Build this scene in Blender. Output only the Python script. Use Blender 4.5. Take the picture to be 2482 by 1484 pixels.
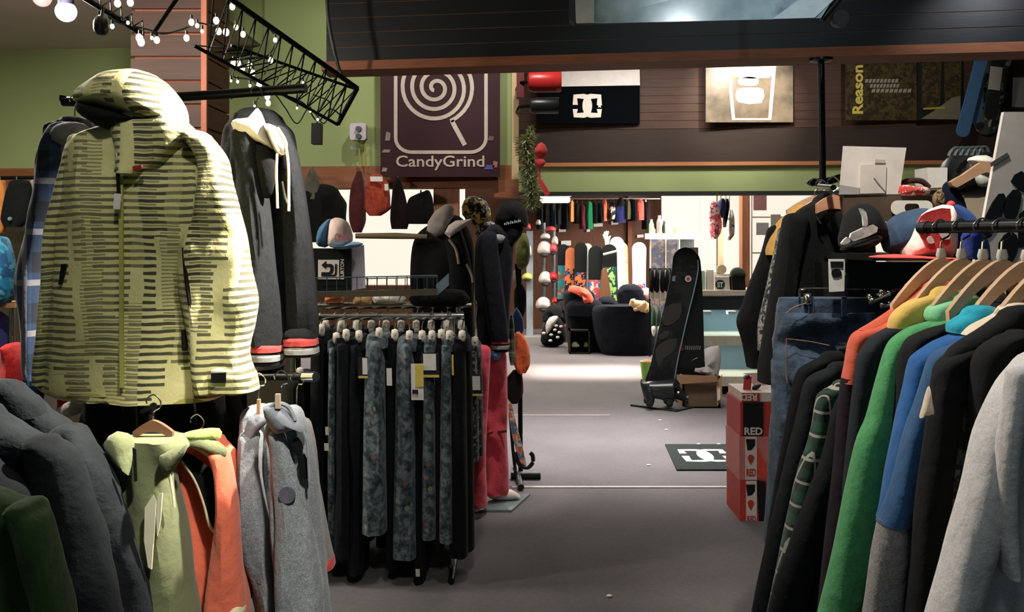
import bpy, bmesh, math, random
from mathutils import Vector, Matrix, noise
random.seed(7)
for o in list(bpy.data.objects): bpy.data.objects.remove(o)
SC = bpy.context.scene
COL = SC.collection
# ---------------------------------------------------------------- camera
F, CX, HY, ZC = 2150.0, 1241.0, 580.0, 1.62     # focal length / axis / horizon in 2482x1484 pixels, eye height in metres
cam = bpy.data.cameras.new('camera'); cam.sensor_width = 36; cam.lens = 36*F/2482
cam.shift_y = (HY-742)/2482; cam.clip_start = .05; cam.clip_end = 200
co = bpy.data.objects.new('camera', cam); COL.objects.link(co)
co.location = (0, 0, ZC); co.rotation_euler = (math.pi/2, 0, 0)
cam.dof.use_dof = False
SC.camera = co
# ---------------------------------------------------------------- world, exposure, large lights
w = bpy.data.worlds.new('world'); SC.world = w; w.use_nodes = True
bg = w.node_tree.nodes['Background']; bg.inputs[0].default_value = (.24, .42, .48, 1); bg.inputs[1].default_value = .12
vs = SC.view_settings; vs.view_transform = 'Standard'; vs.look = 'None'; vs.gamma = 1; vs.exposure = 0.0; vs.use_curve_mapping = False
def area(name, loc, size, power, color=(1, .93, .82), rot=(0, 0, 0)):
    l = bpy.data.lights.new(name, 'AREA'); l.shape = 'RECTANGLE'; l.size, l.size_y = size; l.energy = power; l.color = color
    o = bpy.data.objects.new(name, l); COL.objects.link(o); o.location = loc; o.rotation_euler = rot; return o
def spot(name, loc, to, power, angle=50, color=(1, .88, .7), blend=.6, r=.04):
    l = bpy.data.lights.new(name, 'SPOT'); l.energy = power; l.spot_size = math.radians(angle); l.spot_blend = blend; l.color = color; l.shadow_soft_size = r
    o = bpy.data.objects.new(name, l); COL.objects.link(o); o.location = loc
    o.rotation_euler = (Vector(to)-Vector(loc)).to_track_quat('-Z', 'Y').to_euler(); return o
# ceiling luminaires of the far room, daylight through its windows, then added fill
area('ceiling_light_far', (1.0, 12.6, 3.3), (3.5, 1.2), 340, (1, .93, .84))
area('ceiling_light_middle', (1.6, 10.2, 3.3), (2.5, .5), 14, (1, .93, .88))
area('ceiling_light_far', (-2.5, 12.0, 3.3), (2.0, 1.0), 120, (1, .93, .84))
area('daylight_window', (3.3, 13.5, 1.9), (3.0, 1.4), 220, (1, .95, .88), (math.radians(75), 0, math.radians(70)))
al = area('ceiling_fill_aisle', (.85, 7.0, 3.35), (1.8, .5), 54, (1, .96, .95)); al.data.spread = math.radians(62)  # unseen fill over the aisle, spread narrowed to stay on the floor
area('ceiling_fill_aisle', (1.4, 7.3, 3.36), (1.6, .3), 46, (1, .95, .9))  # second added fill, reaches the far header
patch_l = area('floor_patch_fill', (.95, 10.85, 3.38), (1.5, 1.0), 42, (1, .84, .74)); patch_l.data.spread = math.radians(14)  # added narrow area light, imitates the sunlit patch on the floor
spot('unseen_spot', (2.1, 8.75, 3.35), (2.25, 9.4, 1.0), 130, 36, (1, .95, .88), .7)  # spot added above the counter to brighten it
# unseen area fill added under the ceiling of the near room
area('ceiling_fill_near', (-2.9, 4.0, 2.92), (.8, .4), 70, (1, .96, .84))
area('ceiling_fill_near', (.1, .6, 3.35), (.5, .5), 10, (.85, .95, 1))
# unseen spots, several added only to brighten what they aim at
spot('unseen_spot', (.2, 2.62, 3.0), (-.66, 2.55, 1.95), 1300, 38, (1, .92, .82), .8, .05)
spot('unseen_spot', (-.5, 1.0, 2.95), (-.82, 2.5, 1.75), 45, 36, (1, .95, .86), .8, .06)
spot('unseen_spot', (.0, 1.0, 2.9), (-.66, 2.4, .95), 230, 30, (1, .94, .86), .8, .06)
spot('unseen_spot', (-.05, 2.5, 2.95), (1.05, 1.7, 1.2), 150, 54, (1, .94, .86), .9, .06)
spot('unseen_spot', (.5, 1.9, 3.3), (1.15, 2.75, 1.75), 200, 44, (1, .94, .86), .7, .06)  # added to brighten the cap shelf
spot('unseen_spot', (-.1, 3.2, 2.9), (-.5, 4.25, 1.05), 60, 36, (1, .95, .9), .8, .06)  # added to brighten the trouser rack
spot('unseen_spot', (-.5, 4.85, 3.3), (-.9, 5.9, 2.5), 60, 100, (1, .95, .86), .8)
spot('unseen_spot', (-1.5, 3.6, 2.9), (-1.9, 5.9, 2.5), 45, 70, (1, .95, .86), .8)
spot('unseen_spot', (2.1, 7.3, 3.3), (2.12, 8.1, 2.95), 62, 70, (1, .92, .8))
spot('unseen_spot', (.5, 6.6, 3.3), (.5, 8.2, 2.9), 10, 95, (1, .95, .88))
spot('unseen_spot', (3.2, 6.6, 3.3), (3.3, 8.0, 2.9), 20, 95, (1, .95, .88))
spot('unseen_spot', (.9, 2.0, 3.3), (1.1, 3.3, 2.6), 40, 60, (.85, .95, 1))  # added to brighten the hanging panel
spot('unseen_spot', (2.3, 3.75, 2.9), (2.25, 4.2, 2.55), 14, 80, (.95, .95, 1))
spot('unseen_spot', (.1, 4.9, 3.3), (.12, 5.6, 2.5), 50, 60, (1, .95, .88))  # added to brighten the cans at the wall end
spot('unseen_spot', (.3, 4.75, 3.3), (-.12, 5.5, .75), 150, 26, (1, .94, .88), .7)  # added to brighten the mannequin legs
# ---------------------------------------------------------------- helpers
def P(x, y, Y): return Vector(((x-CX)*Y/F, Y, ZC-(y-HY)*Y/F))
def FL(y): return F*ZC/(y-HY)                    # depth of a floor point seen at row y
def lin(c):
    return tuple((v/255/12.92 if v/255 <= .04045 else ((v/255+.055)/1.055)**2.4) for v in c)
OFF = {}
def _finish(o, parent, label=None, cat=None, group=None, kind=None):
    if parent is not None: o.parent = parent
    if label: o['label'] = label
    if cat: o['category'] = cat
    if group: o['group'] = group
    if kind: o['kind'] = kind
def T(name, label, cat, loc, group=None, kind=None):
    o = bpy.data.objects.new(name, None); o.empty_display_size = .05; COL.objects.link(o); o.location = loc
    OFF[o.name] = Vector(loc); _finish(o, None, label, cat, group, kind); return o
def off(o): return OFF[o.name]
class MB:
    def __init__(s): s.v = []; s.f = []
    def add(s, vs, fs):
        n = len(s.v); s.v += [Vector(v) for v in vs]; s.f += [tuple(i+n for i in f) for f in fs]; return s
    def box(s, a, b):
        (x0, y0, z0), (x1, y1, z1) = a, b
        return s.hexa([(x0, y0, z0), (x1, y0, z0), (x1, y1, z0), (x0, y1, z0), (x0, y0, z1), (x1, y0, z1), (x1, y1, z1), (x0, y1, z1)])
    def hexa(s, c): return s.add(c, [(0, 3, 2, 1), (4, 5, 6, 7), (0, 1, 5, 4), (1, 2, 6, 5), (2, 3, 7, 6), (3, 0, 4, 7)])
    def obox(s, c, size, rot):
        m = rot if isinstance(rot, Matrix) else Matrix.Rotation(rot, 3, 'Z'); c = Vector(c); x, y, z = (k/2 for k in size)
        return s.hexa([c+m@Vector(p) for p in [(-x, -y, -z), (x, -y, -z), (x, y, -z), (-x, y, -z), (-x, -y, z), (x, -y, z), (x, y, z), (-x, y, z)]])
    def loft(s, rings, cap=True, closed=False):
        n = len(rings[0]); vs = [v for r in rings for v in r]; fs = []
        for i in range(len(rings)-1 if not closed else len(rings)):
            for j in range(n):
                a, b = i*n+j, i*n+(j+1) % n; k = ((i+1) % len(rings))*n
                fs.append((a, b, k+(j+1) % n, k+j))
        if cap and not closed: fs += [tuple(range(n))[::-1], tuple(range((len(rings)-1)*n, len(rings)*n))]
        return s.add(vs, fs)
    def tube(s, pts, r, n=8, closed=False):
        pts = [Vector(p) for p in pts]; rr = r if isinstance(r, (list, tuple)) else [r]*len(pts); rings = []; up = Vector((0, 0, 1))
        for i, p in enumerate(pts):
            a = pts[i-1] if (i > 0 or closed) else p; b = pts[(i+1) % len(pts)] if (i < len(pts)-1 or closed) else p
            d = (b-a).normalized(); u = up if abs(d.dot(up)) < .95 else Vector((1, 0, 0))
            x = d.cross(u).normalized(); y = x.cross(d).normalized()
            rings.append([p+rr[i]*(math.cos(t)*x+math.sin(t)*y) for t in (2*math.pi*k/n for k in range(n))])
        return s.loft(rings, True, closed)
    def lathe(s, c, prof, n=16, axis='Z', d=None):
        c = Vector(c)
        if d is None: d = {'Z': Vector((0, 0, 1)), 'Y': Vector((0, 1, 0)), 'X': Vector((1, 0, 0))}[axis]
        d = Vector(d).normalized(); u = Vector((1, 0, 0)) if abs(d.x) < .9 else Vector((0, 1, 0))
        x = d.cross(u).normalized(); y = d.cross(x)
        return s.loft([[c+d*h+max(r, 1e-4)*(math.cos(t)*x+math.sin(t)*y) for t in (2*math.pi*k/n for k in range(n))] for r, h in prof])
    def ball(s, c, r, n=10, m=6, sc=(1, 1, 1)):
        c = Vector(c); rings = []
        for i in range(m+1):
            a = -math.pi/2+math.pi*i/m; q = max(math.cos(a), .02)
            rings.append([c+Vector((r*sc[0]*q*math.cos(t), r*sc[1]*q*math.sin(t), r*sc[2]*math.sin(a))) for t in (2*math.pi*k/n for k in range(n))])
        return s.loft(rings)
    def puff(s, poly, Y, dep, rings=5, sub=2, yaw=0, back=1.0, tilt=0, wr=0, seed=0):
        """closed, rounded body whose outline (px at depth Y) is poly"""
        pts = smooth_poly(poly, sub); n = len(pts); cx = sum(p[0] for p in pts)/n; cy = sum(p[1] for p in pts)/n
        C = P(cx, cy, Y); R = []
        for sg, m in ((-1, range(rings)), (1, range(rings, -1, -1))):
            for k in m:
                a = math.pi/2*(1-k/rings); q = max(math.cos(a), .03); h = math.sin(a)*dep*(1 if sg < 0 else back)
                R.append([P(cx+(x-cx)*q, cy+(y-cy)*q, Y)+Vector((0, sg*h, 0)) for x, y in pts])
        if yaw or tilt or wr:
            m = Matrix.Rotation(yaw, 3, 'Z')@Matrix.Rotation(tilt, 3, 'X')
            R = [[C+m@(p-C)+Vector((0, wr*noise.noise((p.x*14, p.z*14, seed)), 0)) for p in r] for r in R]
        return s.loft(R)
    def slab(s, poly, Y, th, yaw=0, sub=0, tilt=0, dz=0):
        pts = smooth_poly(poly, sub) if sub else poly; n = len(pts); cx = sum(p[0] for p in pts)/n; cy = sum(p[1] for p in pts)/n; C = P(cx, cy, Y)
        m = Matrix.Rotation(yaw, 3, 'Z')@Matrix.Rotation(tilt, 3, 'X')
        f = [C+m@(P(x, y, Y)-C+Vector((0, -th/2, 0))) for x, y in pts]; b = [C+m@(P(x, y, Y)-C+Vector((0, th/2, 0))) for x, y in pts]
        return s.loft([f, b])
    def cloth(s, rows, Y, dep, n=26, amp=.012, kx=14, kz=2.2, seed=0, sub=4, p=.75, wob=0, yaw=0, dome=True):
        """hanging cloth body: rows of (y, x_left, x_right[, dY[, dep]]) in px at depth Y, rounded section, draped folds"""
        rows = [tuple(r)+(0,)*(4-len(r)) if len(r) < 4 else tuple(r) for r in rows]; rows = [r if len(r) > 4 else r+(dep,) for r in rows]
        rr = spline(rows, sub); R = []
        for (y, xl, xr, dY, dp) in rr:
            c = (xl+xr)/2; a = (xr-xl)/2; ring = []
            for k in range(n):
                t = 2*math.pi*k/n; ct, st = math.cos(t), math.sin(t)
                q = P(c+a*math.copysign(abs(ct)**p, ct), y, Y); ys = dp*math.copysign(abs(st)**p, st)
                fo = amp*(noise.noise((q.x*kx, q.z*kz, seed*3.7))+.5*noise.noise((q.x*kx*2.3+5, q.z*kz*2.5, seed*1.9)))*abs(st)**.5
                ring.append(q+Vector((wob*noise.noise((q.z*6, seed, 0)), dY+ys+fo, 0)))
            R.append(ring)
        if dome:
            c0 = sum(R[0], Vector())/n; h = max(R[0][0].x-c0.x, 0); h = min(abs(h), rows[0][4])*.55
            R = [[c0+(p_-c0)*q+Vector((0, 0, h*z)) for p_ in R[0]] for q, z in ((.3, 1), (.62, .85), (.86, .5))]+R
        if yaw:
            C = sum((sum(r, Vector())/n for r in R), Vector())/len(R); m = Matrix.Rotation(yaw, 3, 'Z'); R = [[C+m@(p_-C) for p_ in r] for r in R]
        return s.loft(R)
    def build(s, name, mat, parent=None, label=None, cat=None, group=None, kind=None, smooth=True, origin=None):
        me = bpy.data.meshes.new(name)
        if parent is not None: o0 = off(parent)
        else:
            xs = [v.x for v in s.v]; ys = [v.y for v in s.v]; zs = [v.z for v in s.v]
            o0 = Vector(origin) if origin else Vector(((min(xs)+max(xs))/2, (min(ys)+max(ys))/2, min(zs)))
        me.from_pydata([v-o0 for v in s.v], [], s.f)
        bm = bmesh.new(); bm.from_mesh(me); bmesh.ops.recalc_face_normals(bm, faces=bm.faces); bm.to_mesh(me); bm.free()
        if smooth:
            me.polygons.foreach_set('use_smooth', [True]*len(me.polygons))
            try: me.set_sharp_from_angle(angle=math.radians(50))
            except Exception: pass
        me.materials.append(mat); me.update()
        o = bpy.data.objects.new(name, me); COL.objects.link(o); OFF[o.name] = o0
        if parent is None: o.location = o0
        _finish(o, parent, label, cat, group, kind); return o
def spline(rows, sub):
    out = []; n = len(rows)
    for i in range(n-1):
        p0, p1, p2, p3 = rows[max(i-1, 0)], rows[i], rows[i+1], rows[min(i+2, n-1)]
        for k in range(sub):
            t = k/sub; out.append(tuple(.5*((2*b)+(-a+c)*t+(2*a-5*b+4*c-d)*t*t+(-a+3*b-3*c+d)*t**3) for a, b, c, d in zip(p0, p1, p2, p3)))
    out.append(tuple(rows[-1])); return out
def smooth_poly(poly, sub):
    n = len(poly); out = []
    if sub < 2: return list(poly)
    for i in range(n):
        p0, p1, p2, p3 = poly[i-1], poly[i], poly[(i+1) % n], poly[(i+2) % n]
        for k in range(sub):
            t = k/sub; out.append(tuple(.5*((2*b)+(-a+c)*t+(2*a-5*b+4*c-d)*t*t+(-a+3*b-3*c+d)*t**3) for a, b, c, d in zip(p0, p1, p2, p3)))
    return out
def poly_rows(poly, n=7):
    pts = smooth_poly(poly, 2); y0 = min(p[1] for p in pts); y1 = max(p[1] for p in pts); rows = []
    for k in range(n):
        y = y0+(y1-y0)*(.03+.94*k/(n-1)); xs = []
        for i in range(len(pts)):
            (xa, ya), (xb, yb) = pts[i-1], pts[i]
            if (ya-y)*(yb-y) <= 0 and ya != yb: xs.append(xa+(xb-xa)*(y-ya)/(yb-ya))
        rows.append((y, min(xs), max(xs)))
    return rows
def curve(pts, sub=5): return [Vector(p) for p in spline([tuple(p) for p in pts], sub)]
def pxs(pts, Y): return [P(x, y, Y) for x, y in pts]
def skin(verts, edges, radii, sub=2):
    me = bpy.data.meshes.new('skin_tmp'); me.from_pydata(verts, edges, []); ob = bpy.data.objects.new('skin_tmp', me); COL.objects.link(ob)
    ob.modifiers.new('s', 'SKIN').use_smooth_shade = True
    for i, r in enumerate(radii):
        sv = me.skin_vertices[0].data[i]; sv.radius = (r, r) if not isinstance(r, tuple) else r; sv.use_root = i == 0
    ob.modifiers.new('d', 'SUBSURF').levels = sub
    dg = bpy.context.evaluated_depsgraph_get(); ev = ob.evaluated_get(dg); m2 = ev.to_mesh()
    mb = MB(); mb.add([v.co.copy() for v in m2.vertices], [tuple(p.vertices) for p in m2.polygons]); ev.to_mesh_clear()
    bpy.data.objects.remove(ob); return mb
def text_mb(body, o, ux, uy, w=None, h=None, ext=.001, bold=0.0, spacing=1.0, rot90=False, shear=0):
    """lettering mesh fitted in the rectangle with lower left corner o, axis vectors ux, uy (unit) and size w x h"""
    cu = bpy.data.curves.new('t', 'FONT'); cu.body = body; cu.extrude = .02; cu.offset = bold; cu.space_character = spacing; cu.resolution_u = 3; cu.shear = shear
    ob = bpy.data.objects.new('t', cu); COL.objects.link(ob); dg = bpy.context.evaluated_depsgraph_get(); ev = ob.evaluated_get(dg); m2 = ev.to_mesh()
    vs = [v.co.copy() for v in m2.vertices]; fs = [tuple(p.vertices) for p in m2.polygons]; ev.to_mesh_clear(); bpy.data.objects.remove(ob)
    if rot90: vs = [Vector((-v.y, v.x, v.z)) for v in vs]
    x0, x1 = min(v.x for v in vs), max(v.x for v in vs); y0, y1 = min(v.y for v in vs), max(v.y for v in vs)
    sx = w/(x1-x0) if w else None; sy = h/(y1-y0) if h else sx; sx = sx or sy
    nz = Vector(ux).cross(Vector(uy)); o = Vector(o)
    return MB().add([o+(v.x-x0)*sx*Vector(ux)+(v.y-y0)*sy*Vector(uy)+nz*(v.z/.02*ext) for v in vs], fs)
def text_px(body, x0, y0, x1, y1, Y, ux=(1, 0, 0), **k):
    a, b = P(x0, y1, Y), P(x1, y0, Y)
    return text_mb(body, a, Vector(ux).normalized(), (0, 0, 1), w=abs(b.x-a.x), h=b.z-a.z, **k)
# ---------------------------------------------------------------- materials
MATS = {}
class NT:
    def __init__(s, name):
        s.m = bpy.data.materials.new(name); s.m.use_nodes = True; s.t = s.m.node_tree; s.b = s.t.nodes['Principled BSDF']
    def n(s, typ, props=None, **inp):
        nd = s.t.nodes.new(typ)
        for k, v in (props or {}).items(): setattr(nd, k, v)
        for k, v in inp.items(): s.set(nd, k, v)
        return nd
    def set(s, nd, k, v):
        i = nd.inputs[int(k[1:])] if k[0] == 'i' and k[1:].isdigit() else nd.inputs[k]
        if isinstance(v, bpy.types.NodeSocket): s.t.links.new(v, i)
        else: i.default_value = v
    def math(s, op, a, b=0.0, c=None):
        nd = s.n('ShaderNodeMath', {'operation': op}, i0=a, i1=b)
        if c is not None: s.set(nd, 'i2', c)
        return nd.outputs[0]
    def mix(s, f, a, b, typ='MIX'):
        nd = s.t.nodes.new('ShaderNodeMix'); nd.data_type = 'RGBA'; nd.blend_type = typ
        for i, v in ((0, f), (6, a), (7, b)):
            if isinstance(v, bpy.types.NodeSocket): s.t.links.new(v, nd.inputs[i])
            else: nd.inputs[i].default_value = v if i == 0 else tuple(v)[:3]+(1,)
        return nd.outputs[2]
    def obj(s): return s.n('ShaderNodeTexCoord').outputs['Object']
    def xyz(s):
        sp = s.n('ShaderNodeSeparateXYZ', None, i0=s.obj()); return sp.outputs
    def noise(s, scale, detail=3, vec=None, rough=.55):
        nd = s.n('ShaderNodeTexNoise', None, Vector=vec or s.obj(), Scale=scale, Detail=detail, Roughness=rough); return nd.outputs[0]
    def ramp(s, f, stops):
        nd = s.t.nodes.new('ShaderNodeValToRGB'); s.t.links.new(f, nd.inputs[0]); e = nd.color_ramp.elements
        while len(e) < len(stops): e.new(.5)
        for el, (p, c) in zip(e, stops): el.position = p; el.color = tuple(c)[:3]+(1,)
        return nd.outputs[0]
    def bump(s, h, strength=.3, dist=.01):
        s.t.links.new(s.n('ShaderNodeBump', None, Height=h, Strength=strength, Distance=dist).outputs[0], s.b.inputs['Normal'])
    def out(s, color, rough=.8, metal=0, sheen=0, spec=.3):
        s.set(s.b, 'Base Color', color if isinstance(color, bpy.types.NodeSocket) else tuple(color)[:3]+(1,))
        s.b.inputs['Roughness'].default_value = rough; s.b.inputs['Metallic'].default_value = metal; s.b.inputs['Specular IOR Level'].default_value = spec
        if sheen: s.b.inputs['Sheen Weight'].default_value = sheen
        return s.m
def fab(rgb, var=.22, scale=35, rough=.9, sheen=.15, wr=.5, fine=0):
    k = ('fab', rgb, var, scale, rough, fine)
    if k not in MATS:
        t = NT('fabric'); c = lin(rgb); dk = max(rgb) < 64; c = tuple(v*.5 for v in c) if dk else c; sheen = .02 if dk else sheen; a = tuple(v*(1-var) for v in c); b = tuple(min(1, v*(1+var)+.001) for v in c)
        col = t.ramp(t.noise(scale, 4), [(.3, a), (.7, b)])
        if fine: col = t.mix(t.math('MULTIPLY', t.math('GREATER_THAN', t.noise(420, 2), .54), fine), col, (min(1, c[0]*2.2+.05), min(1, c[1]*2.2+.05), min(1, c[2]*2.2+.05)))
        t.bump(t.noise(18, 4), wr, .012); MATS[k] = t.out(col, rough, 0, sheen, .2)
    return MATS[k]
def pl(rgb, rough=.45, metal=0, var=.08, spec=.4):
    k = ('pl', rgb, rough, metal)
    if k not in MATS:
        t = NT('metal' if metal else 'plastic'); c = lin(rgb)
        col = t.ramp(t.noise(20, 3), [(.3, tuple(v*(1-var) for v in c)), (.7, tuple(min(1, v*(1+var)) for v in c))])
        MATS[k] = t.out(col, rough, metal, 0, spec)
    return MATS[k]
def emit(rgb, s=1.0):
    k = ('em', rgb, s)
    if k not in MATS:
        t = NT('glow'); t.set(t.b, 'Emission Color', tuple(lin(rgb))+(1,)); t.b.inputs['Emission Strength'].default_value = s; MATS[k] = t.out((.02, .02, .02), .6)
    return MATS[k]
def wood(rgb, axis='X', var=.35, rough=.55, scale=3.0):
    k = ('wood', rgb, axis, rough)
    if k not in MATS:
        t = NT('wood'); c = lin(rgb); sc = {'X': (1, 14, 14), 'Z': (14, 14, 1), 'Y': (14, 1, 14)}[axis]
        mp = t.n('ShaderNodeMapping', None, Vector=t.obj(), Scale=sc); nz = t.noise(scale, 6, mp.outputs[0], .65)
        col = t.ramp(nz, [(.25, tuple(v*(1-var) for v in c)), (.75, tuple(min(1, v*(1+var)) for v in c))])
        t.bump(nz, .15, .004); MATS[k] = t.out(col, rough, 0, 0, .3)
    return MATS[k]
def pattern(key, fn):
    if key not in MATS: MATS[key] = fn()
    return MATS[key]
def m_stripe():
    t = NT('striped_shell'); x, y, z = t.xyz(); nz = t.noise(6, 3)
    xx = t.math('ADD', x, t.math('MULTIPLY', nz, .05)); masks = []
    for w_, h_, th, pitch, k in ((.036, .21, .52, .0205, 0), (.071, .13, .62, .0205, 7.3), (.052, .30, .66, .0103, 3.1)):
        c = t.math('FLOOR', t.math('DIVIDE', t.math('ADD', xx, k), w_)); wn = t.n('ShaderNodeTexWhiteNoise', {'noise_dimensions': '1D'}, W=t.math('ADD', c, k)).outputs[0]
        r = t.math('FLOOR', t.math('DIVIDE', t.math('ADD', z, wn), h_)); cv = t.n('ShaderNodeCombineXYZ', None, i0=c, i1=r, i2=k).outputs[0]
        w2 = t.n('ShaderNodeTexWhiteNoise', {'noise_dimensions': '3D'}, Vector=cv).outputs[0]
        st = t.math('LESS_THAN', t.math('FRACT', t.math('DIVIDE', t.math('ADD', z, t.math('MULTIPLY', nz, .02)), pitch)), .44)
        masks.append(t.math('MULTIPLY', t.math('MULTIPLY', st, t.math('GREATER_THAN', w2, th)), t.math('ADD', .66, t.math('MULTIPLY', wn, .3))))
    m = t.math('MAXIMUM', t.math('MAXIMUM', masks[0], masks[1]), t.math('MULTIPLY', masks[2], .7))
    base = t.ramp(t.noise(9, 3), [(.3, lin((204, 197, 130))), (.7, lin((222, 215, 154)))])
    col = t.mix(m, base, (.010, .013, .014)); t.bump(t.noise(14, 4), .6, .014)
    return t.out(col, .72, 0, .1, .25)
def m_plaid(a, b, c, s=.075):
    t = NT('plaid'); x, y, z = t.xyz(); u = t.math('ADD', x, t.math('MULTIPLY', y, .7))
    fx = t.math('FRACT', t.math('DIVIDE', u, s)); fz = t.math('FRACT', t.math('DIVIDE', z, s*1.25))
    wx = t.math('LESS_THAN', t.math('ABSOLUTE', t.math('SUBTRACT', fx, .5)), .22); wz = t.math('LESS_THAN', t.math('ABSOLUTE', t.math('SUBTRACT', fz, .5)), .2)
    lx = t.math('LESS_THAN', t.math('ABSOLUTE', t.math('SUBTRACT', fx, .1)), .06); lz = t.math('LESS_THAN', t.math('ABSOLUTE', t.math('SUBTRACT', fz, .1)), .06)
    col = t.mix(t.math('MULTIPLY', t.math('ADD', wx, wz), .48), lin(a), lin(b)); col = t.mix(t.math('MULTIPLY', t.math('MAXIMUM', lx, lz), .8), col, lin(c))
    t.bump(t.noise(18, 3), .4, .01); return t.out(col, .9, 0, .2, .2)
def m_floral():
    t = NT('floral_print'); a = t.noise(26, 5, None, .7)
    col = t.ramp(a, [(.34, lin((26, 34, 38))), (.48, lin((66, 80, 86))), (.6, lin((112, 124, 126))), (.72, lin((60, 66, 64)))])
    v = t.n('ShaderNodeTexVoronoi', None, Vector=t.obj(), Scale=22.0); d = t.math('LESS_THAN', v.outputs[0], .28)
    cc = t.n('ShaderNodeSeparateColor', None, i0=v.outputs[1]).outputs[0]; on = t.math('MULTIPLY', d, t.math('GREATER_THAN', cc, .68))
    col = t.mix(t.math('MULTIPLY', on, .5), col, lin((150, 106, 86))); on2 = t.math('MULTIPLY', d, t.math('LESS_THAN', cc, .12)); col = t.mix(t.math('MULTIPLY', on2, .7), col, lin((150, 145, 110)))
    t.bump(t.noise(18, 3), .4, .01); return t.out(col, .9, 0, .1, .2)
def m_speckle(a, b, c, scale=30, th=.55):
    t = NT('printed_fabric'); n1 = t.noise(scale, 3); n2 = t.noise(scale*1.7, 3, t.n('ShaderNodeMapping', None, Vector=t.obj(), Location=(3, 5, 7)).outputs[0])
    col = t.mix(t.math('GREATER_THAN', n1, th), lin(a), lin(b)); col = t.mix(t.math('GREATER_THAN', n2, th+.06), col, lin(c))
    return t.out(col, .85, 0, .1, .25)
def m_carpet():
    t = NT('carpet'); n1 = t.noise(1.1, 4); n2 = t.noise(320, 2, None, .8); n3 = t.noise(45, 4, None, .7)
    c = t.ramp(n1, [(.3, lin((108, 104, 106))), (.7, lin((128, 124, 125)))]); c = t.mix(.55, c, t.ramp(n2, [(.25, (.06, .055, .055)), (.75, (.42, .38, .38))]), 'OVERLAY')
    c = t.mix(.3, c, t.ramp(n3, [(.3, (.25, .25, .25)), (.7, (.75, .75, .75))]), 'OVERLAY')
    t.bump(n2, .5, .006); return t.out(c, .97, 0, .2, .1)
def m_paint(rgb, var=.06):
    t = NT('painted_wall'); c = lin(rgb); n1 = t.noise(2.2, 3)
    t.bump(t.noise(160, 2), .15, .002); return t.out(t.ramp(n1, [(.3, tuple(v*(1-var) for v in c)), (.7, tuple(min(1, v*(1+var)) for v in c))]), .75, 0, 0, .25)
CHROME = pl((190, 190, 185), .18, 1); BLK = pl((16, 18, 20), .4); BLKM = pl((20, 22, 24), .35, .6)
WHT = pl((225, 220, 212), .5); TAN = wood((196, 152, 112), 'X', .18, .45); CARD = pl((160, 122, 88), .85)
HANGW = wood((200, 164, 130), 'X', .15, .4)
GREEN = m_paint((142, 154, 104))
def tag_card(parent, x, y, w, h, Y, mat=None, name='price_tag'):
    return MB().slab([(x-w/2, y), (x+w/2, y), (x+w/2+1, y+h), (x-w/2+1, y+h)], Y, .002).build(name, mat or WHT, parent, smooth=False)
def hanger(parent, xc, yt, Y, half=.21, drop=.085, mat=None, hook=True, th=.014, hh=.034, yaw=0, rail=None):
    """curved wooden coat hanger: arched bar with top at (xc, yt) px and a wire hook"""
    c = P(xc, yt, Y); top = []; bot = []
    for k in range(-6, 7):
        u = k/6; zz = -drop*(abs(u)**1.45); top.append((u*half, zz)); bot.append((u*half*.985, zz-hh*(1-.35*abs(u))))
    pts = top+bot[::-1]; m = Matrix.Rotation(yaw, 3, 'Z')
    o = MB().loft([[c+m@Vector((a, -th/2, b)) for a, b in pts], [c+m@Vector((a, th/2, b)) for a, b in pts]]).build('hanger', mat or HANGW, parent)
    if hook:
        h = rail if rail is not None else .055
        hk = [Vector((0, 0, -.01)), Vector((0, 0, h-.03)), Vector((.016, 0, h-.018)), Vector((.018, 0, h)), Vector((0, 0, h+.016)), Vector((-.018, 0, h+.004)), Vector((-.017, 0, h-.008))]
        MB().tube(curve([c+m@Matrix.Rotation(math.pi/2*0, 3, 'Z')@v for v in hk], 3), .0022, 5).build('hook', CHROME, o)
    return o
# ================================================================ the setting
BROWN = wood((72, 50, 39), 'X', .25, .6); DARKB = wood((9, 17, 21), 'X', .3, .5); TIMB = wood((128, 78, 50), 'X', .3, .6); TIMBZ = wood((140, 92, 66), 'Z', .3, .6)
MB().box((-6, -1.5, -.05), (6, 18, 0)).build('floor', pattern('carpet', m_carpet), kind='structure', smooth=False)
CEILM = m_paint((196, 186, 180))
MB().box((-6, -1.5, 2.95), (-1.72, 6.6, 3.5)).build('ceiling', CEILM, kind='structure', smooth=False)
MB().box((-1.72, -1.5, 3.4), (6, 18, 3.5)).build('ceiling_high', CEILM, kind='structure', smooth=False)
MB().box((-6, 6.6, 3.4), (-1.72, 18, 3.5)).build('ceiling_back', CEILM, kind='structure', smooth=False)
def wframe(Y0, t):
    def f(u, z, d=0): return Vector((u, Y0-t*u+d, z))
    def bx(u0, u1, z0, z1, d0, d1):
        return MB().hexa([f(u0, z0, d0), f(u1, z0, d0), f(u1, z0, d1), f(u0, z0, d1), f(u0, z1, d0), f(u1, z1, d0), f(u1, z1, d1), f(u0, z1, d1)])
    return f, bx
# near dropped header of dark boards
hf, hb = wframe(4.5, .14)
hdr = T('wall_header_near', None, None, hf(0, 2.47), kind='structure'); hdr['label'] = 'dark board clad dropped header across the shop'
hb(-.97, 6, 2.542, 3.4, .004, .16).build('core', pl((100, 74, 52), .8), hdr, smooth=False)
for i in range(11):
    z0 = 2.546+i*.0765; hb(-.97, 6, z0, z0+.0725, 0, .01).build('plank', DARKB, hdr, smooth=False)
hb(-.99, 6, 2.496, 2.542, -.035, .17).build('trim_board', TIMB, hdr, smooth=False)
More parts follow.
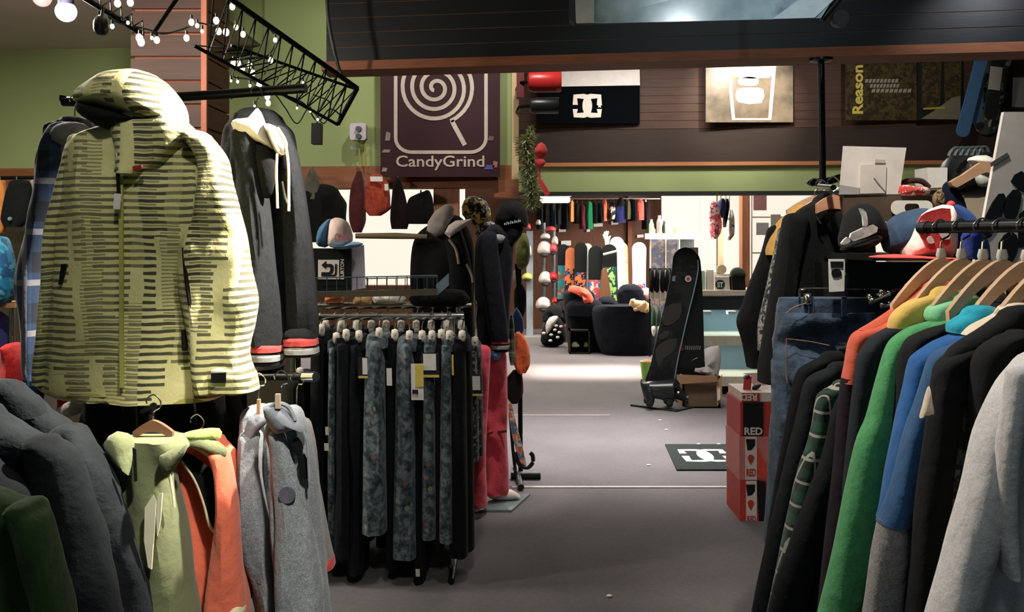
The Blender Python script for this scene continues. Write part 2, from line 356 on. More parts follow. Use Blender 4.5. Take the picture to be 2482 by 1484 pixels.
# partition wall, left
pf, pb = wframe(5.95, .08)
wl = T('wall_left', None, None, pf(-2, 0), kind='structure'); wl['label'] = 'green partition wall above the timber lined opening'
pb(-5.5, -.002, 2.115, 3.4, 0, .12).build('wall_panel', GREEN, wl, smooth=False)
pb(-5.5, -1.52, 0, 1.975, .0, .12).build('wall_panel', m_paint((74, 66, 52)), wl, smooth=False)
pb(-5.5, -.002, 1.965, 2.115, -.03, .14).build('timber_band', TIMB, wl, smooth=False)
pb(-.002, .045, 2.0, 3.4, -.035, .15).build('end_trim', wood((196, 172, 130), 'Z', .15), wl, smooth=False)
pb(-.53, -.36, 0, 1.965, -.01, .13).build('post', TIMBZ, wl, smooth=False)
pb(-.12, .045, 1.9, 2.02, -.04, .15).build('end_bracket', TIMB, wl, smooth=False)
# brown clad column in the near room
col = T('wall_column', None, None, P(410, 300, 4.6)*Vector((1, 1, 0)) if False else Vector((P(410, 300, 4.6).x, 4.69, 0)), kind='structure'); col['label'] = 'square column clad in brown boards'
cx0, cx1 = P(317, 0, 4.5).x, P(498, 0, 4.5).x
MB().box((cx0+.015, 4.515, 0), (cx1-.015, 4.865, 2.95)).build('core', pl((120, 70, 48), .8), col, smooth=False)
CLB = wood((60, 42, 34), 'X', .3, .6); CLR = wood((104, 56, 42), 'Y', .3, .55)
for i in range(24):
    z0 = .02+i*.1205
    MB().box((cx0, 4.5, z0), (cx1, 4.515, z0+.106)).build('plank', CLB, col, smooth=False)
    MB().box((cx1-.015, 4.515, z0), (cx1, 4.88, z0+.112)).build('plank', CLR, col, smooth=False)
MB().box((cx1-.02, 4.492, 0), (cx1+.008, 4.515, 2.95)).build('corner_trim', wood((150, 86, 62), 'Z', .25), col, smooth=False)
# far header: boards, fascia, copper edge, green band
ff, fb = wframe(8.3, .075)
far = T('wall_header_far', None, None, ff(2.5, 2.06), kind='structure'); far['label'] = 'brown boarded header over the wide opening to the back room'
fb(0, 6, 2.3, 3.4, .012, .2).build('core', pl((150, 92, 66), .8), far, smooth=False)
for i in range(10):
    z0 = 2.642+i*.077; fb(0, 6, z0, z0+.073, .006, .03).build('plank', BROWN, far, smooth=False)
fb(0, 6, 2.33, 2.636, 0, .03).build('fascia_board', wood((52, 40, 34), 'X', .2, .7), far, smooth=False)
fb(0, 6, 2.296, 2.33, -.03, .03).build('edge_trim', wood((176, 118, 80), 'X', .2, .4), far, smooth=False)
fb(0, 6, 2.062, 2.296, .01, .2).build('green_band', m_paint((152, 164, 112)), far, smooth=False)  # paler than the wall green, extra light put into the paint colour
fb(0, 6, 2.03, 2.062, .0, .22).build('soffit_strip', pl((30, 34, 28), .7), far, smooth=False)
# back room shell
wb = MB().box((-6, 16.0, 0), (6, 16.15, 3.4)).build('wall_back', wood((92, 58, 40), 'Z', .3, .6), kind='structure', smooth=False)
MB().box((-6.1, -1.5, 0), (-6, 18, 3.4)).build('wall_far_left', m_paint((112, 158, 52)), kind='structure', smooth=False)
MB().box((6, 2, 0), (6.1, 18, 3.4)).build('wall_right', m_paint((170, 160, 140)), kind='structure', smooth=False)
MB().box((-6, 13.4, 2.44), (6, 13.6, 3.4)).build('trim_1', pl((44, 40, 34), .8), kind='structure', smooth=False)
MB().box((-1.72, -1.5, 2.93), (-1.69, 6.0, 3.4)).build('wall_bulkhead', GREEN, kind='structure', smooth=False)
# floor seams
MB().box((.0, 5.77, 0), (4, 5.80, .006)).build('trim_2', pl((176, 166, 158), .6), kind='structure', smooth=False)
MB().box((-.2, 8.13, 0), (.9, 8.17, .004)).build('trim_3', pl((140, 130, 126), .8), kind='structure', smooth=False)
# windows of the back room
SKY = emit((253, 238, 220), 1.05)
def window(name, x0, y0, x1, y1, Y, nx, ny, lab, fr=None, s=SKY):
    w = T(name, lab, None, P((x0+x1)/2, y1, Y), kind='structure'); fr = fr or pl((226, 216, 200), .6)
    a, b = P(x0, y1, Y), P(x1, y0, Y); t = .02
    for i in range(nx):
        for j in range(ny):
            u0 = a.x+(b.x-a.x)*i/nx; u1 = a.x+(b.x-a.x)*(i+1)/nx; v0 = a.z+(b.z-a.z)*j/ny; v1 = a.z+(b.z-a.z)*(j+1)/ny
            MB().box((u0+.01, Y+.03, v0+.01), (u1-.01, Y+.04, v1-.01)).build('pane', s, w, smooth=False)
    for i in range(nx+1):
        u = a.x+(b.x-a.x)*i/nx; MB().box((u-t/2, Y, a.z), (u+t/2, Y+.05, b.z)).build('mullion', fr, w, smooth=False)
    for j in range(ny+1):
        v = a.z+(b.z-a.z)*j/ny; MB().box((a.x, Y+.002, v-t/2), (b.x, Y+.048, v+t/2)).build('rail', fr, w, smooth=False)
    return w
window('window_1', 690, 440, 1125, 690, 13.0, 1, 1, 'bright window seen through the timber opening')
window('window_2', 1605, 455, 1795, 700, 15.4, 2, 1, 'blown out bright window behind the counter')
window('window_3', 1822, 440, 2150, 700, 12.4, 2, 3, 'tall bright window at the corner behind the black jackets')
MB().box((P(1795, 0, 12.6).x, 12.5, 0), (P(1822, 0, 12.6).x, 12.68, 2.9)).build('trim_4', TIMBZ, kind='structure', smooth=False)
MB().box((P(1738, 0, 14.9).x, 14.85, 0), (P(1752, 0, 14.9).x, 14.95, 2.6)).build('trim_5', TIMBZ, kind='structure', smooth=False)
# ================================================================ near left: four-way rack with display jackets
rk = T('four_way_rack', 'black four way clothes rack carrying the yellow jacket and its neighbours', 'rack', (P(345, 600, 3.0).x, 3.0, 0))
rx = P(345, 0, 3.0).x
MB().tube([(rx, 3.0, 0), (rx, 3.0, P(0, 232, 3.0).z)], .02, 10).build('post', BLKM, rk)
for a in range(4):
    d = Vector((math.cos(a*math.pi/2+.78), math.sin(a*math.pi/2+.78), 0))*.42; MB().tube([(rx, 3.0, .03), Vector((rx, 3.0, .03))+d], .018, 8).build('foot', BLKM, rk)
MB().tube([P(152, 246, 3.0), P(190, 247, 3.0), P(345, 240, 3.0), P(530, 229, 3.0), P(742, 214, 2.95)], .016, 8).build('arm', BLKM, rk)
MB().tube([P(158, 250, 3.0), P(152, 240, 3.0), P(153, 232, 3.0)], .012, 8).build('arm_tip', BLKM, rk)
MB().tube([P(345, 235, 3.0), P(345, 238, 2.62), P(345, 215, 2.56)], .012, 8).build('arm', BLKM, rk)
MB().tube([P(345, 915, 3.0), P(560, 915, 2.85), P(742, 914, 2.62)], .0105, 8).build('arm', BLKM, rk)
MB().tube([P(738, 914, 2.622), P(766, 914, 2.59)], .015, 10).build('arm_cap', CHROME, rk)
MB().tube([P(345, 1000, 3.0), P(372, 985, 2.42)], .0105, 8).build('arm', BLKM, rk)
lst = T('low_stand', 'black rail stand just outside the left edge carrying the dark puffer jackets', 'rack', (P(-60, 0, 2.0).x, 2.0, 0))
MB().tube([P(-28, 888, 2.3), P(-90, 965, 2.05), P(-100, 1075, 1.9), P(-150, 1118, 1.72)], .0105, 8).build('rail', BLKM, lst); MB().tube([P(-95, 1010, 2.0), Vector((P(-95, 0, 2.0).x, 2.0, 0))], .016, 8).build('upright', BLKM, lst); MB().lathe((P(-95, 0, 2.0).x, 2.0, 0), [(.2, 0), (.2, .015), (.016, .03)], 16).build('foot', BLKM, lst)
# ---- yellow striped snow jacket
STR = pattern('stripe', m_stripe); LIN = fab((20, 20, 18))
j = T('snow_jacket', 'yellow hooded snow jacket printed with black dashed stripes on the front arm', 'jacket', P(345, 960, 2.6))
MB().cloth([(300, 300, 400), (318, 252, 452), (340, 195, 498), (372, 172, 522), (430, 160, 540), (520, 148, 552), (620, 135, 556), (720, 125, 560), (820, 117, 562), (900, 112, 565), (940, 113, 562), (962, 180, 535)], 2.6, .12, n=40, amp=.045, kx=11, kz=2, seed=1).build('body', STR, j)
MB().cloth([(338, 178, 222), (400, 158, 204), (500, 134, 172), (600, 121, 152), (700, 114, 142), (800, 104, 136), (880, 92, 124), (930, 90, 120)], 2.55, .06, n=20, amp=.025, seed=2).build('sleeve', STR, j)
MB().cloth([(330, 452, 500), (380, 478, 540), (450, 492, 562), (530, 478, 582), (585, 446, 596), (640, 436, 608), (720, 440, 624), (780, 456, 616), (850, 466, 604), (905, 470, 618), (946, 478, 626)], 2.5, .085, n=28, amp=.06, kx=9, kz=4, seed=3).build('sleeve', STR, j)
MB().tube(curve(pxs([(446, 600), (452, 680), (462, 740), (470, 790)], 2.42), 3), .006, 6).build('sleeve_seam', LIN, j)
cf = MB().cloth([(905, 510, 618), (925, 512, 622), (944, 515, 625)], 2.47, .075, n=20, amp=.01).build('cuff', STR, j)
MB().slab([(512, 905), (548, 903), (548, 926), (512, 928)], 2.385, .004).build('cuff_tab', LIN, cf, smooth=False)
MB().cloth([(300, 275, 455), (320, 270, 470), (350, 285, 440), (400, 292, 400), (425, 300, 355)], 2.5, .07, n=26, amp=.03, seed=5).build('collar', STR, j)
MB().slab([(288, 400), (298, 400), (300, 940), (291, 940)], 2.455, .006).build('zip_flap', pl((168, 164, 84), .7), j, smooth=False)
MB().puff([(282, 302), (302, 314), (318, 335), (324, 395), (308, 424), (296, 400), (287, 350)], 2.44, .012, 3, 2).build('chin_guard', STR, j)
MB().slab([(322, 404), (344, 400), (345, 410), (323, 414)], 2.42, .006).build('zip_label', fab((150, 40, 30)), j, smooth=False)
MB().slab([(281, 405), (289, 405), (292, 470), (284, 470)], 2.43, .004).build('hang_strap', LIN, j, smooth=False)
MB().slab([(277, 469), (294, 470), (291, 508), (275, 507)], 2.425, .003).build('hang_tag', WHT, j, smooth=False)
MB().slab([(280, 370), (290, 375), (300, 425), (292, 428)], 2.43, .003).build('hang_tag', WHT, j, smooth=False)
for poly in ([(150, 640), (162, 640), (150, 690), (143, 690)], [(440, 800), (452, 800), (454, 850), (442, 850)]): MB().slab(poly, 2.465, .008).build('pocket_zip', LIN, j, smooth=False)
MB().cloth([(935, 116, 300), (950, 150, 520), (962, 300, 532)], 2.6, .115, n=30, amp=.02).build('hem', pl((150, 146, 70), .8), j)
hd = MB().puff([(191, 250), (205, 215), (245, 188), (290, 173), (345, 172), (385, 188), (415, 215), (438, 250), (445, 285), (440, 304), (400, 304), (385, 299), (330, 283), (260, 262)], 2.52, .15, 6, 3, 0, 1, 0, .02, 4).build('hood', STR, j)
MB().puff([(193, 250), (260, 262), (330, 282), (384, 300), (350, 308), (310, 312), (268, 318), (225, 296), (196, 275)], 2.5, .1, 5, 2).build('hood_lining', LIN, hd)
MB().cloth([(285, 360, 446), (310, 345, 455), (335, 330, 470)], 2.56, .08, n=20, amp=.03, seed=9).build('hood_neck', STR, hd)
hanger(j, 345, 292, 2.6, .2, .06)
# ---- plaid jacket at the end of the left arm
PLD = pattern('plaid1', lambda: m_plaid((34, 56, 84), (22, 26, 34), (120, 118, 124), .13))
j = T('plaid_jacket', 'blue and grey plaid jacket hanging behind the yellow jacket sleeve', 'jacket', P(130, 930, 2.95))
MB().cloth([(298, 165, 215), (312, 130, 225), (345, 118, 235), (400, 100, 240), (500, 82, 240), (600, 70, 240), (700, 62, 240), (800, 70, 240), (880, 82, 230), (925, 95, 220)], 2.98, .09, amp=.05, seed=11).build('body', PLD, j)
MB().cloth([(318, 126, 205), (360, 112, 185), (430, 92, 160), (520, 74, 140), (620, 54, 120), (690, 38, 108), (760, 44, 104), (840, 54, 102), (900, 66, 108), (918, 74, 108)], 2.88, .06, amp=.05, seed=12, n=22).build('sleeve', PLD, j)
MB().puff([(122, 330), (132, 308), (165, 296), (205, 300), (218, 318), (190, 345), (150, 352)], 2.84, .05, 4, 2, wr=.02).build('hood', fab((110, 112, 118)), j)
hanger(j, 182, 292, 2.98, .06, .03, rail=.07)
# ---- charcoal varsity jacket on the right arm
CHR = fab((34, 37, 40), .25, 60, fine=.12); RIB = fab((22, 24, 26)); CORAL = fab((196, 72, 70)); GRY = fab((150, 150, 148)); HOODW = fab((214, 204, 192), .1)
j = T('varsity_jacket', 'charcoal hooded jacket with red and grey striped cuffs hanging beside the yellow jacket', 'jacket', P(660, 905, 2.98))
MB().cloth([(300, 560, 690), (325, 545, 712), (380, 535, 722), (480, 532, 722), (600, 535, 718), (700, 545, 710), (800, 560, 695), (858, 575, 686)], 3.0, .1, n=30, amp=.06, kx=13, seed=21).build('body', CHR, j)
hm = MB().cloth([(856, 572, 684), (885, 574, 684), (908, 578, 680)], 3.0, .1, n=28, amp=.02, seed=21).build('hem', RIB, j)
MB().cloth([(876, 571, 685), (888, 572, 685)], 3.0, .105, n=28, amp=.02, seed=21).build('stripe', GRY, hm)
MB().cloth([(858, 570, 686), (866, 570, 686)], 3.0, .105, n=28, amp=.02, seed=21).build('stripe', CORAL, hm)
sl = MB().cloth([(322, 640, 700), (380, 668, 722), (480, 685, 738), (600, 690, 752), (700, 695, 762), (780, 698, 770), (818, 704, 768)], 2.92, .07, n=24, amp=.05, seed=22).build('sleeve', CHR, j)
cu = MB().cloth([(812, 690, 766), (835, 692, 769), (862, 694, 772)], 2.9, .066, n=22, amp=.01).build('cuff', RIB, j)
MB().cloth([(822, 690, 768), (835, 691, 770)], 2.9, .071, n=22, amp=.01).build('stripe', CORAL, cu); MB().cloth([(844, 691, 771), (855, 692, 772)], 2.9, .071, n=22, amp=.01).build('stripe', GRY, cu)
sl = MB().cloth([(325, 565, 620), (400, 560, 640), (500, 570, 655), (620, 590, 665), (740, 605, 678), (835, 615, 686)], 2.86, .07, n=24, amp=.05, seed=23).build('sleeve', CHR, j)
cu = MB().cloth([(832, 612, 686), (858, 614, 684), (882, 618, 682)], 2.86, .064, n=22, amp=.01).build('cuff', RIB, j)
MB().cloth([(838, 611, 687), (850, 612, 686)], 2.86, .069, n=22, amp=.01).build('stripe', CORAL, cu); MB().cloth([(860, 613, 685), (872, 614, 684)], 2.86, .069, n=22, amp=.01).build('stripe', GRY, cu)
MB().puff([(560, 300), (575, 288), (605, 285), (625, 262), (640, 290), (652, 330), (668, 366), (630, 345), (580, 332)], 2.84, .05, 4, 2).build('hood_lining', HOODW, j)
MB().puff([(640, 300), (668, 306), (690, 335), (694, 365), (680, 380), (668, 366), (652, 330)], 2.82, .05, 4, 2).build('hood', fab((120, 116, 112)), j)
MB().tube(curve(pxs([(650, 310), (672, 360), (688, 372), (692, 345), (672, 310)], 2.76), 4), .006, 6).build('hood_edge', HOODW, j)
for pts in ([(672, 372), (670, 420), (672, 470), (673, 505)], [(692, 350), (699, 400), (700, 470), (700, 512)]): MB().tube(curve(pxs(pts, 2.755), 4), .0045, 6).build('drawstring', HOODW, j)
MB().tube(curve(pxs([(684, 440), (692, 480), (703, 500)], 2.77), 3), .004, 5).build('zip_pull', CHROME, j)
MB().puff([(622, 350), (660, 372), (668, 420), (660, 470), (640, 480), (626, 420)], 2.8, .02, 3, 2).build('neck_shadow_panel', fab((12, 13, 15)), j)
hanger(j, 622, 272, 2.95, .07, .05, WHT, rail=.07)
# ---- dark puffer jackets, lower left
PUF = fab((28, 35, 39), .35, 12, .85, .02, .9); PUF2 = fab((32, 39, 43), .35, 12, .85, .02, .9); OLV = fab((54, 80, 36), .2, 30)
def jack_edge(name, label, cat, Y, body, sleeve, mat, seed, collar=None, grp=None, amp=.04, dep=.07):
    j = T(name, label, cat, P((body[-1][1]+body[-1][2])/2, body[-1][0], Y), grp)
    MB().cloth(body, Y, dep, n=28, amp=amp, seed=seed).build('body', mat, j)
    if sleeve: MB().cloth(sleeve, Y-.06, dep*.8, n=22, amp=amp, seed=seed+.5, kz=4).build('sleeve', mat, j)
    if collar: MB().cloth(collar, Y-.02, dep*.7, n=22, amp=.02, seed=seed+.7).build('collar', mat, j)
    return j
j = jack_edge('puffer_jacket', 'dark slate puffer jacket hanging nearest the lime jacket', 'jacket', 2.25,
    [(985, -120, 95), (1010, -160, 140), (1040, -200, 195), (1080, -220, 235), (1150, -230, 268), (1300, -240, 310), (1500, -250, 350), (1750, -250, 360)],
    [(1050, 130, 212), (1080, 140, 238), (1150, 150, 272), (1250, 170, 305), (1380, 200, 342), (1500, 225, 368), (1640, 245, 380)], PUF, 31, [(945, -80, 62), (975, -90, 98), (1010, -110, 110)])
hanger(j, -30, 912, 2.25, .075, .035)
j = jack_edge('puffer_jacket', 'dark slate puffer jacket hung in front, between its twin and the olive jacket', 'jacket', 2.05,
    [(1005, -160, 10), (1040, -200, 60), (1090, -220, 150), (1130, -230, 180), (1250, -240, 205), (1500, -250, 240), (1800, -250, 250)],
    [(1075, 60, 135), (1110, 70, 172), (1180, 85, 205), (1280, 105, 238), (1400, 130, 270), (1520, 150, 292), (1680, 165, 305)], PUF2, 32)
hanger(j, -90, 985, 2.05, .06, .03)
j = jack_edge('puffer_jacket', 'dark jacket shoulder just behind the olive green jacket', 'jacket', 1.92, [(1130, -160, -10), (1160, -180, 30), (1200, -190, 66), (1300, -200, 90), (1500, -200, 120), (1800, -200, 130)], None, PUF, 33)
hanger(j, -100, 1110, 1.92, .05, .03)
j = jack_edge('olive_jacket', 'olive green canvas jacket at the bottom corner', 'jacket', 1.75, [(1170, -220, -60), (1195, -230, 5), (1225, -240, 60), (1262, -250, 112), (1400, -250, 118), (1600, -250, 125), (1800, -250, 125)],
    [(1235, 20, 85), (1262, 30, 116), (1320, 50, 130), (1420, 75, 148), (1520, 95, 162), (1700, 105, 170)], OLV, 34)
hanger(j, -150, 1150, 1.75, .05, .03)
# ---- lime jacket and coral jacket
LIME = fab((112, 118, 82), .12, 14); CORJ = fab((236, 118, 86), .12, 14); CRM = fab((226, 214, 170), .08)
j = T('shell_jacket', 'pale lime shell jacket with cream chest zip on a wooden hanger', 'jacket', P(400, 1484, 2.35))
MB().cloth([(1062, 300, 440), (1085, 270, 455), (1120, 290, 420), (1180, 300, 425), (1300, 325, 450), (1400, 345, 462), (1500, 360, 478), (1700, 370, 490)], 2.3, .08, n=30, amp=.05, seed=41, dome=False).build('body', LIME, j)
MB().puff([(250, 1075), (285, 1045), (322, 1062), (325, 1100), (322, 1150), (300, 1135), (268, 1105)], 2.24, .04, 4, 2, wr=.02).build('collar_flap', LIME, j)
MB().puff([(388, 1105), (452, 1078), (440, 1110), (412, 1150), (395, 1140)], 2.22, .03, 4, 2).build('collar_flap', LIME, j)
MB().puff([(440, 1052), (480, 1042), (530, 1040), (535, 1062), (500, 1066), (455, 1062)], 2.36, .04, 4, 2).build('hood', fab((140, 160, 84)), j)
MB().slab([(322, 1085), (331, 1088), (334, 1165), (326, 1168)], 2.2, .006).build('placket', fab((40, 46, 28)), j, smooth=False)
MB().slab([(352, 1230), (372, 1200), (378, 1215), (374, 1290), (368, 1380), (360, 1375), (350, 1310)], 2.2, .006).build('reflective_patch', pl((226, 222, 190), .4), j)
MB().slab([(384, 1200), (394, 1195), (390, 1260), (382, 1300), (379, 1250)], 2.2, .006).build('reflective_patch', pl((226, 222, 190), .4), j)
hanger(j, 372, 1018, 2.32, .052, .03, wood((120, 84, 62), 'X', .2), rail=.05, hh=.03)
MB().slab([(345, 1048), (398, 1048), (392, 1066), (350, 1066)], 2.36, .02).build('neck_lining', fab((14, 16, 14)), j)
j = T('shell_jacket', 'coral orange shell jacket with cream piping and black lining', 'jacket', P(510, 1484, 2.42))
MB().cloth([(1075, 455, 545), (1095, 430, 565), (1130, 420, 575), (1200, 425, 582), (1300, 445, 590), (1400, 465, 598), (1500, 478, 606), (1700, 490, 610)], 2.46, .06, n=30, amp=.05, seed=42).build('body', CORJ, j)
MB().cloth([(1100, 512, 552), (1150, 528, 562), (1230, 530, 575), (1320, 518, 582), (1400, 510, 588), (1465, 502, 592), (1482, 505, 590)], 2.36, .05, n=22, amp=.04, seed=43).build('sleeve', CORJ, j)
MB().cloth([(1474, 500, 594), (1500, 503, 592)], 2.36, .052, n=22, amp=.01).build('cuff', CRM, j)
MB().puff([(437, 1110), (455, 1098), (490, 1120), (522, 1150), (530, 1200), (522, 1285), (505, 1250), (485, 1190), (455, 1140)], 2.38, .012, 3, 2).build('lining', fab((12, 18, 20)), j)
MB().puff([(445, 1072), (470, 1058), (505, 1060), (545, 1085), (548, 1105), (520, 1098), (480, 1082)], 2.34, .03, 4, 2).build('collar', LIME, j)
for pts in ([(410, 1150), (418, 1190), (422, 1230)], [(440, 1118), (470, 1160), (492, 1215), (508, 1275), (520, 1290)], [(448, 1075), (490, 1095), (522, 1120), (538, 1112), (548, 1098)]):
    MB().tube(curve(pxs(pts, 2.37 if pts[0][0] > 420 else 2.24), 4), .0035, 6).build('piping', CRM, j)
hanger(j, 478, 1062, 2.47, .05, .02, wood((70, 50, 40), 'X', .2), rail=.05)
# ---- grey hooded sweatshirts
HEA = fab((124, 129, 131), .2, 90, fine=.5); HEB = fab((116, 111, 107), .2, 90, fine=.5); LTG = fab((140, 145, 152), .12)
def hoodie(label, Y, body, sleeve, mat, seed, xc):
    j = T('hooded_sweatshirt', label, 'sweatshirt', P((body[-1][1]+body[-1][2])/2, body[-1][0], Y), 'grey hooded sweatshirts on the lower arm')
    MB().cloth(body, Y, .065, n=28, amp=.05, seed=seed).build('body', mat, j)
    MB().cloth(sleeve, Y-.05, .05, n=22, amp=.04, seed=seed+.5).build('sleeve', mat, j); return j
j = hoodie('heather grey hooded sweatshirt next to the coral jacket', 2.55, [(1000, 590, 650), (1040, 585, 668), (1100, 585, 676), (1250, 590, 682), (1400, 605, 690), (1500, 625, 700), (1700, 640, 700)],
    [(1055, 585, 640), (1150, 580, 640), (1250, 578, 655), (1340, 590, 668), (1420, 618, 672), (1520, 640, 680)], HEA, 51, 625)
MB().puff([(592, 1060), (600, 1020), (625, 998), (650, 1000), (650, 1022), (628, 1045), (605, 1080)], 2.46, .03, 4, 2).build('hood', LTG, j)
MB().slab([(624, 968), (631, 968), (631, 1004), (623, 1004)], 2.42, .012).build('clip', TAN, j); hanger(j, 628, 1002, 2.56, .03, .012, BLK, rail=.1)
j = hoodie('heather grey hooded sweatshirt with a round chest patch and black print', 2.42, [(1005, 660, 735), (1040, 650, 748), (1100, 660, 762), (1250, 662, 778), (1400, 668, 790), (1500, 670, 800), (1700, 670, 800)],
    [(1050, 655, 695), (1150, 662, 730), (1250, 670, 752), (1340, 668, 768), (1420, 668, 780), (1520, 672, 786)], HEA, 52, 690)
MB().puff([(640, 985), (665, 975), (700, 992), (738, 1030), (742, 1050), (715, 1040), (672, 1052), (650, 1030)], 2.33, .035, 4, 2, wr=.02).build('hood', LTG, j)
MB().tube(curve(pxs([(648, 992), (672, 978), (700, 988), (715, 1020)], 2.31), 4), .006, 6).build('hood_edge', LTG, j)
MB().tube(curve(pxs([(735, 1045), (745, 1080), (750, 1160)], 2.31), 4), .004, 6).build('drawstring', LTG, j)
MB().lathe(P(696, 1200, 2.325), [(.0, -.004), (.022, -.004), (.022, .004), (0, .004)], 20, 'Y').build('chest_patch', fab((92, 92, 104)), j)
for poly in ([(705, 1075), (722, 1060), (735, 1085), (728, 1105), (714, 1100)], [(722, 1115), (738, 1100), (752, 1140), (748, 1160), (730, 1158)]): MB().slab(poly, 2.33, .003, sub=2).build('print', fab((16, 17, 18)), j)
MB().slab([(668, 955), (679, 955), (680, 990), (668, 990)], 2.3, .012).build('clip', wood((200, 176, 150), 'Z', .1), j); hanger(j, 682, 1000, 2.46, .04, .012, BLK, rail=.1)
j = hoodie('warm grey hooded sweatshirt with red cuff hanging behind the pair', 2.62, [(1030, 690, 750), (1100, 700, 765), (1250, 710, 780), (1400, 720, 790), (1475, 725, 800)],
    [(1060, 715, 752), (1150, 730, 768), (1250, 748, 784), (1330, 765, 800), (1362, 775, 808)], HEB, 53, 730)
MB().cloth([(1355, 774, 808), (1372, 780, 811)], 2.57, .05, n=16, amp=0).build('cuff', CORAL, j); hanger(j, 720, 1032, 2.62, .03, .01, BLK, rail=.14)
# ================================================================ middle: trouser rack, signs, mannequin
YR = 4.3
FLO = pattern('floral', m_floral); PBK = fab((18, 22, 26), .3, 30); PCH = fab((34, 40, 42), .3, 40); PNV = fab((24, 30, 40), .3, 40); PMR = fab((40, 22, 34), .3, 40); POL = fab((34, 36, 28), .3, 40)
PGR = pattern('greyprint', lambda: m_speckle((24, 28, 32), (120, 122, 124), (60, 66, 70), 40, .55))
rk = T('trouser_rack', 'chrome double rail rack holding the row of snow trousers', 'rack', (P(950, 0, YR+.15).x, YR+.15, 0))
MB().tube([P(700, 768, YR), P(1124, 766, YR)], .017, 10).build('rail', CHROME, rk); MB().tube([P(700, 742, YR+.3), P(1143, 740, YR+.3)], .017, 10).build('rail', CHROME, rk)
for x, YY in ((1096, YR), (715, YR), (1110, YR+.3), (720, YR+.3)): MB().tube([P(x, 768 if YY == YR else 742, YY), Vector((P(x, 0, YY).x, YY, .03))], .014, 8).build('upright', CHROME, rk)
for x in (715, 1098): MB().tube([Vector((P(x, 0, YR).x, YR-.15, .02)), Vector((P(x, 0, YR).x, YR+.5, .02))], .016, 8).build('foot', BLKM, rk)
for k, x in enumerate((762, 1030)): MB().tube([P(x, 742, YR+.3), P(x, 700, YR+.25)], .006, 6).build('shelf_prop', CHROME, rk)
def trousers(label, x0, x1, yt, yb, Y, mat, seed, tags=(), clip=True, rail_y=767):
    t = T('snow_trousers', label, 'trousers', P((x0+x1)/2, yb, Y), 'snow trousers on the chrome rack'); w = x1-x0; c = (x0+x1)/2
    MB().cloth([(yt, c-w*.30, c+w*.30), (yt+14, c-w*.36, c+w*.36), (yt+30, c-w*.38, c+w*.38)], Y, .15, n=16, amp=.01, dome=False).build('waistband', mat, t)
    for s, dy in ((-1, -.09), (1, .07)):
        a = c+s*w*.13
        MB().cloth([(yt+22, a-w*.26, a+w*.26), (yt+100, a-w*.30, a+w*.30), (yt+(yb-yt)*.5, a-w*.33, a+w*.33), (yb-60, a-w*.37, a+w*.37), (yb+(0 if s < 0 else -14), a-w*.38, a+w*.38)], Y+dy, .085, n=18, amp=.03, kx=20, kz=2, seed=seed+s, sub=5).build('leg', mat, t)
    if clip:
        h = MB().tube([P(c, yt-3, Y-.15), P(c, yt-3, Y+.15)], .006, 6).build('hanger', pl((210, 205, 195), .4), t)
        for d in (-.1, .1): MB().puff([(c-8, yt-12), (c+8, yt-12), (c+7, yt+14), (c-7, yt+14)], Y+d-.03, .015, 3, 2).build('clip', pl((214, 206, 190), .4), h)
        Yr = Y+.0; MB().tube(curve([P(c, yt-3, Yr), P(c, (yt+rail_y)/2, Yr), P(c+4, rail_y+6, Yr+.01), P(c+2, rail_y-11, Yr), P(c-5, rail_y-4, Yr-.01)], 3), .0035, 5).build('hook', CHROME, h)
    for i, (x, y, ww, hh, m) in enumerate(tags): tag_card(t, x, y, ww, hh, Y-.2-.004*i, m, 'price_tag')
    return t
TW, TY, TB = WHT, pl((214, 196, 92), .6), pl((28, 30, 32), .6)
trousers('near black trousers at the end of the row beside the varsity jacket', 690, 765, 905, 1385, YR, POL, 1, rail_y=767)
trousers('black trousers with a small gold tag low on the leg', 752, 806, 800, 1392, YR, PBK, 2, [(792, 1035, 8, 20, TW), (791, 1075, 11, 18, TW)])
trousers('narrow teal floral trousers squeezed in second in the row', 798, 832, 820, 1330, YR, FLO, 3)
trousers('charcoal trousers between the narrow and the first wide floral pair', 812, 866, 812, 1345, YR-.02, PCH, 4)
trousers('navy black trousers with a yellow edged tag at the waist', 846, 894, 815, 1380, YR, PNV, 5, [(880, 865, 24, 52, TB), (884, 868, 12, 40, TW), (880, 912, 24, 5, TY)])
trousers('wide teal floral trousers, leftmost of the wide floral pairs', 880, 958, 808, 1285, YR-.05, FLO, 6, [(943, 893, 13, 42, TW)])
trousers('black trousers between the two wide floral pairs', 938, 976, 812, 1370, YR+.02, PBK, 7)
trousers('teal floral trousers with a long yellow and white tag', 955, 1030, 815, 1345, YR-.03, FLO, 8, [(1011, 882, 30, 88, TW), (1016, 883, 20, 55, TY), (1006, 945, 14, 10, TB)])
trousers('black trousers reaching almost to the carpet with a pale label', 1004, 1042, 815, 1402, YR+.03, PBK, 9, [(1012, 1380, 10, 18, TW)])
trousers('slim teal floral trousers under the large white tag', 1024, 1070, 815, 1300, YR-.02, FLO, 10, [(1042, 855, 44, 60, TB), (1041, 858, 31, 40, TW), (1044, 909, 40, 6, TY)])
trousers('maroon black trousers in the gap of the floral pairs', 1052, 1088, 812, 1320, YR+.03, PMR, 11)
trousers('teal floral trousers, rightmost of the floral pairs', 1066, 1112, 815, 1305, YR-.02, FLO, 12)
trousers('plain black trousers with a curved outer edge at the rack end', 1090, 1150, 815, 1340, YR, PBK, 13, [(1097, 860, 4, 50, TY)])
trousers('short grey printed trousers hanging at the rack end beside the pink legs', 1130, 1172, 830, 1112, YR+.25, PGR, 14, [(1154, 908, 26, 52, TB), (1154, 912, 19, 34, TW), (1155, 955, 30, 5, TY)], rail_y=741)
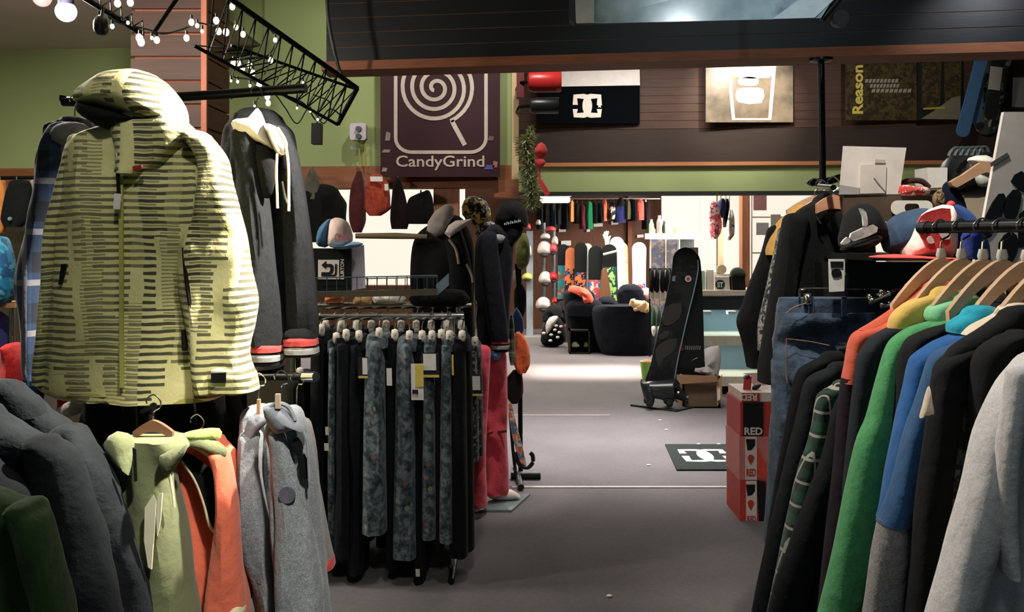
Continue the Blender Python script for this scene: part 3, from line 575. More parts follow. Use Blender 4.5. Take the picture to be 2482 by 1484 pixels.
# second row on the back rail
for k, (x0, x1, yb, m, lab) in enumerate(((768, 812, 1300, PBK, 'behind the gold tagged pair'), (806, 850, 1290, PCH, 'behind the narrow floral pair'), (842, 886, 1310, PBK, 'behind the charcoal pair'), (878, 922, 1300, PNV, 'behind the leftmost wide floral pair'), (914, 958, 1315, PBK, 'at the right edge of the leftmost wide floral pair'), (950, 994, 1320, PCH, 'behind the long yellow tag'), (988, 1030, 1310, PBK, 'behind the pair that nearly reaches the carpet'), (1024, 1066, 1320, PMR, 'behind the large white tag'), (1060, 1104, 1300, PBK, 'behind the rightmost floral pair'), (1098, 1138, 1290, PCH, 'behind the curved black pair'))):
    trousers('dark trousers on the back rail '+lab, x0, x1, 790, yb, YR+.36, m, 30+k, rail_y=741)
for k, x in enumerate((783, 823, 870, 900, 936, 972, 1010, 1046, 1082)):
    h = T('clip_hanger', 'clear clip hanger squeezed between the dark trousers of the back rail', 'hanger', P(x, 800, YR+.3), 'clear clip hangers on the back rail')
    MB().tube([P(x, 790, YR+.15), P(x, 790, YR+.45)], .005, 5).build('bar', pl((200, 198, 190), .3), h)
    MB().tube(curve([P(x, 790, YR+.3), P(x, 765, YR+.3), P(x+4, 748, YR+.3), P(x+2, 731, YR+.3), P(x-5, 738, YR+.29)], 2), .0035, 5).build('hook', CHROME, h)
    MB().puff([(x-7, 782), (x+7, 782), (x+6, 806), (x-6, 806)], YR+.17, .014, 2, 2).build('clip', pl((206, 200, 188), .4), h)
# wire shelf on top of the rack
ws = T('wire_shelf', 'wire grid shelf tray on top of the trouser rack', 'shelf', P(920, 712, YR+.15)); WR = pl((90, 108, 116), .35, .8)
Ys, Yb = YR+.05, YR+.36
for y, YY in ((668, Ys), (704, Ys), (672, Yb), (702, Yb)): MB().tube([P(762, y+6, YY), P(1062 if YY == Yb else 1060, y, YY)], .003, 5).build('wire', WR, ws)
for i in range(13):
    x = 768+i*24.3; MB().tube([P(x, 672-i*.4, Ys), P(x, 712-i*.5, Ys), P(x*.93+87, 706-i*.3, Yb), P(x*.93+87, 676, Yb)], .0026, 5).build('wire', WR, ws)
MB().slab([(1057, 690), (1088, 662), (1088, 692), (1059, 717)], Ys, .006).build('end_plate', pl((120, 138, 146), .3, .5), ws, smooth=False)
MB().slab([(760, 708), (1060, 700), (1060, 716), (760, 722)], Ys-.01, .006).build('front_lip', pl((88, 82, 68), .4, .5), ws, smooth=False)
# folded cloths glimpsed beneath the shelf
for k, (x0, x1, y0, y1, c, lab) in enumerate([(790, 832, 712, 730, (214, 110, 60), 'orange folded cloth under the wire shelf'), (858, 905, 714, 738, (190, 150, 104), 'tan folded cloth under the wire shelf'), (905, 980, 708, 735, (222, 214, 200), 'white folded cloth under the wire shelf'), (1000, 1130, 700, 742, (18, 20, 22), 'black folded cloth at the end of the rack top')]):
    MB().puff([(x0, y1), (x0+4, y0+4), ((x0+x1)/2, y0), (x1-3, y0+5), (x1, y1)], YR+.3, .1, 3, 2).build('folded_cloth', fab(c), None, lab, 'cloth')
# sign block with logo
sg = T('counter_sign', 'black block sign with a white square arrow logo standing in the wire shelf', 'sign', P(815, 680, YR+.1))
MB().slab([(750, 602), (852, 602), (852, 704), (750, 706)], YR+.1, .03).build('board', pl((10, 13, 16), .4), sg, smooth=False)
Yl = YR+.082
MB().slab([(771, 630), (822, 630), (822, 677), (771, 677)], Yl, .003).build('logo_square', pl((226, 216, 204), .5), sg, smooth=False)
Ya = Yl-.003; INK = pl((12, 14, 16), .5)
MB().slab([(779, 666), (800, 666), (806, 662), (808, 654), (808, 644), (803, 640), (790, 640), (790, 633), (779, 643), (790, 653), (790, 647), (799, 647), (801, 650), (800, 657), (797, 660), (779, 660)], Ya, .003).build('logo_mark', INK, sg, smooth=False)
MB().slab([(779, 670), (812, 670), (816, 666), (816, 640), (812, 640), (812, 662), (809, 666), (779, 666)], Ya, .003).build('logo_mark', INK, sg, smooth=False)
text_px('BURTON', 825, 629, 834, 677, Ya, rot90=True, bold=.02).build('lettering', pl((220, 212, 202), .5), sg, smooth=False)
MB().slab([(852, 600), (882, 594), (886, 698), (853, 704)], YR+.14, .012).build('sign_card', pl((206, 196, 206), .5), None, 'pale pink and white card standing beside the black logo block', 'sign', smooth=False)
# trucker cap on the block
cp = T('trucker_cap', 'white fronted trucker cap with blue mesh back resting on the logo block', 'cap', P(815, 600, YR+.1))
MB().puff([(768, 592), (772, 560), (785, 540), (802, 530), (800, 565), (795, 597), (780, 599)], YR+.12, .08, 4, 2).build('mesh_back', fab((74, 116, 150)), cp)
MB().puff([(795, 595), (797, 560), (803, 532), (822, 528), (842, 538), (852, 560), (854, 585), (835, 598), (812, 600)], YR+.1, .085, 5, 2).build('front_panel', fab((226, 204, 194), .08), cp)
MB().puff([(796, 594), (830, 598), (855, 586), (880, 590), (872, 597), (845, 603), (815, 604)], YR+.03, .05, 3, 2).build('brim', fab((120, 160, 190)), cp)
text_px('COAL', 812, 566, 844, 584, YR+.01, bold=.01).build('lettering', pl((186, 88, 84), .6), cp, smooth=False)
# bright tilted branch pole and the hoodie
MB().tube([P(862, 572, 4.75), P(960, 572, 4.75), P(1035, 574, 4.75)], [.014, .017, .013], 8).build('display_pole', wood((128, 112, 84), 'X', .3), None, 'bare wooden pole spanning the opening behind the trucker cap', 'pole')
BHD = fab((16, 18, 21), .3, 40)
hz = T('black_hoodie', 'black hooded top with pale grey hood lining on a bust beside the trouser rack', 'sweatshirt', P(1070, 740, 4.85))
MB().cloth([(545, 1040, 1130), (565, 1015, 1140), (600, 1000, 1148), (680, 995, 1150), (740, 1000, 1148), (830, 1010, 1150), (900, 1020, 1148)], 4.9, .13, n=28, amp=.05, seed=61).build('body', BHD, hz)
MB().cloth([(560, 1070, 1120), (620, 1085, 1138), (680, 1090, 1145), (740, 1085, 1148), (800, 1080, 1148)], 4.78, .07, n=20, amp=.03, seed=62).build('sleeve', BHD, hz)
MB().puff([(1034, 560), (1037, 538), (1054, 512), (1078, 496), (1092, 496), (1101, 507), (1099, 525), (1086, 545), (1077, 568), (1056, 575)], 4.75, .05, 5, 1, wr=.02).build('hood', fab((150, 143, 136), .12), hz)
MB().puff([(1077, 566), (1087, 546), (1104, 535), (1143, 531), (1130, 547), (1108, 564), (1090, 577)], 4.72, .035, 4, 1).build('hood_lining', fab((196, 184, 176), .1), hz)
MB().tube(curve(pxs([(1088, 580), (1105, 605), (1112, 640)], 4.7), 4), .008, 6).build('piping', fab((150, 136, 110)), hz); MB().tube(curve(pxs([(1130, 640), (1142, 665), (1146, 685)], 4.72), 4), .007, 6).build('piping', fab((150, 136, 110)), hz)
MB().tube([Vector((P(1075, 0, 4.95).x, 4.95, .02)), P(1075, 900, 4.95)], .02, 8).build('stand_pole', BLKM, hz); MB().lathe((P(1075, 0, 4.95).x, 4.95, 0), [(.15, 0), (.15, .012), (.02, .03)], 20).build('stand_base', BLKM, hz)
# ---- mannequin
YM = 5.5; SKN = pl((214, 198, 188), .35); NAVY = fab((32, 36, 46), .25, 50); PNK = fab((214, 76, 88), .14, 20)
mq = T('mannequin', 'mannequin in navy jacket, pink trousers and black knit cap on a glass base', 'mannequin', (P(1205, 0, YM).x, YM, 0))
MB().cloth([(556, 1180, 1225), (572, 1160, 1240), (600, 1152, 1244), (660, 1150, 1242), (740, 1152, 1236), (800, 1156, 1234), (842, 1158, 1234)], YM, .13, n=28, amp=.04, seed=71).build('jacket', NAVY, mq)
sl = MB().cloth([(572, 1165, 1205), (640, 1165, 1212), (720, 1172, 1222), (790, 1182, 1230), (826, 1190, 1234)], YM-.14, .06, n=20, amp=.03, seed=72).build('jacket_sleeve', NAVY, mq)
cu = MB().cloth([(824, 1192, 1234), (852, 1194, 1233)], YM-.14, .055, n=18, amp=0).build('cuff', RIB, mq)
MB().cloth([(824, 1191, 1235), (832, 1191, 1235)], YM-.14, .058, n=18, amp=0).build('stripe', CORAL, cu); MB().cloth([(838, 1192, 1235), (845, 1192, 1234)], YM-.14, .058, n=18, amp=0).build('stripe', GRY, cu)
MB().puff([(1190, 852), (1210, 850), (1212, 868), (1200, 874), (1192, 866)], YM-.17, .02, 3, 2).build('hand_warmer', fab((90, 140, 190)), mq)
lg = MB().cloth([(835, 1154, 1222), (870, 1156, 1228), (940, 1163, 1230), (1020, 1168, 1230), (1045, 1163, 1229), (1060, 1168, 1229), (1120, 1172, 1232), (1180, 1172, 1234), (1193, 1178, 1232)], YM-.03, .09, n=26, amp=.05, kx=14, kz=7, seed=73).build('trouser_leg', PNK, mq)
MB().cloth([(850, 1140, 1190), (940, 1140, 1185), (1040, 1143, 1180), (1120, 1146, 1178), (1190, 1143, 1180), (1222, 1144, 1182)], YM-.28, .08, n=24, amp=.05, kz=7, seed=74).build('trouser_leg', PNK, mq)
MB().slab([(1168, 1050), (1228, 1042), (1228, 1048), (1170, 1058)], YM-.13, .01).build('knee_seam', fab((120, 40, 50)), mq)
MB().puff([(1178, 1200), (1190, 1188), (1225, 1184), (1250, 1193), (1262, 1204), (1245, 1211), (1200, 1212)], YM-.03, .045, 4, 2).build('foot', SKN, mq)
MB().puff([(1142, 1232), (1146, 1222), (1160, 1222), (1162, 1236), (1150, 1240)], YM-.3, .05, 3, 2).build('foot', SKN, mq)
MB().hexa([P(1140, 1232, YM-.24)*Vector((1, 1, 0))+Vector((0, 0, .002)), P(1240, 1228, YM-.24)*Vector((1, 1, 0))+Vector((0, 0, .002)), P(1285, 1205, YM+.1)*Vector((1, 1, 0))+Vector((0, 0, .002)), P(1150, 1205, YM+.1)*Vector((1, 1, 0))+Vector((0, 0, .002))]+[P(1140, 1232, YM-.24)*Vector((1, 1, 0))+Vector((0, 0, .014)), P(1240, 1228, YM-.24)*Vector((1, 1, 0))+Vector((0, 0, .014)), P(1285, 1205, YM+.1)*Vector((1, 1, 0))+Vector((0, 0, .014)), P(1150, 1205, YM+.1)*Vector((1, 1, 0))+Vector((0, 0, .014))]).build('base_plate', pl((120, 134, 134), .15), mq, smooth=False)
MB().cloth([(515, 1210, 1262), (545, 1208, 1268), (570, 1214, 1264), (590, 1206, 1248), (610, 1190, 1240)], YM, .09, n=22, amp=.01).build('neck_and_face', fab((20, 22, 26)), mq)
hc = MB().puff([(1201, 548), (1202, 520), (1212, 498), (1232, 486), (1256, 487), (1272, 502), (1280, 525), (1278, 552), (1250, 545), (1225, 556)], YM-.01, .12, 5, 2, wr=.02).build('knit_cap', fab((15, 17, 21), .3, 60), mq)
for i in range(9): MB().slab([(1222+i*4.6, 546-i*.9), (1224+i*4.6, 538-i*.9), (1225.5+i*4.6, 538-i*.9), (1224+i*4.6, 546-i*.9)] if i % 2 else [(1222+i*4.6, 546-i*.9), (1222+i*4.6, 541-i*.9), (1225+i*4.6, 540-i*.9), (1225+i*4.6, 545-i*.9)], YM-.125, .006).build('embroidery', pl((190, 195, 195), .6), hc, smooth=False)
MB().puff([(1195, 572), (1210, 568), (1225, 575), (1215, 590), (1198, 588)], YM-.14, .02, 3, 2).build('collar_trim', fab((150, 150, 150)), mq)
# scarves, hat, gloves hanging beyond the mannequin
def soft(name, label, cat, poly, Y, dep, mat, grp=None, wr=.03, drape=False):
    if drape: return MB().cloth(poly_rows(poly), Y, dep, n=20, amp=dep*.6, kx=22, kz=4, seed=len(label), sub=3).build(name, mat, None, label, cat, grp)
    return MB().puff(poly, Y, dep, 5, 2, wr=wr, seed=len(label)).build(name, mat, None, label, cat, grp)
SCR = pattern('scarf', lambda: m_plaid((86, 110, 74), (60, 44, 70), (150, 150, 96), .06))
rk2 = T('accessory_stand', 'black floor stand of hats and scarves behind the mannequin', 'stand', (P(1262, 0, 6.0).x, 6.0, 0))
MB().tube([Vector((P(1262, 0, 6.0).x, 6.0, .03)), P(1258, 500, 6.0)], .016, 8).build('post', BLKM, rk2)
MB().tube([Vector((P(1238, 0, 6.0).x, 5.98, .03)), Vector((P(1310, 0, 6.0).x, 5.98, .03))], .028, 10).build('foot', BLK, rk2)
MB().tube([Vector((P(1262, 0, 6.0).x, 5.7, .025)), Vector((P(1250, 0, 6.0).x, 6.3, .025))], .02, 8).build('foot', BLK, rk2)
MB().tube([P(1250, 640, 6.0), P(1262, 780, 5.97), P(1268, 900, 5.97)], .008, 6).build('hook_rail', BLKM, rk2)
soft('fur_hat', 'fluffy olive green hat hanging behind the mannequin cap', 'hat', [(1250, 600), (1265, 565), (1280, 575), (1285, 620), (1275, 650), (1255, 650)], 5.9, .08, fab((128, 136, 72), .3, 60), wr=.08)
soft('knit_scarf', 'green and purple plaid scarf hanging beside the pink trousers', 'scarf', [(1233, 770), (1244, 765), (1248, 830), (1250, 880), (1236, 884), (1232, 830)], 5.85, .03, SCR, drape=True)
soft('orange_pouch', 'bright orange fleece bag hanging beyond the mannequin', 'bag', [(1246, 812), (1258, 805), (1270, 815), (1284, 845), (1282, 900), (1252, 902), (1246, 880)], 5.9, .07, fab((226, 106, 62), .15), drape=True)
soft('navy_hood', 'navy blue hood hanging above the orange fleece bag', 'hood', [(1240, 770), (1252, 745), (1266, 768), (1270, 800), (1258, 815), (1246, 810)], 5.95, .05, fab((26, 52, 96)), drape=True)
soft('dark_gloves', 'black and maroon gloves hanging under the orange bag', 'gloves', [(1232, 905), (1262, 902), (1266, 940), (1258, 976), (1232, 974), (1228, 940)], 5.9, .04, fab((28, 22, 26)), drape=True)
soft('red_glove', 'small red glove behind the black gloves', 'glove', [(1258, 905), (1266, 908), (1269, 950), (1262, 960), (1256, 940)], 5.98, .03, fab((150, 46, 54)), drape=True)
soft('black_gloves', 'black gloves with a yellow mark hanging under the fur hat', 'gloves', [(1250, 690), (1268, 688), (1276, 720), (1270, 770), (1252, 770), (1246, 730)], 6.02, .04, fab((18, 20, 22)), drape=True)
soft('grey_beanie', 'small grey and white beanie hanging above the black gloves', 'hat', [(1244, 660), (1256, 650), (1262, 672), (1256, 690), (1246, 688)], 6.06, .03, fab((150, 146, 140)))
sb = T('display_skis', 'narrow ski with an orange and blue top leaning on the stand foot', 'ski', (P(1272, 0, 5.85).x, 5.85, 0))
MB().slab([(1233, 985), (1240, 980), (1252, 1030), (1268, 1090), (1276, 1130), (1264, 1132), (1250, 1090), (1238, 1040)], 5.85, .02, sub=2).build('board', pattern('ski', lambda: m_speckle((70, 110, 140), (196, 116, 76), (190, 184, 170), 14, .5)), sb)
MB().tube(curve(pxs([(1248, 1096), (1258, 1125), (1278, 1134), (1291, 1122), (1291, 1105), (1285, 1098)], 5.84), 4), .014, 8).build('hook_foot', BLK, sb)
MB().tube(pxs([(1236, 1000), (1243, 1090), (1250, 1150)], 5.86), .012, 6).build('side_rod', BLK, sb)
# ================================================================ near right: sweater rail, jeans, jackets, cap shelf
rr = T('black_rail_rack', 'black rail rack of sweaters at the right with wooden hangers', 'rack', (1.05, 1.7, 0))
def rail_at(Y): return Vector((.892+(1.9-Y)*.2, Y, 1.645))
MB().tube([rail_at(1.92), rail_at(1.1)], .0125, 12).build('rail', BLKM, rr)
MB().tube([rail_at(1.925), rail_at(1.9)], .0135, 12).build('rail_cap', BLK, rr)
pz = rail_at(1.2); MB().tube([pz, Vector((pz.x, pz.y, .02))], .016, 10).build('upright', BLKM, rr); MB().tube([Vector((pz.x-.3, pz.y, .02)), Vector((pz.x+.3, pz.y, .02))], .018, 8).build('foot', BLKM, rr)
def sweater(name, label, cat, Y, edge, sw, mat, seed, sleeve_mat=None, lower=None, xr=None, hang=True, yoke=None, dep=.03, grp='sweaters on the black rail', ytop=None, hw=.105, drop=.1):
    """edge: left silhouette (x, y) from the neck down the shoulder and the sleeve; sw: sleeve width in px"""
    xh = CX+F*rail_at(Y).x/Y; j = T(name, label, cat, P(edge[-1][0]+150, edge[-1][1], Y), grp)
    xr = xr or xh+120
    body = [(edge[0][1]-4, edge[0][0]+6, xr-30)]+[(y, x+(sw*.35 if i > 1 else 4), xr+(y-edge[0][1])*.05) for i, (x, y) in enumerate(edge) if i < len(edge)]
    MB().cloth(body, Y+.012, dep, n=30, amp=.03, kx=18, seed=seed, p=.6).build('body', mat, j)
    sm = sleeve_mat or mat; rows = [(y, x, x+sw*(.55 if i == 0 else 1)) for i, (x, y) in enumerate(edge[1:])]
    if lower:
        k = [i for i, r in enumerate(rows) if r[0] <= lower[0]][-1]; a, b = rows[k], rows[min(k+1, len(rows)-1)]; f = (lower[0]-a[0])/max(b[0]-a[0], 1)
        cut = tuple(a[q]+(b[q]-a[q])*f for q in range(3))
        MB().cloth(rows[:k+1]+[cut], Y-.012, dep*1.15, n=22, amp=.022, seed=seed+.4).build('sleeve', sm, j)
        MB().cloth([(cut[0]-4, cut[1]+1, cut[2]-1)]+rows[k+1:], Y-.012, dep*1.05, n=22, amp=.022, seed=seed+.4).build('sleeve_panel', lower[1], j)
    else: MB().cloth(rows, Y-.012, dep*1.15, n=22, amp=.022, seed=seed+.4).build('sleeve', sm, j)
    if yoke: MB().cloth(yoke[0], Y-.004, dep*1.25, n=24, amp=.012, seed=seed+.8).build('yoke', yoke[1], j)
    if hang:
        yt = ytop or HY-(1.583-ZC)*F/Y; hanger(j, xh, yt, Y, hw, drop, rail=1.645-1.583)
        MB().lathe(P(xh, yt-2, Y)-Vector((0, 0, .004)), [(.009, 0), (.011, .006), (.008, .02)], 8).build('hanger_collar', pl((214, 208, 196), .4), j)
    return j
REDS = fab((204, 88, 62), .12); PUR = fab((40, 22, 38)); CHC = fab((42, 48, 56), .2); YEL = fab((222, 184, 96), .1); GRN = fab((72, 144, 88), .14, 60, fine=.15); MINT = fab((130, 200, 150), .1)
BLU = fab((26, 88, 150), .12); BLU2 = fab((42, 80, 122), .14); GHE = fab((128, 124, 122), .14, 80, fine=.4); BKS = fab((16, 18, 18), .3); WHE = fab((204, 198, 196), .1, 60, fine=.25); STONE = pattern('stone', lambda: m_speckle((86, 88, 78), (44, 44, 40), (110, 106, 84), 26, .52)); CRE = fab((226, 206, 180), .08); TURQ = fab((30, 160, 184))
sweater('knit_sweater', 'sweater with red orange sleeve top and dark purple lower sleeve', 'sweater', 1.86, [(2270, 704), (2200, 742), (2130, 785), (2082, 805), (2062, 830), (2050, 890), (2040, 930), (2022, 1100), (2000, 1300), (1985, 1500)], 62, PUR, 81, REDS, (928, PUR), xr=2420, yoke=([(700, 2225, 2330), (730, 2190, 2345), (765, 2140, 2350), (800, 2082, 2350)], REDS))
sweater('knit_sweater', 'charcoal sweater with a butter yellow yoke', 'sweater', 1.80, [(2300, 722), (2240, 762), (2170, 790), (2120, 818), (2088, 858), (2078, 910), (2060, 1050), (2040, 1250), (2022, 1500)], 78, CHC, 82, xr=2440, yoke=([(716, 2245, 2340), (735, 2195, 2360), (765, 2160, 2370), (800, 2152, 2370), (818, 2158, 2360)], YEL))
sweater('knit_sweater', 'bright green heather sweater', 'sweater', 1.74, [(2352, 745), (2300, 765), (2240, 785), (2180, 815), (2150, 850), (2122, 930), (2100, 1010), (2072, 1080), (2040, 1230), (2005, 1400), (1982, 1500)], 88, GRN, 83, xr=2450, yoke=([(728, 2300, 2370), (745, 2255, 2375), (765, 2245, 2360), (778, 2250, 2330)], MINT))
sweater('knit_sweater', 'plain black sweater between the green and the royal blue one', 'sweater', 1.69, [(2400, 735), (2330, 775), (2260, 800), (2200, 830), (2182, 880), (2170, 1000), (2140, 1250), (2112, 1500)], 60, BKS, 84, xr=2480)
sweater('knit_sweater', 'royal blue sweater with white shoulder stripes', 'sweater', 1.63, [(2400, 778), (2330, 805), (2270, 830), (2222, 862), (2208, 890), (2196, 950), (2175, 1030), (2155, 1130), (2140, 1225), (2130, 1260)], 62, BLU, 85, xr=2500, yoke=([(764, 2330, 2420), (785, 2300, 2420), (806, 2300, 2400)], TURQ))
sweater('knit_sweater', 'denim blue sweater with heather grey lower sleeves', 'sweater', 1.57, [(2440, 790), (2370, 815), (2300, 840), (2262, 862), (2245, 900), (2225, 980), (2195, 1070), (2160, 1180), (2130, 1260), (2112, 1370), (2092, 1500)], 84, BLU2, 86, BLU2, (1262, GHE), xr=2540, yoke=([(760, 2420, 2520), (790, 2360, 2520), (812, 2335, 2510)], CRE))
sweater('knit_sweater', 'black jacket with cream elbow patch and stone grey print body', 'sweater', 1.50, [(2470, 795), (2400, 825), (2330, 850), (2278, 880), (2262, 930), (2250, 1010), (2238, 1100), (2222, 1250), (2200, 1500)], 70, STONE, 87, BKS, xr=2600, yoke=([(770, 2420, 2560), (815, 2350, 2580), (850, 2300, 2590), (900, 2275, 2590), (940, 2268, 2420), (975, 2268, 2330)], BKS))
MB().puff([(2252, 935), (2258, 975), (2262, 1005), (2240, 1008), (2230, 1015), (2238, 985)], 1.44, .012, 3, 2).build('elbow_patch', CRE, bpy.data.objects['knit_sweater.006'])
sweater('knit_sweater', 'plain black sweater beside the pale grey one', 'sweater', 1.44, [(2520, 790), (2450, 810), (2395, 835), (2368, 870), (2360, 930), (2362, 1050), (2366, 1250), (2370, 1500)], 74, BKS, 88, xr=2640)
sweater('knit_sweater', 'pale heather grey sweatshirt, nearest on the black rail', 'sweater', 1.34, [(2620, 820), (2540, 850), (2480, 880), (2432, 930), (2395, 1010), (2362, 1110), (2330, 1230), (2290, 1370), (2250, 1500)], 100, WHE, 89, xr=2760, dep=.04)
j = bpy.data.objects['knit_sweater.008']; MB().cloth([(905, 2442, 2500), (1000, 2432, 2480), (1100, 2420, 2465), (1250, 2418, 2460), (1400, 2440, 2466)], 1.285, .022, n=16, amp=.01, seed=3).build('sleeve_fold', WHE, j)
# lower, further row
LOW = T('low_rail', 'short low rail carrying the dark shirts below the jeans', 'rail', (P(2080, 0, 2.15).x, 2.15, 0))
MB().tube([P(2035, 840, 2.35), P(2140, 838, 1.98)], .011, 8).build('rail', CHROME, LOW); MB().tube([P(2140, 838, 1.98), Vector((P(2140, 0, 1.98).x, 1.98, .02))], .014, 8).build('upright', BLKM, LOW)
MB().lathe((P(2140, 0, 1.98).x, 1.98, 0), [(.16, 0), (.16, .015), (.016, .03)], 16).build('foot', BLKM, LOW)
def lowshirt(label, Y, edge, sw, mat, seed, xr, sm=None):
    j = T('dark_shirt', label, 'shirt', P(edge[-1][0]+100, edge[-1][1], Y), 'shirts on the low rail')
    MB().cloth([(y, x+(sw*.4 if i > 1 else 4), xr) for i, (x, y) in enumerate(edge)], Y+.012, .03, n=28, amp=.03, seed=seed, p=.6).build('body', mat, j)
    MB().cloth([(y, x, x+sw) for x, y in edge[1:]], Y-.012, .034, n=20, amp=.02, seed=seed+.4).build('sleeve', sm or mat, j)
    hanger(j, edge[0][0]+60, edge[0][1]-10, Y, .07, .03, wood((170, 150, 90), 'X', .15), rail=.03); return j
SHK = fab((20, 23, 26), .3); SHG = fab((36, 40, 44), .25); CHK = pattern('plaid2', lambda: m_plaid((24, 28, 28), (40, 78, 56), (176, 172, 160), .045))
lowshirt('black shirt at the back of the low rail', 2.32, [(2030, 850), (1990, 868), (1945, 890), (1928, 912), (1918, 960), (1910, 1000), (1890, 1120), (1860, 1300), (1830, 1500)], 60, SHK, 91, 2150)
lowshirt('charcoal shirt second on the low rail', 2.25, [(2040, 880), (2005, 895), (1965, 915), (1948, 940), (1935, 990), (1912, 1080), (1885, 1200), (1850, 1350), (1822, 1500)], 70, SHG, 92, 2160)
lowshirt('green white and black checked shirt on the low rail', 2.17, [(2050, 925), (2020, 938), (1985, 958), (1975, 985), (1970, 1020), (1955, 1080), (1940, 1120), (1925, 1180), (1908, 1260), (1880, 1400), (1860, 1500)], 60, CHK, 93, 2150)
lowshirt('dark quilted shirt, nearest on the low rail', 2.08, [(2045, 945), (2035, 960), (2018, 1000), (2005, 1060), (1985, 1130), (1950, 1210), (1910, 1330), (1880, 1420), (1862, 1500)], 80, fab((27, 30, 33), .3), 94, 2170)
# ---- jeans on a chrome clip hanger
JN = fab((62, 76, 93), .4, 20, .9, .1, 1.0); YJ = 2.6
jn = T('blue_jeans', 'dark blue jeans clipped on a chrome hanger above the low rail', 'jeans', P(1990, 1300, YJ))
MB().cloth([(722, 1890, 2108), (745, 1884, 2112), (762, 1884, 2112)], YJ, .05, n=30, amp=.02, seed=95, dome=False).build('waistband', JN, jn)
MB().cloth([(756, 1884, 2112), (800, 1880, 2114), (850, 1876, 2118), (890, 1874, 2118), (920, 1880, 2112)], YJ, .065, n=34, amp=.08, kx=9, kz=9, seed=95, dome=False).build('seat', JN, jn)
MB().cloth([(880, 1874, 1990), (950, 1872, 1985), (1050, 1866, 1970), (1180, 1862, 1955), (1320, 1856, 1948)], YJ-.01, .065, n=26, amp=.05, kz=7, seed=96).build('leg', JN, jn)
MB().cloth([(880, 2000, 2118), (950, 2010, 2116), (1100, 2020, 2116), (1320, 2020, 2116)], YJ+.01, .065, n=26, amp=.05, kz=7, seed=97).build('leg', JN, jn)
for pts in ([(1905, 760), (1925, 745), (1955, 735)], [(1908, 822), (1960, 828), (2010, 838)], [(1906, 820), (1906, 900), (1908, 930)]): MB().tube(curve(pxs(pts, YJ-.075), 4), .0018, 5).build('stitching', fab((150, 110, 76)), jn)
for x in (1960, 2040): MB().slab([(x, 720), (x+12, 720), (x+12, 768), (x, 768)], YJ-.06, .008).build('belt_loop', JN, jn, smooth=False)
hg = MB().tube(curve([P(1938, 726, YJ-.05), P(1938, 706, YJ-.05), P(1948, 700, YJ-.05), P(2040, 700, YJ-.05), P(2130, 700, YJ-.05), P(2142, 706, YJ-.05), P(2142, 722, YJ-.05)], 3), .0035, 6).build('hanger', CHROME, jn)
for x in (1958, 2110): MB().puff([(x-9, 712), (x+9, 712), (x+8, 738), (x-8, 738)], YJ-.06, .018, 3, 2).build('clip', CHROME, hg)
MB().tube(curve([P(2040, 700, YJ-.05), P(2040, 680, YJ-.04), P(2050, 668, YJ-.02), P(2044, 655, YJ)], 3), .003, 5).build('hook', CHROME, hg)
MB().slab([(2008, 628), (2048, 628), (2046, 706), (2010, 708)], YJ-.09, .003).build('hang_tag', WHT, jn, smooth=False)
MB().slab([(2013, 634), (2044, 634), (2043, 648), (2014, 648)], YJ-.093, .003).build('tag_print', INK, jn, smooth=False); MB().slab([(2016, 655), (2034, 652), (2040, 668), (2020, 672)], YJ-.093, .003, sub=2).build('tag_print', INK, jn)
# spare chrome hangers on the bar
for k, (a, b) in enumerate((((2125, 715), (2260, 680)), ((2135, 745), (2180, 735)), ((2110, 735), (2160, 712)))):
    h = T('clip_hanger', ['chrome trouser hanger slanting up beside the jeans', 'short chrome clip hanger below the slanting one', 'chrome clip hanger tucked against the jeans hanger'][k], 'hanger', P(a[0], a[1], 2.4))
    MB().tube([P(*a, 2.4), P(*b, 2.35)], .004, 6).build('bar', CHROME, h)
    for f in (.1, .55, .9): MB().ball(P(a[0]+(b[0]-a[0])*f, a[1]+(b[1]-a[1])*f-4, 2.38), .009, 8, 5).build('clip', CHROME, h)
# ---- black jackets
BJ = fab((14, 16, 18), .3, 30); MUST = fab((196, 150, 76), .12)
bar = T('ceiling_rail', 'black pole under the dark header with a cross bar holding the black jackets', 'rail', P(1992, 440, 4.3))
pt = P(1990, 150, 4.3); MB().tube([Vector((pt.x, 4.3, 2.496)), P(1994, 438, 4.3)], .016, 10).build('pole', BLKM, bar)
MB().lathe(Vector((pt.x, 4.3, 2.496)), [(.016, -.02), (.055, -.012), (.055, 0)], 16).build('flange', BLKM, bar)
MB().tube(curve(pxs([(1962, 448), (1970, 442), (2005, 440), (2040, 430), (2052, 436)], 4.25), 3), .018, 8).build('cross_bar', BLKM, bar); MB().tube([P(1994, 440, 4.3), P(1985, 452, 3.1), P(2020, 455, 2.6)], .009, 8).build('cross_bar', BLKM, bar)
j = T('black_jacket', 'black jacket with mustard shoulder hanging on the cross bar, behind', 'jacket', P(1900, 900, 3.15))
MB().cloth([(505, 1945, 2000), (530, 1915, 2030), (570, 1885, 2050), (640, 1870, 2050), (760, 1850, 2040), (880, 1850, 2020)], 3.15, .05, n=28, amp=.03, seed=101).build('body', BJ, j)
MB().cloth([(560, 1862, 1915), (610, 1850, 1900), (680, 1822, 1870), (740, 1800, 1850), (780, 1786, 1842), (830, 1800, 1846), (890, 1812, 1842)], 3.08, .045, n=22, amp=.03, seed=102).build('sleeve', BJ, j)
MB().cloth([(512, 1918, 1975), (535, 1890, 1962), (560, 1874, 1940), (600, 1858, 1905), (618, 1856, 1895)], 3.06, .05, n=20, amp=.01, seed=103).build('shoulder_panel', MUST, j)
hanger(j, 1975, 474, 3.12, .1, .05, rail=.045)
KN = pattern('nordic', lambda: m_speckle((30, 32, 34), (150, 146, 142), (80, 80, 80), 60, .5))
j = T('nordic_cardigan', 'grey and black patterned knit cardigan squeezed between the black jackets', 'sweater', P(1860, 860, 3.02))
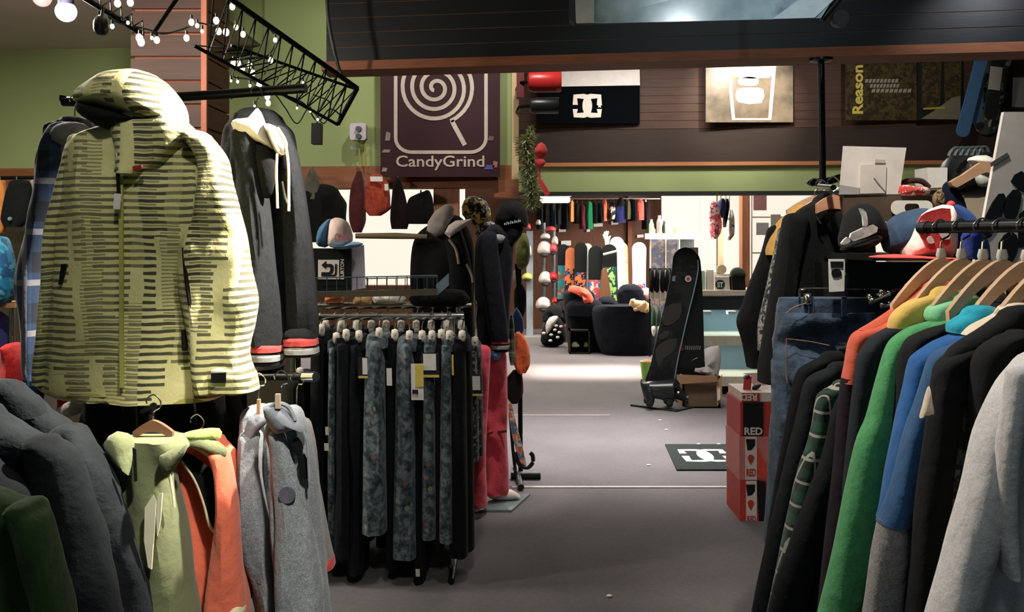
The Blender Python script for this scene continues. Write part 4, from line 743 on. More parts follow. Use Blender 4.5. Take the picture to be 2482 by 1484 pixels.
MB().cloth([(560, 1885, 1930), (640, 1868, 1925), (720, 1852, 1915), (790, 1838, 1905), (850, 1838, 1895)], 3.02, .03, n=22, amp=.02, seed=104).build('body', KN, j); hanger(j, 1990, 478, 3.05, .08, .05, rail=.045)
j = T('black_jacket', 'black zip jacket with a white tag on a wooden hanger in front', 'jacket', P(1960, 920, 2.9))
MB().cloth([(488, 1975, 2050), (510, 1935, 2080), (545, 1910, 2105), (600, 1895, 2118), (700, 1880, 2120), (800, 1868, 2120), (900, 1858, 2110)], 2.9, .08, n=32, amp=.05, seed=105).build('body', BJ, j)
MB().cloth([(530, 1905, 1955), (600, 1886, 1945), (700, 1868, 1930), (800, 1852, 1915), (880, 1840, 1900), (925, 1838, 1890)], 2.84, .06, n=22, amp=.04, seed=106).build('sleeve', BJ, j)
MB().puff([(2000, 520), (2040, 500), (2085, 520), (2090, 560), (2060, 600), (2015, 570)], 2.8, .05, 4, 2, wr=.03).build('hood', BJ, j)
hanger(j, 2020, 472, 2.78, .055, .03, wood((196, 140, 110), 'X', .15), rail=.04, hh=.045)
MB().tube(curve(pxs([(1978, 520), (1985, 535), (1990, 542)], 2.78), 3), .003, 5).build('zip', CHROME, j)
# ---- cap shelf: dark shelf unit, sign block, caps
SHB = wood((82, 66, 52), 'X', .2, .6); YS = 2.55
sh = T('cap_shelf', 'dark shelf unit with a brown backing panel behind the caps', 'shelf', (P(2200, 0, YS+.15).x, YS+.2, 0))
a, b = P(2040, 474, YS+.22), P(2330, 536, YS+.22); MB().box((a.x, YS+.2, b.z), (b.x, YS+.28, a.z)).build('back_panel', SHB, sh, smooth=False)
a, b = P(2075, 616, YS), P(2460, 630, YS); MB().box((a.x, YS-.12, b.z), (b.x, YS+.28, a.z)).build('shelf_board', pl((24, 26, 26), .5), sh, smooth=False)
a, b = P(2050, 640, YS), P(2470, 1200, YS); MB().box((a.x, YS+.1, .05), (b.x, YS+.26, a.z)).build('cabinet_body', pl((12, 15, 17), .5), sh, smooth=False)
for x in (2060, 2455): MB().tube([Vector((P(x, 0, YS+.18).x, YS+.18, 0)), P(x, 620, YS+.18)], .02, 8).build('upright', BLKM, sh)
sn = T('oval_sign', 'white rounded ring sign mounted on the brown shelf panel', 'sign', P(2210, 515, YS+.19))
def rr_poly(x0, y0, x1, y1, r, n=5):
    o = []
    for cx, cy, a0 in ((x1-r, y0+r, -90), (x1-r, y1-r, 0), (x0+r, y1-r, 90), (x0+r, y0+r, 180)):
        for k in range(n+1): t = math.radians(a0+90*k/n); o.append((cx+r*math.cos(t), cy+r*math.sin(t)))
    return o
def ring(outer, inner, Y, th):
    n = len(outer); m = MB(); A = [P(x, y, Y-th/2) for x, y in outer]; B = [P(x, y, Y-th/2) for x, y in inner]; C = [P(x, y, Y+th/2) for x, y in inner]; D = [P(x, y, Y+th/2) for x, y in outer]
    return m.loft([A, B, C, D], False, True)
ring(rr_poly(2159, 486, 2261, 521, 16), rr_poly(2193, 494, 2228, 513, 8), YS+.185, .02).build('ring', pl((238, 230, 218), .3), sn, smooth=False)
# white boxed item and friends on the panel top
bx = T('white_box', 'large white product box with a faint drawing on top of the shelf panel', 'box', P(2115, 474, YS+.28))
MB().hexa([P(2033, 472, YS+.2), P(2180, 471, YS+.2), P(2182, 470, YS+.36), P(2040, 470, YS+.36), P(2043, 354, YS+.2), P(2197, 358, YS+.2), P(2197, 360, YS+.36), P(2048, 357, YS+.36)]).build('box', pl((214, 204, 194), .55), bx, smooth=False)
MB().slab([(2086, 400), (2148, 400), (2146, 468), (2084, 470)], YS+.196, .004).build('printed_device', pl((206, 196, 184), .5), bx, smooth=False); MB().tube(pxs([(2118, 432), (2130, 448), (2146, 466)], YS+.195), .003, 5).build('printed_cable', pl((130, 124, 118), .6), bx); MB().slab([(2122, 386), (2145, 388), (2145, 396), (2121, 395)], YS+.196, .004).build('printed_plug', pl((180, 170, 160), .6), bx, smooth=False)
MB().slab([(2034, 448), (2084, 456), (2082, 471), (2034, 472)], YS+.196, .003).build('printed_corner', pl((160, 156, 152), .6), bx, smooth=False)
MB().slab([(2232, 409), (2280, 409), (2279, 456), (2234, 458)], YS+.3, .09).build('small_white_box', WHT, None, 'small white carton behind the red headband', 'box', smooth=False)
hb_ = T('headband', 'red and white patterned headband with a brown arch', 'headband', P(2215, 472, YS+.24)); MB().puff([(2178, 460), (2185, 448), (2220, 452), (2250, 454), (2253, 470), (2215, 474), (2180, 473)], YS+.2, .03, 3, 2).build('band', pattern('hband', lambda: m_speckle((200, 60, 56), (226, 210, 200), (190, 80, 70), 40, .5)), hb_)
MB().tube(curve(pxs([(2182, 455), (2190, 443), (2210, 438), (2235, 440), (2252, 455)], YS+.24), 4), .009, 8).build('arch', fab((66, 36, 30)), hb_)
# caps
def logo(polys, Y, mat, parent, th=.004, name='logo'):
    for p in polys: MB().slab(p, Y, th, sub=2).build(name, mat, parent)
cp = T('snapback_cap', 'white and blue snapback cap with a red skull and red brim', 'cap', P(2240, 628, YS-.1)); YC = YS-.14
MB().puff([(2150, 612), (2146, 575), (2160, 535), (2195, 512), (2245, 505), (2230, 540), (2200, 580), (2190, 618)], YC+.06, .09, 5, 2).build('side_panel', fab((44, 66, 88)), cp)
MB().puff([(2190, 622), (2196, 578), (2212, 540), (2245, 513), (2300, 497), (2308, 560), (2300, 624), (2245, 626)], YC, .095, 5, 3).build('front_panel', fab((228, 208, 196), .08), cp)
MB().puff([(2297, 624), (2306, 560), (2300, 498), (2325, 500), (2345, 525), (2352, 570), (2375, 600), (2385, 622), (2340, 628)], YC+.01, .09, 5, 2).build('side_panel', fab((28, 58, 110)), cp)
MB().puff([(2112, 621), (2170, 616), (2250, 622), (2318, 625), (2325, 631), (2250, 633), (2170, 629), (2118, 626)], YC-.07, .08, 4, 2).build('brim', fab((206, 70, 64)), cp)
MB().ball(P(2305, 497, YC), .012, 8, 5).build('button', fab((206, 70, 64)), cp)
RD = fab((196, 60, 56), .1); Yk = YC-.1
logo([[(2222, 548), (2232, 524), (2260, 510), (2302, 506), (2302, 548), (2300, 560), (2302, 590), (2285, 600), (2278, 608), (2270, 612), (2262, 608), (2245, 600), (2238, 585), (2228, 568)]], Yk, RD, cp, .006, 'skull_print')
logo([[(2226, 548), (2232, 536), (2246, 540), (2250, 556), (2242, 568), (2230, 562)], [(2246, 578), (2256, 572), (2264, 588), (2250, 590)], [(2275, 562), (2300, 566), (2300, 580), (2282, 578)]], Yk-.004, fab((228, 208, 196), .08), cp, .006, 'skull_print')
cp = T('baseball_cap', 'black cap with pale grey patches lying beside the skull cap', 'cap', P(2090, 610, YS-.05))
MB().puff([(2040, 598), (2045, 560), (2055, 520), (2080, 495), (2110, 500), (2135, 540), (2142, 575), (2120, 590), (2080, 598)], YS-.05, .1, 5, 2).build('crown', fab((15, 17, 18)), cp)
MB().puff([(2038, 600), (2080, 585), (2125, 568), (2138, 578), (2120, 596), (2080, 608), (2045, 612)], YS-.13, .04, 4, 2).build('brim', fab((12, 13, 14)), cp)
logo([[(2062, 566), (2116, 545), (2124, 563), (2078, 582), (2064, 584)], [(2082, 505), (2098, 515), (2102, 545), (2092, 548), (2090, 525)], [(2038, 590), (2052, 575), (2060, 586), (2045, 594)]], YS-.16, fab((176, 180, 172)), cp, .01, 'patch')
# helmet and hanger, upper right
hl = T('ski_helmet', 'black and white ski helmet with a clear goggle strap on the shelf', 'helmet', P(2345, 470, YS+.25))
MB().puff([(2285, 470), (2288, 410), (2305, 380), (2340, 365), (2385, 368), (2412, 395), (2418, 440), (2400, 475), (2340, 480)], YS+.3, .12, 5, 2).build('shell', pl((22, 26, 26), .35), hl)
MB().puff([(2350, 382), (2385, 376), (2410, 392), (2415, 415), (2385, 405), (2352, 396)], YS+.16, .04, 4, 2).build('top_panel', pl((226, 220, 212), .35), hl)
for k in range(6): x = 2300+k*14; MB().tube(curve(pxs([(x, 378), (x+8, 364-k), (x+20, 358), (x+26, 368)], YS+.2), 3), .006, 6).build('strap', pl((60, 70, 68), .3), hl)
MB().puff([(2365, 418), (2400, 415), (2415, 440), (2395, 452), (2370, 450)], YS+.17, .02, 3, 2).build('ear_patch', pl((196, 196, 186), .5), hl)
fh = T('loose_hanger', 'tan wooden hanger with a navy shirt shoulder above the skull cap', 'hanger', P(2340, 440, 2.66)); HGS = wood((190, 150, 116), 'X', .12)
MB().slab([(2300, 442), (2330, 425), (2365, 400), (2385, 393), (2412, 405), (2405, 425), (2388, 418), (2360, 430), (2322, 452), (2312, 454)], 2.66, .02, sub=2).build('bar', HGS, fh)
MB().puff([(2285, 470), (2288, 445), (2305, 440), (2325, 465), (2345, 520), (2330, 560), (2290, 520)], 2.7, .03, 4, 2).build('hung_shirt', fab((20, 26, 56)), fh)
MB().puff([(2262, 475), (2285, 455), (2298, 475), (2290, 500), (2270, 505)], 2.72, .03, 3, 2).build('tan_sleeve', pattern('tancamo', lambda: m_speckle((150, 118, 82), (40, 36, 30), (110, 90, 60), 60, .5)), fh)
soft('blue_shirt', 'royal blue shirt hanging behind the skull cap at the rail tip', 'shirt', [(2330, 570), (2352, 560), (2385, 575), (2395, 620), (2340, 628)], 1.9, .03, fab((24, 50, 130)), drape=True)
# white standing display card with black and white graphic
st = T('display_card', 'tall white display card with a black graphic leaning at the right edge', 'sign', P(2430, 700, 2.2))
MB().slab([(2430, 272), (2560, 272), (2480, 700), (2345, 700), (2380, 540)], 2.25, .012).build('card', pl((198, 190, 182), .5), st, smooth=False)
for p in ([(2372, 580), (2390, 520), (2420, 470), (2438, 480), (2425, 530), (2400, 570)], [(2430, 500), (2455, 460), (2475, 470), (2465, 520), (2445, 545)], [(2360, 640), (2385, 600), (2400, 620), (2390, 665), (2365, 670)], [(2420, 590), (2450, 560), (2470, 590), (2450, 640), (2425, 650)], [(2450, 440), (2475, 415), (2500, 440), (2490, 470)], [(2470, 520), (2500, 510), (2490, 580), (2470, 600)]): MB().slab(p, 2.243, .004, sub=2).build('graphic', INK, st)
MB().slab([(2400, 395), (2440, 370), (2446, 378), (2402, 405)], 2.243, .004).build('graphic_bar', pl((90, 88, 86), .5), st, smooth=False)
# RED helmet boxes stacked on the floor
YB = 5.1; BXR = pl((190, 62, 54), .6); BXW = pl((222, 206, 196), .6); BXK = pl((20, 20, 22), .5); RW = pl((230, 214, 200), .6)
base = T('helmet_box', 'lowest red and black helmet box of the stack beside the low rail', 'box', (P(1835, 0, YB).x, YB, 0), 'stacked helmet boxes')
def redbox(t, y0, y1, x0, x1, top, face, stripe, txt, tc, flip=False, dx=0):
    a, b = P(x0, y1, YB), P(x1, y0, YB); z0 = max(a.z, 0)
    MB().box((a.x, YB, z0), (b.x+.12, YB+.32, b.z)).build('carton', face, t, smooth=False)
    c0, c1 = P(stripe[0], 0, YB).x, P(stripe[1], 0, YB).x; MB().box((c0, YB-.004, z0+.002), (c1, YB, b.z-.002)).build('printed_strip', stripe[2], t, smooth=False)
    for (s, yy0, yy1) in txt:
        m = text_mb(s, (c0+.006, YB-.006, P(0, yy1, YB).z), (1, 0, 0), (0, 0, 1), w=c1-c0-.012, h=P(0, yy0, YB).z-P(0, yy1, YB).z, ext=.001, bold=.03)
        if flip:
            zc = sum(v.z for v in m.v)/len(m.v); xc = sum(v.x for v in m.v)/len(m.v); m.v = [Vector((2*xc-v.x, v.y, 2*zc-v.z)) for v in m.v]
        m.build('lettering', tc, t, smooth=False)
redbox(base, 1165, 1283, 1794, 1856, 0, BXR, (1808, 1834, BXW), [('RED', 1250, 1264)], BXR)
MB().slab([(1834, 1165), (1856, 1168), (1856, 1275), (1840, 1272)], YB-.004, .006).build('printed_panel', BXK, base, smooth=False)
b2 = T('helmet_box', 'middle helmet box of the stack with a white strip and red lettering', 'box', P(1835, 1165, YB), 'stacked helmet boxes')
redbox(b2, 1058, 1164, 1792, 1858, 0, pl((206, 120, 116), .6), (1806, 1834, BXW), [('RED', 1136, 1154)], BXR)
MB().slab([(1836, 1085), (1858, 1130), (1858, 1160), (1836, 1160)], YB-.004, .006).build('printed_panel', pl((214, 74, 52), .6), b2, smooth=False)
b3 = T('helmet_box', 'black fronted helmet box with white RED lettering, second from the top', 'box', P(1835, 1058, YB), 'stacked helmet boxes')
redbox(b3, 975, 1057, 1794, 1856, 0, BXR, (1801, 1850, BXK), [('RED', 1036, 1054)], RW)
b4 = T('helmet_box', 'topmost helmet box of the stack, open, with upside down lettering', 'box', P(1830, 975, YB), 'stacked helmet boxes')
redbox(b4, 952, 974, 1798, 1856, 0, BXW, (1798, 1842, BXR), [('RED', 955, 971)], RW, True)
MB().slab([(1800, 952), (1804, 915), (1822, 912), (1820, 945)], YB+.1, .006).build('flap', BXR, b4, smooth=False); MB().slab([(1800, 905), (1848, 903), (1860, 930), (1862, 948), (1825, 945), (1822, 912)], YB+.3, .008).build('flap', pl((226, 190, 180), .6), b4, smooth=False)
MB().puff([(1800, 915), (1812, 907), (1820, 915), (1808, 920)], YB+.12, .03, 3, 2).build('foam', BXK, b4); MB().puff([(1822, 945), (1828, 932), (1845, 930), (1838, 942)], YB+.1, .03, 3, 2).build('foam', BXK, b4)
for t, y in ((base, 1220), (b2, 1110)):
    MB().lathe(P(1820, y, YB-.006), [(0.0, -.002), (.018, -.002), (.018, .002), (0, .002)], 14, 'Y').build('heart_logo', BXR, t); MB().slab([(1813, y+4), (1827, y+4), (1820, y+18)], YB-.006, .003).build('heart_logo', BXR, t, smooth=False)
    MB().slab([(1808, y-45), (1830, y-45), (1830, y-30), (1822, y-20), (1812, y-18)], YB-.006, .003).build('printed_mark', BXK, t, smooth=False)
# ================================================================ signs, lights and truss overhead
def ribbon(pts, w, Y, th, closed=False, width2=None):
    """flat band of width w px along px points at depth Y, with thickness th"""
    n = len(pts); A, B = [], []
    for i, (x, y) in enumerate(pts):
        a = pts[i-1] if (i > 0 or closed) else pts[i]; b = pts[(i+1) % n] if (i < n-1 or closed) else pts[i]
        dx, dy = b[0]-a[0], b[1]-a[1]; L = math.hypot(dx, dy) or 1; nx, ny = -dy/L*w/2, dx/L*w/2
        A.append((x+nx, y+ny)); B.append((x-nx, y-ny))
    rings = [[P(*A[i], Y-th/2), P(*B[i], Y-th/2), P(*B[i], Y+th/2), P(*A[i], Y+th/2)] for i in range(n)]
    return MB().loft(rings, True, closed)
def dc_logo(parent, x0, y0, x1, y1, Y, mat, w):
    X = lambda u: x0+(x1-x0)*u; V = lambda v: y0+(y1-y0)*v
    def bowl(s): return [(.5+s*(.02-.5+.30*0+.5*0), 0)]
    D = [(.09, .46), (.09, .1), (.38, .1)]+[(.38+.2*math.sin(t), .5-.4*math.cos(t)) for t in (math.pi*k/10 for k in range(1, 10))]+[(.38, .9), (.09, .9), (.09, .64)]
    for s in (0, 1):
        pts = [((u if not s else 1-u), v) for u, v in D]; ribbon([(X(u), V(v)) for u, v in pts], w, Y-.001*s, .004).build('logo', mat, parent, smooth=False)
    c = (X(.92), V(.5)); star = [(c[0]+(w*.5 if k % 2 == 0 else w*.22)*math.sin(math.pi*k/5), c[1]-(w*.5 if k % 2 == 0 else w*.22)*math.cos(math.pi*k/5)) for k in range(10)]
    MB().slab(star, Y, .004).build('logo_star', mat, parent, smooth=False)
# CandyGrind banner
YB_ = 5.84; BNR = pattern('banner', lambda: NT('banner').out(lin((46, 14, 22)), .7)); SIL = pl((176, 164, 152), .5)
bn = T('wall_banner', 'maroon CandyGrind banner with a spiral lollipop hanging on the green wall', 'banner', P(1066, 428, YB_))
MB().box((P(922, 0, YB_).x, YB_, P(0, 429, YB_).z), (P(1212, 0, YB_).x, YB_+.012, P(0, 105, YB_).z)).build('cloth', BNR, bn, smooth=False)
sp = []
for k in range(150):
    g_ = k/149; a = math.radians(66)-g_*2*math.pi*3.85; r = 96-89*g_-(8*max(0, 1-g_*12)); sp.append((1056+r*math.cos(a), 213+r*math.sin(a)))
sp2 = [p for p in sp]; ribbon(sp2, 9.5, YB_-.003, .004).build('spiral', SIL, bn, smooth=False)
ribbon([(1095, 292), (1103, 308), (1127, 352)], 11, YB_-.003, .004).build('lolly_stick', SIL, bn, smooth=False)
fr = [(959, 110), (959, 335)]+[(997-38*math.cos(t), 335+34*math.sin(t)) for t in (math.pi/2*k/6 for k in range(1, 7))]+[(1140, 369)]+[(1140+38*math.sin(t), 335+34*math.cos(t)) for t in (math.pi/2*k/6 for k in range(1, 7))]+[(1178, 110)]
ribbon(fr, 8.5, YB_-.003, .004).build('frame_line', SIL, bn, smooth=False)
text_px('CandyGrind', 960, 377, 1174, 413, YB_-.003, bold=.012, ext=.002).build('lettering', SIL, bn, smooth=False)
for (x, y, w, h, c) in ((940, 330, 14, 22, (120, 112, 104)), (936, 366, 22, 8, (130, 116, 106)), (1190, 335, 16, 12, (96, 70, 66)), (932, 411, 14, 10, (140, 128, 118)), (1186, 405, 26, 12, (74, 70, 130)), (1200, 398, 14, 16, (150, 90, 80))): MB().slab([(x-w/2, y+h/2), (x-w/4, y-h/2), (x+w/2, y-h/3), (x+w/3, y+h/2)], YB_-.003, .003).build('sticker', pl(c, .6), bn, smooth=False)
# posters on the far header
def YW(x): u = (x-CX)/F; return 8.3/(1+.075*u)-.02
def poster(name, label, x0, y0, x1, y1, mat, th=.03):
    Y = YW((x0+x1)/2)-th; t = T(name, label, 'poster', P((x0+x1)/2, y1, Y)); MB().slab([(x0, y0), (x1, y0), (x1, y1), (x0, y1)], Y, th).build('board', mat, t, smooth=False); return t, Y-th/2-.002
t, Y = poster('brand_poster', 'black and white DC sign board on the far header', 1304, 164, 1550, 300, pattern('dcb', lambda: NT('black_board').out(lin((8, 11, 14)), .9, 0, 0, .02)))
MB().slab([(1304, 160), (1550, 157), (1551, 207), (1304, 211)], Y-.004, .012).build('white_band', pl((222, 214, 206), .5), t, smooth=False)
dc_logo(t, 1388, 228, 1459, 285, Y, pl((232, 220, 206), .5), 12.5)
GLS = pattern('glasspost', lambda: (lambda n: n.out(n.ramp(n.noise(3.5, 4), [(.3, lin((70, 66, 56))), (.55, lin((136, 120, 100))), (.75, lin((170, 150, 126)))]), .35))(NT('beer_poster')))
t, Y = poster('glass_poster', 'brown lit poster of a cream outlined drinking glass', 1710, 120, 1921, 297, GLS)
CRM2 = pl((236, 222, 200), .5); ribbon([(1762, 120), (1778, 289), (1866, 289), (1880, 120)], 9, Y, .004).build('glass_outline', CRM2, t, smooth=False)
for (x0, y0, x1, y1) in ((1790, 186, 1838, 208), (1786, 212, 1850, 250)): MB().slab([(x0, y0+6), ((x0+x1)/2, y0), (x1, y0+5), (x1-5, y1), (x0+3, y1-2)], Y, .003, sub=2).build('print', CRM2, t)
MB().slab([(1768, 125), (1876, 125), (1872, 180), (1850, 190), (1788, 188), (1772, 170)], Y, .003, sub=2).build('print', CRM2, t)
RSN = pattern('reason', lambda: m_speckle((66, 54, 26), (44, 36, 20), (78, 66, 34), 18, .5))
t, Y = poster('reason_poster', 'mottled brown Reason poster with yellow vertical lettering', 2050, 120, 2222, 292, RSN)
text_px('Reason', 2066, 158, 2092, 276, Y, rot90=True, bold=.03, ext=.002).build('lettering', pl((218, 196, 92), .5), t, smooth=False)
for i, (x0, x1) in enumerate(((2096, 2178), (2108, 2180), (2112, 2210))):
    for q in range(9): xx = x0+(x1-x0)*q/9; MB().slab([(xx, 201+i*12), (xx+2, 192+i*12), (xx+(x1-x0)/9*.75+2, 191+i*12), (xx+(x1-x0)/9*.75, 200+i*12)], Y, .003).build('small_print', pl((150, 142, 126), .6), t, smooth=False)
t, Y = poster('dark_poster', 'dark brown panelled poster beside the Reason poster', 2224, 120, 2332, 292, pl((18, 20, 18), .5))
for p in ([(2236, 130), (2282, 130), (2278, 262), (2234, 262)], [(2288, 130), (2330, 130), (2328, 262), (2290, 256)]): MB().slab(p, Y, .003).build('photo_panel', RSN, t, smooth=False)
MB().slab([(2232, 288), (2262, 270), (2310, 236), (2328, 232), (2328, 290)], Y-.003, .003).build('grey_wedge', pl((120, 112, 92), .6), t, smooth=False); MB().slab([(2238, 262), (2290, 258), (2290, 264), (2238, 266)], Y-.005, .003).build('yellow_line', pl((170, 160, 60), .6), t, smooth=False)
# skateboards and boards hung on the far header, right
def board(name, label, x0, y0, x1, y1, w, Y, mat, grp=None, gm=None, th=.02):
    """snowboard outline along the px axis (x0,y0)-(x1,y1), rounded ends"""
    dx, dy = x1-x0, y1-y0; L = math.hypot(dx, dy); ux, uy = dx/L, dy/L; vx, vy = -uy, ux; pts = []
    for s in (1, -1):
        R = range(0, 23) if s == 1 else range(22, -1, -1)
        for k in R:
            f = .5-.5*math.cos(math.pi*k/22); e = min(f, 1-f)*L/(w*.5); wid = (math.sqrt(max(0, 1-(1-min(e, 1))**2)) if e < 1 else 1)*(1-.10*math.sin(math.pi*f))
            pts.append((x0+ux*f*L+s*vx*w/2*wid, y0+uy*f*L+s*vy*w/2*wid))
    t = T(name, label, name.split('_')[-1], P((x0+x1)/2, max(y0, y1), Y), grp); MB().slab(pts, Y, th).build('deck', mat, t)
    if gm:
        f0, f1, m = gm; ps = []
        for s in (1, -1):
            for k in (range(0, 7) if s == 1 else range(6, -1, -1)):
                f = f0+(f1-f0)*k/6; e = min(f, 1-f)*L/(w*.5); wid = (math.sqrt(max(0, 1-(1-min(e, 1))**2)) if e < 1 else 1)*(1-.10*math.sin(math.pi*f))*.94
                ps.append((x0+ux*f*L+s*vx*w/2*wid, y0+uy*f*L+s*vy*w/2*wid))
        MB().slab(ps, Y-th/2-.002, .004).build('graphic', m, t, smooth=False)
    return t
BLB = pl((70, 110, 150), .5)
board('wall_snowboard', 'slim pale blue snowboard slanting on the far header', 2400, 60, 2330, 332, 32, 7.75, BLB); board('wall_snowboard', 'pale blue snowboard crossing behind the slim one', 2385, 60, 2362, 300, 30, 7.85, pl((60, 96, 128), .5))
board('wall_snowboard', 'grey and white striped snowboard at the far right of the header', 2440, 60, 2385, 326, 60, 7.95, pattern('gwb', lambda: m_speckle((60, 66, 60), (140, 140, 124), (30, 32, 30), 8, .5)))
board('wall_snowboard', 'black snowboard with a white label at the right edge of the header', 2420, 130, 2400, 290, 34, 7.6, pl((26, 30, 30), .5), None, (.2, .55, pl((170, 166, 156), .5)))
board('wall_snowboard', 'dark snowboard with two white bands beside the display card', 2478, 80, 2474, 320, 50, 7.9, pl((30, 22, 18), .5), None, (.45, .75, pl((150, 156, 156), .5)))
# hanging blue panel at the top
hp = T('hanging_signboard', 'blue grey hanging panel with glare painted white at its ends under the ceiling', 'sign', P(1720, 55, 3.3))
MB().hexa([P(1398, 58, 3.3), P(1990, 44, 3.3), P(1990, 44, 3.36), P(1398, 58, 3.36), P(1395, -120, 3.35), P(2090, -120, 3.35), P(2090, -120, 3.42), P(1395, -120, 3.42)]).build('panel', pattern('bluep', lambda: (lambda n: n.out(n.ramp(n.noise(6, 4), [(.3, lin((120, 146, 156))), (.6, lin((176, 200, 208))), (.8, lin((110, 120, 140)))]), .2))(NT('blue_panel'))), hp, smooth=False)
MB().hexa([P(1396, 56, 3.292), P(1440, 55, 3.292), P(1440, 55, 3.296), P(1396, 56, 3.296), P(1394, 0, 3.31), P(1440, 0, 3.31), P(1440, 0, 3.314), P(1394, 0, 3.314)]).build('glare_end', pl((226, 230, 228), .4), hp, smooth=False)  # glare on the glossy panel, painted as white pieces at both ends
MB().hexa([P(1872, 46, 3.292), P(1975, 43, 3.292), P(1975, 43, 3.296), P(1872, 46, 3.296), P(1935, 0, 3.312), P(2020, 0, 3.312), P(2020, 0, 3.316), P(1935, 0, 3.316)]).build('glare_end', pl((206, 222, 228), .4), hp, smooth=False)
MB().slab([(1380, -120), (1394, -120), (1392, 60), (1380, 52)], 3.33, .05).build('side_rail', BLK, hp, smooth=False); MB().tube([P(1990, 50, 3.33), P(2085, -60, 3.36)], .012, 8).build('side_rail', BLK, hp)
for x in (1500, 1900): MB().tube([P(x, -110, 3.38), Vector((P(x, 0, 3.38).x, 3.38, 3.4))], .004, 5).build('cable', BLK, hp)
MB().lathe(P(2035, 46, 3.32), [(.012, -.02), (.03, -.02), (.034, 0), (.03, .02), (.012, .02)], 18, 'Y').build('pulley', pl((40, 44, 46), .4), hp)
# wall end lamps
def can(label, x0, x1, y0, y1, Y, mat, em):
    t = T('track_lamp', label, 'lamp', P(x0, (y0+y1)/2, Y)); c = P(x0, (y0+y1)/2, Y); L = P(x1, 0, Y).x-c.x; r = (y1-y0)/2*Y/F
    MB().lathe(c, [(r*.5, 0), (r*.9, L*.05), (r, L*.2), (r, L*.96), (r*.94, L), (r*.85, L), (r*.85, L*.9)], 22, 'X').build('can', mat, t)
    MB().lathe(c+Vector((L*.89, 0, 0)), [(r*.84, 0), (r*.84, .004)], 18, 'X').build('lens', em, t); MB().tube([c+Vector((.02, 0, 0)), Vector((.05, c.y+.05, c.z)), Vector((.03, 5.95, c.z))], .012, 8).build('bracket', BLKM, t)
can('red cylindrical lamp fixed at the end of the green wall', 1278, 1360, 171, 224, 5.62, pl((196, 44, 44), .35), pl((220, 200, 180), .4))
can('black cylindrical lamp just below the red one', 1284, 1354, 236, 276, 5.62, pl((26, 30, 30), .35), pl((220, 200, 180), .4))
MB().slab([(1252, 172), (1270, 172), (1270, 238), (1252, 238)], 5.7, .08).build('junction_box', pl((96, 26, 28), .5), None, 'dark red junction box between the wall end and the red lamp', 'box', smooth=False)
# garland and bow
g = T('fir_garland', 'frosted green fir garland hanging at the end of the green wall', 'garland', P(1285, 510, 5.7)); mb = MB(); R = random.Random(3); ax = [(1288, 312), (1275, 350), (1282, 400), (1285, 450), (1290, 500)]
cen = spline(ax, 24)
for (x, y) in cen:
    for k in range(16):
        a = R.uniform(0, 6.28); r = R.uniform(.03, .095)*(1 if y > 330 else .4); c = P(x, y, 5.7); tip = c+Vector((math.cos(a)*r*1.0, math.sin(a)*r, R.uniform(-.045, .03)))
        d = (tip-c).normalized(); s = d.cross(Vector((0, 0, 1))).normalized()*.006; mid = c+(tip-c)*.5+Vector((0, 0, .006)); mb.add([c, mid+s, tip, mid-s], [(0, 1, 2, 3)])
fo = mb.build('needles', fab((170, 176, 130), .4, 50), g, smooth=False); fo['kind'] = 'stuff'
MB().tube([P(x, y, 5.7) for x, y in ax], .008, 6).build('stem', fab((50, 54, 34)), g)
bw = T('red_bow', 'red ribbon bow tied on the fir garland', 'bow', P(1310, 470, 5.6)); RB = fab((206, 66, 70), .15)
for p in ([(1296, 362), (1312, 344), (1326, 362), (1320, 382), (1300, 380)], [(1296, 385), (1310, 382), (1322, 392), (1316, 404), (1300, 404)]): MB().puff(p, 5.6, .04, 4, 2, wr=.03).build('loop', RB, bw)
MB().slab([(1304, 440), (1314, 436), (1334, 470), (1322, 476)], 5.6, .008).build('tail', RB, bw, smooth=False); MB().tube([P(1306, 400, 5.61), P(1308, 440, 5.61)], .008, 6).build('tail', RB, bw)
# black truss with fairy lights
tr = T('lighting_truss', 'black metal lighting truss running up to the ceiling beside the column', 'truss', P(700, 200, 4.0))
A0, A1 = P(520, -30, 3.5), P(866, 214, 4.3); B0, B1 = P(470, 110, 3.5), P(818, 302, 4.3); C0, C1 = P(560, 110, 3.75), P(862, 216, 4.34)
for a, b, r in ((A0, A1, .012), (B0, B1, .008), (C0, C1, .007)): MB().tube([a, b], r, 8).build('chord', BLKM, tr)
MB().tube([A1, B1], .012, 8).build('end_bar', BLKM, tr)
for k in range(12):
    f0, f1 = k/12, (k+1)/12; MB().tube([A0.lerp(A1, f0), B0.lerp(B1, f1), A0.lerp(A1, f1)], .004, 5).build('lacing', BLKM, tr); MB().tube([B0.lerp(B1, f0), C0.lerp(C1, f1), B0.lerp(B1, f1)], .0035, 5).build('lacing', BLKM, tr)
t2 = T('lighting_truss', 'short black truss rail crossing the corner above the yellow hood', 'truss', P(300, 60, 3.3))
MB().tube([P(180, -20, 3.3), P(345, 82, 3.4)], .011, 8).build('chord', BLKM, t2); MB().tube([P(440, -20, 3.5), P(372, 80, 3.4)], .009, 8).build('chord', BLKM, t2)
for k in range(6): MB().tube([P(190+k*26, -14+k*16, 3.3), P(215+k*26, -30+k*16, 3.4), P(218+k*26, 4+k*16, 3.32)], .004, 5).build('lacing', BLKM, t2)
BULB = emit((255, 232, 200), 2.2); GWIRE = pl((24, 60, 52), .5)
fl = T('fairy_lights', 'string of warm white fairy lights on green wire draped over the truss and column', 'string lights', P(500, 80, 3.4))
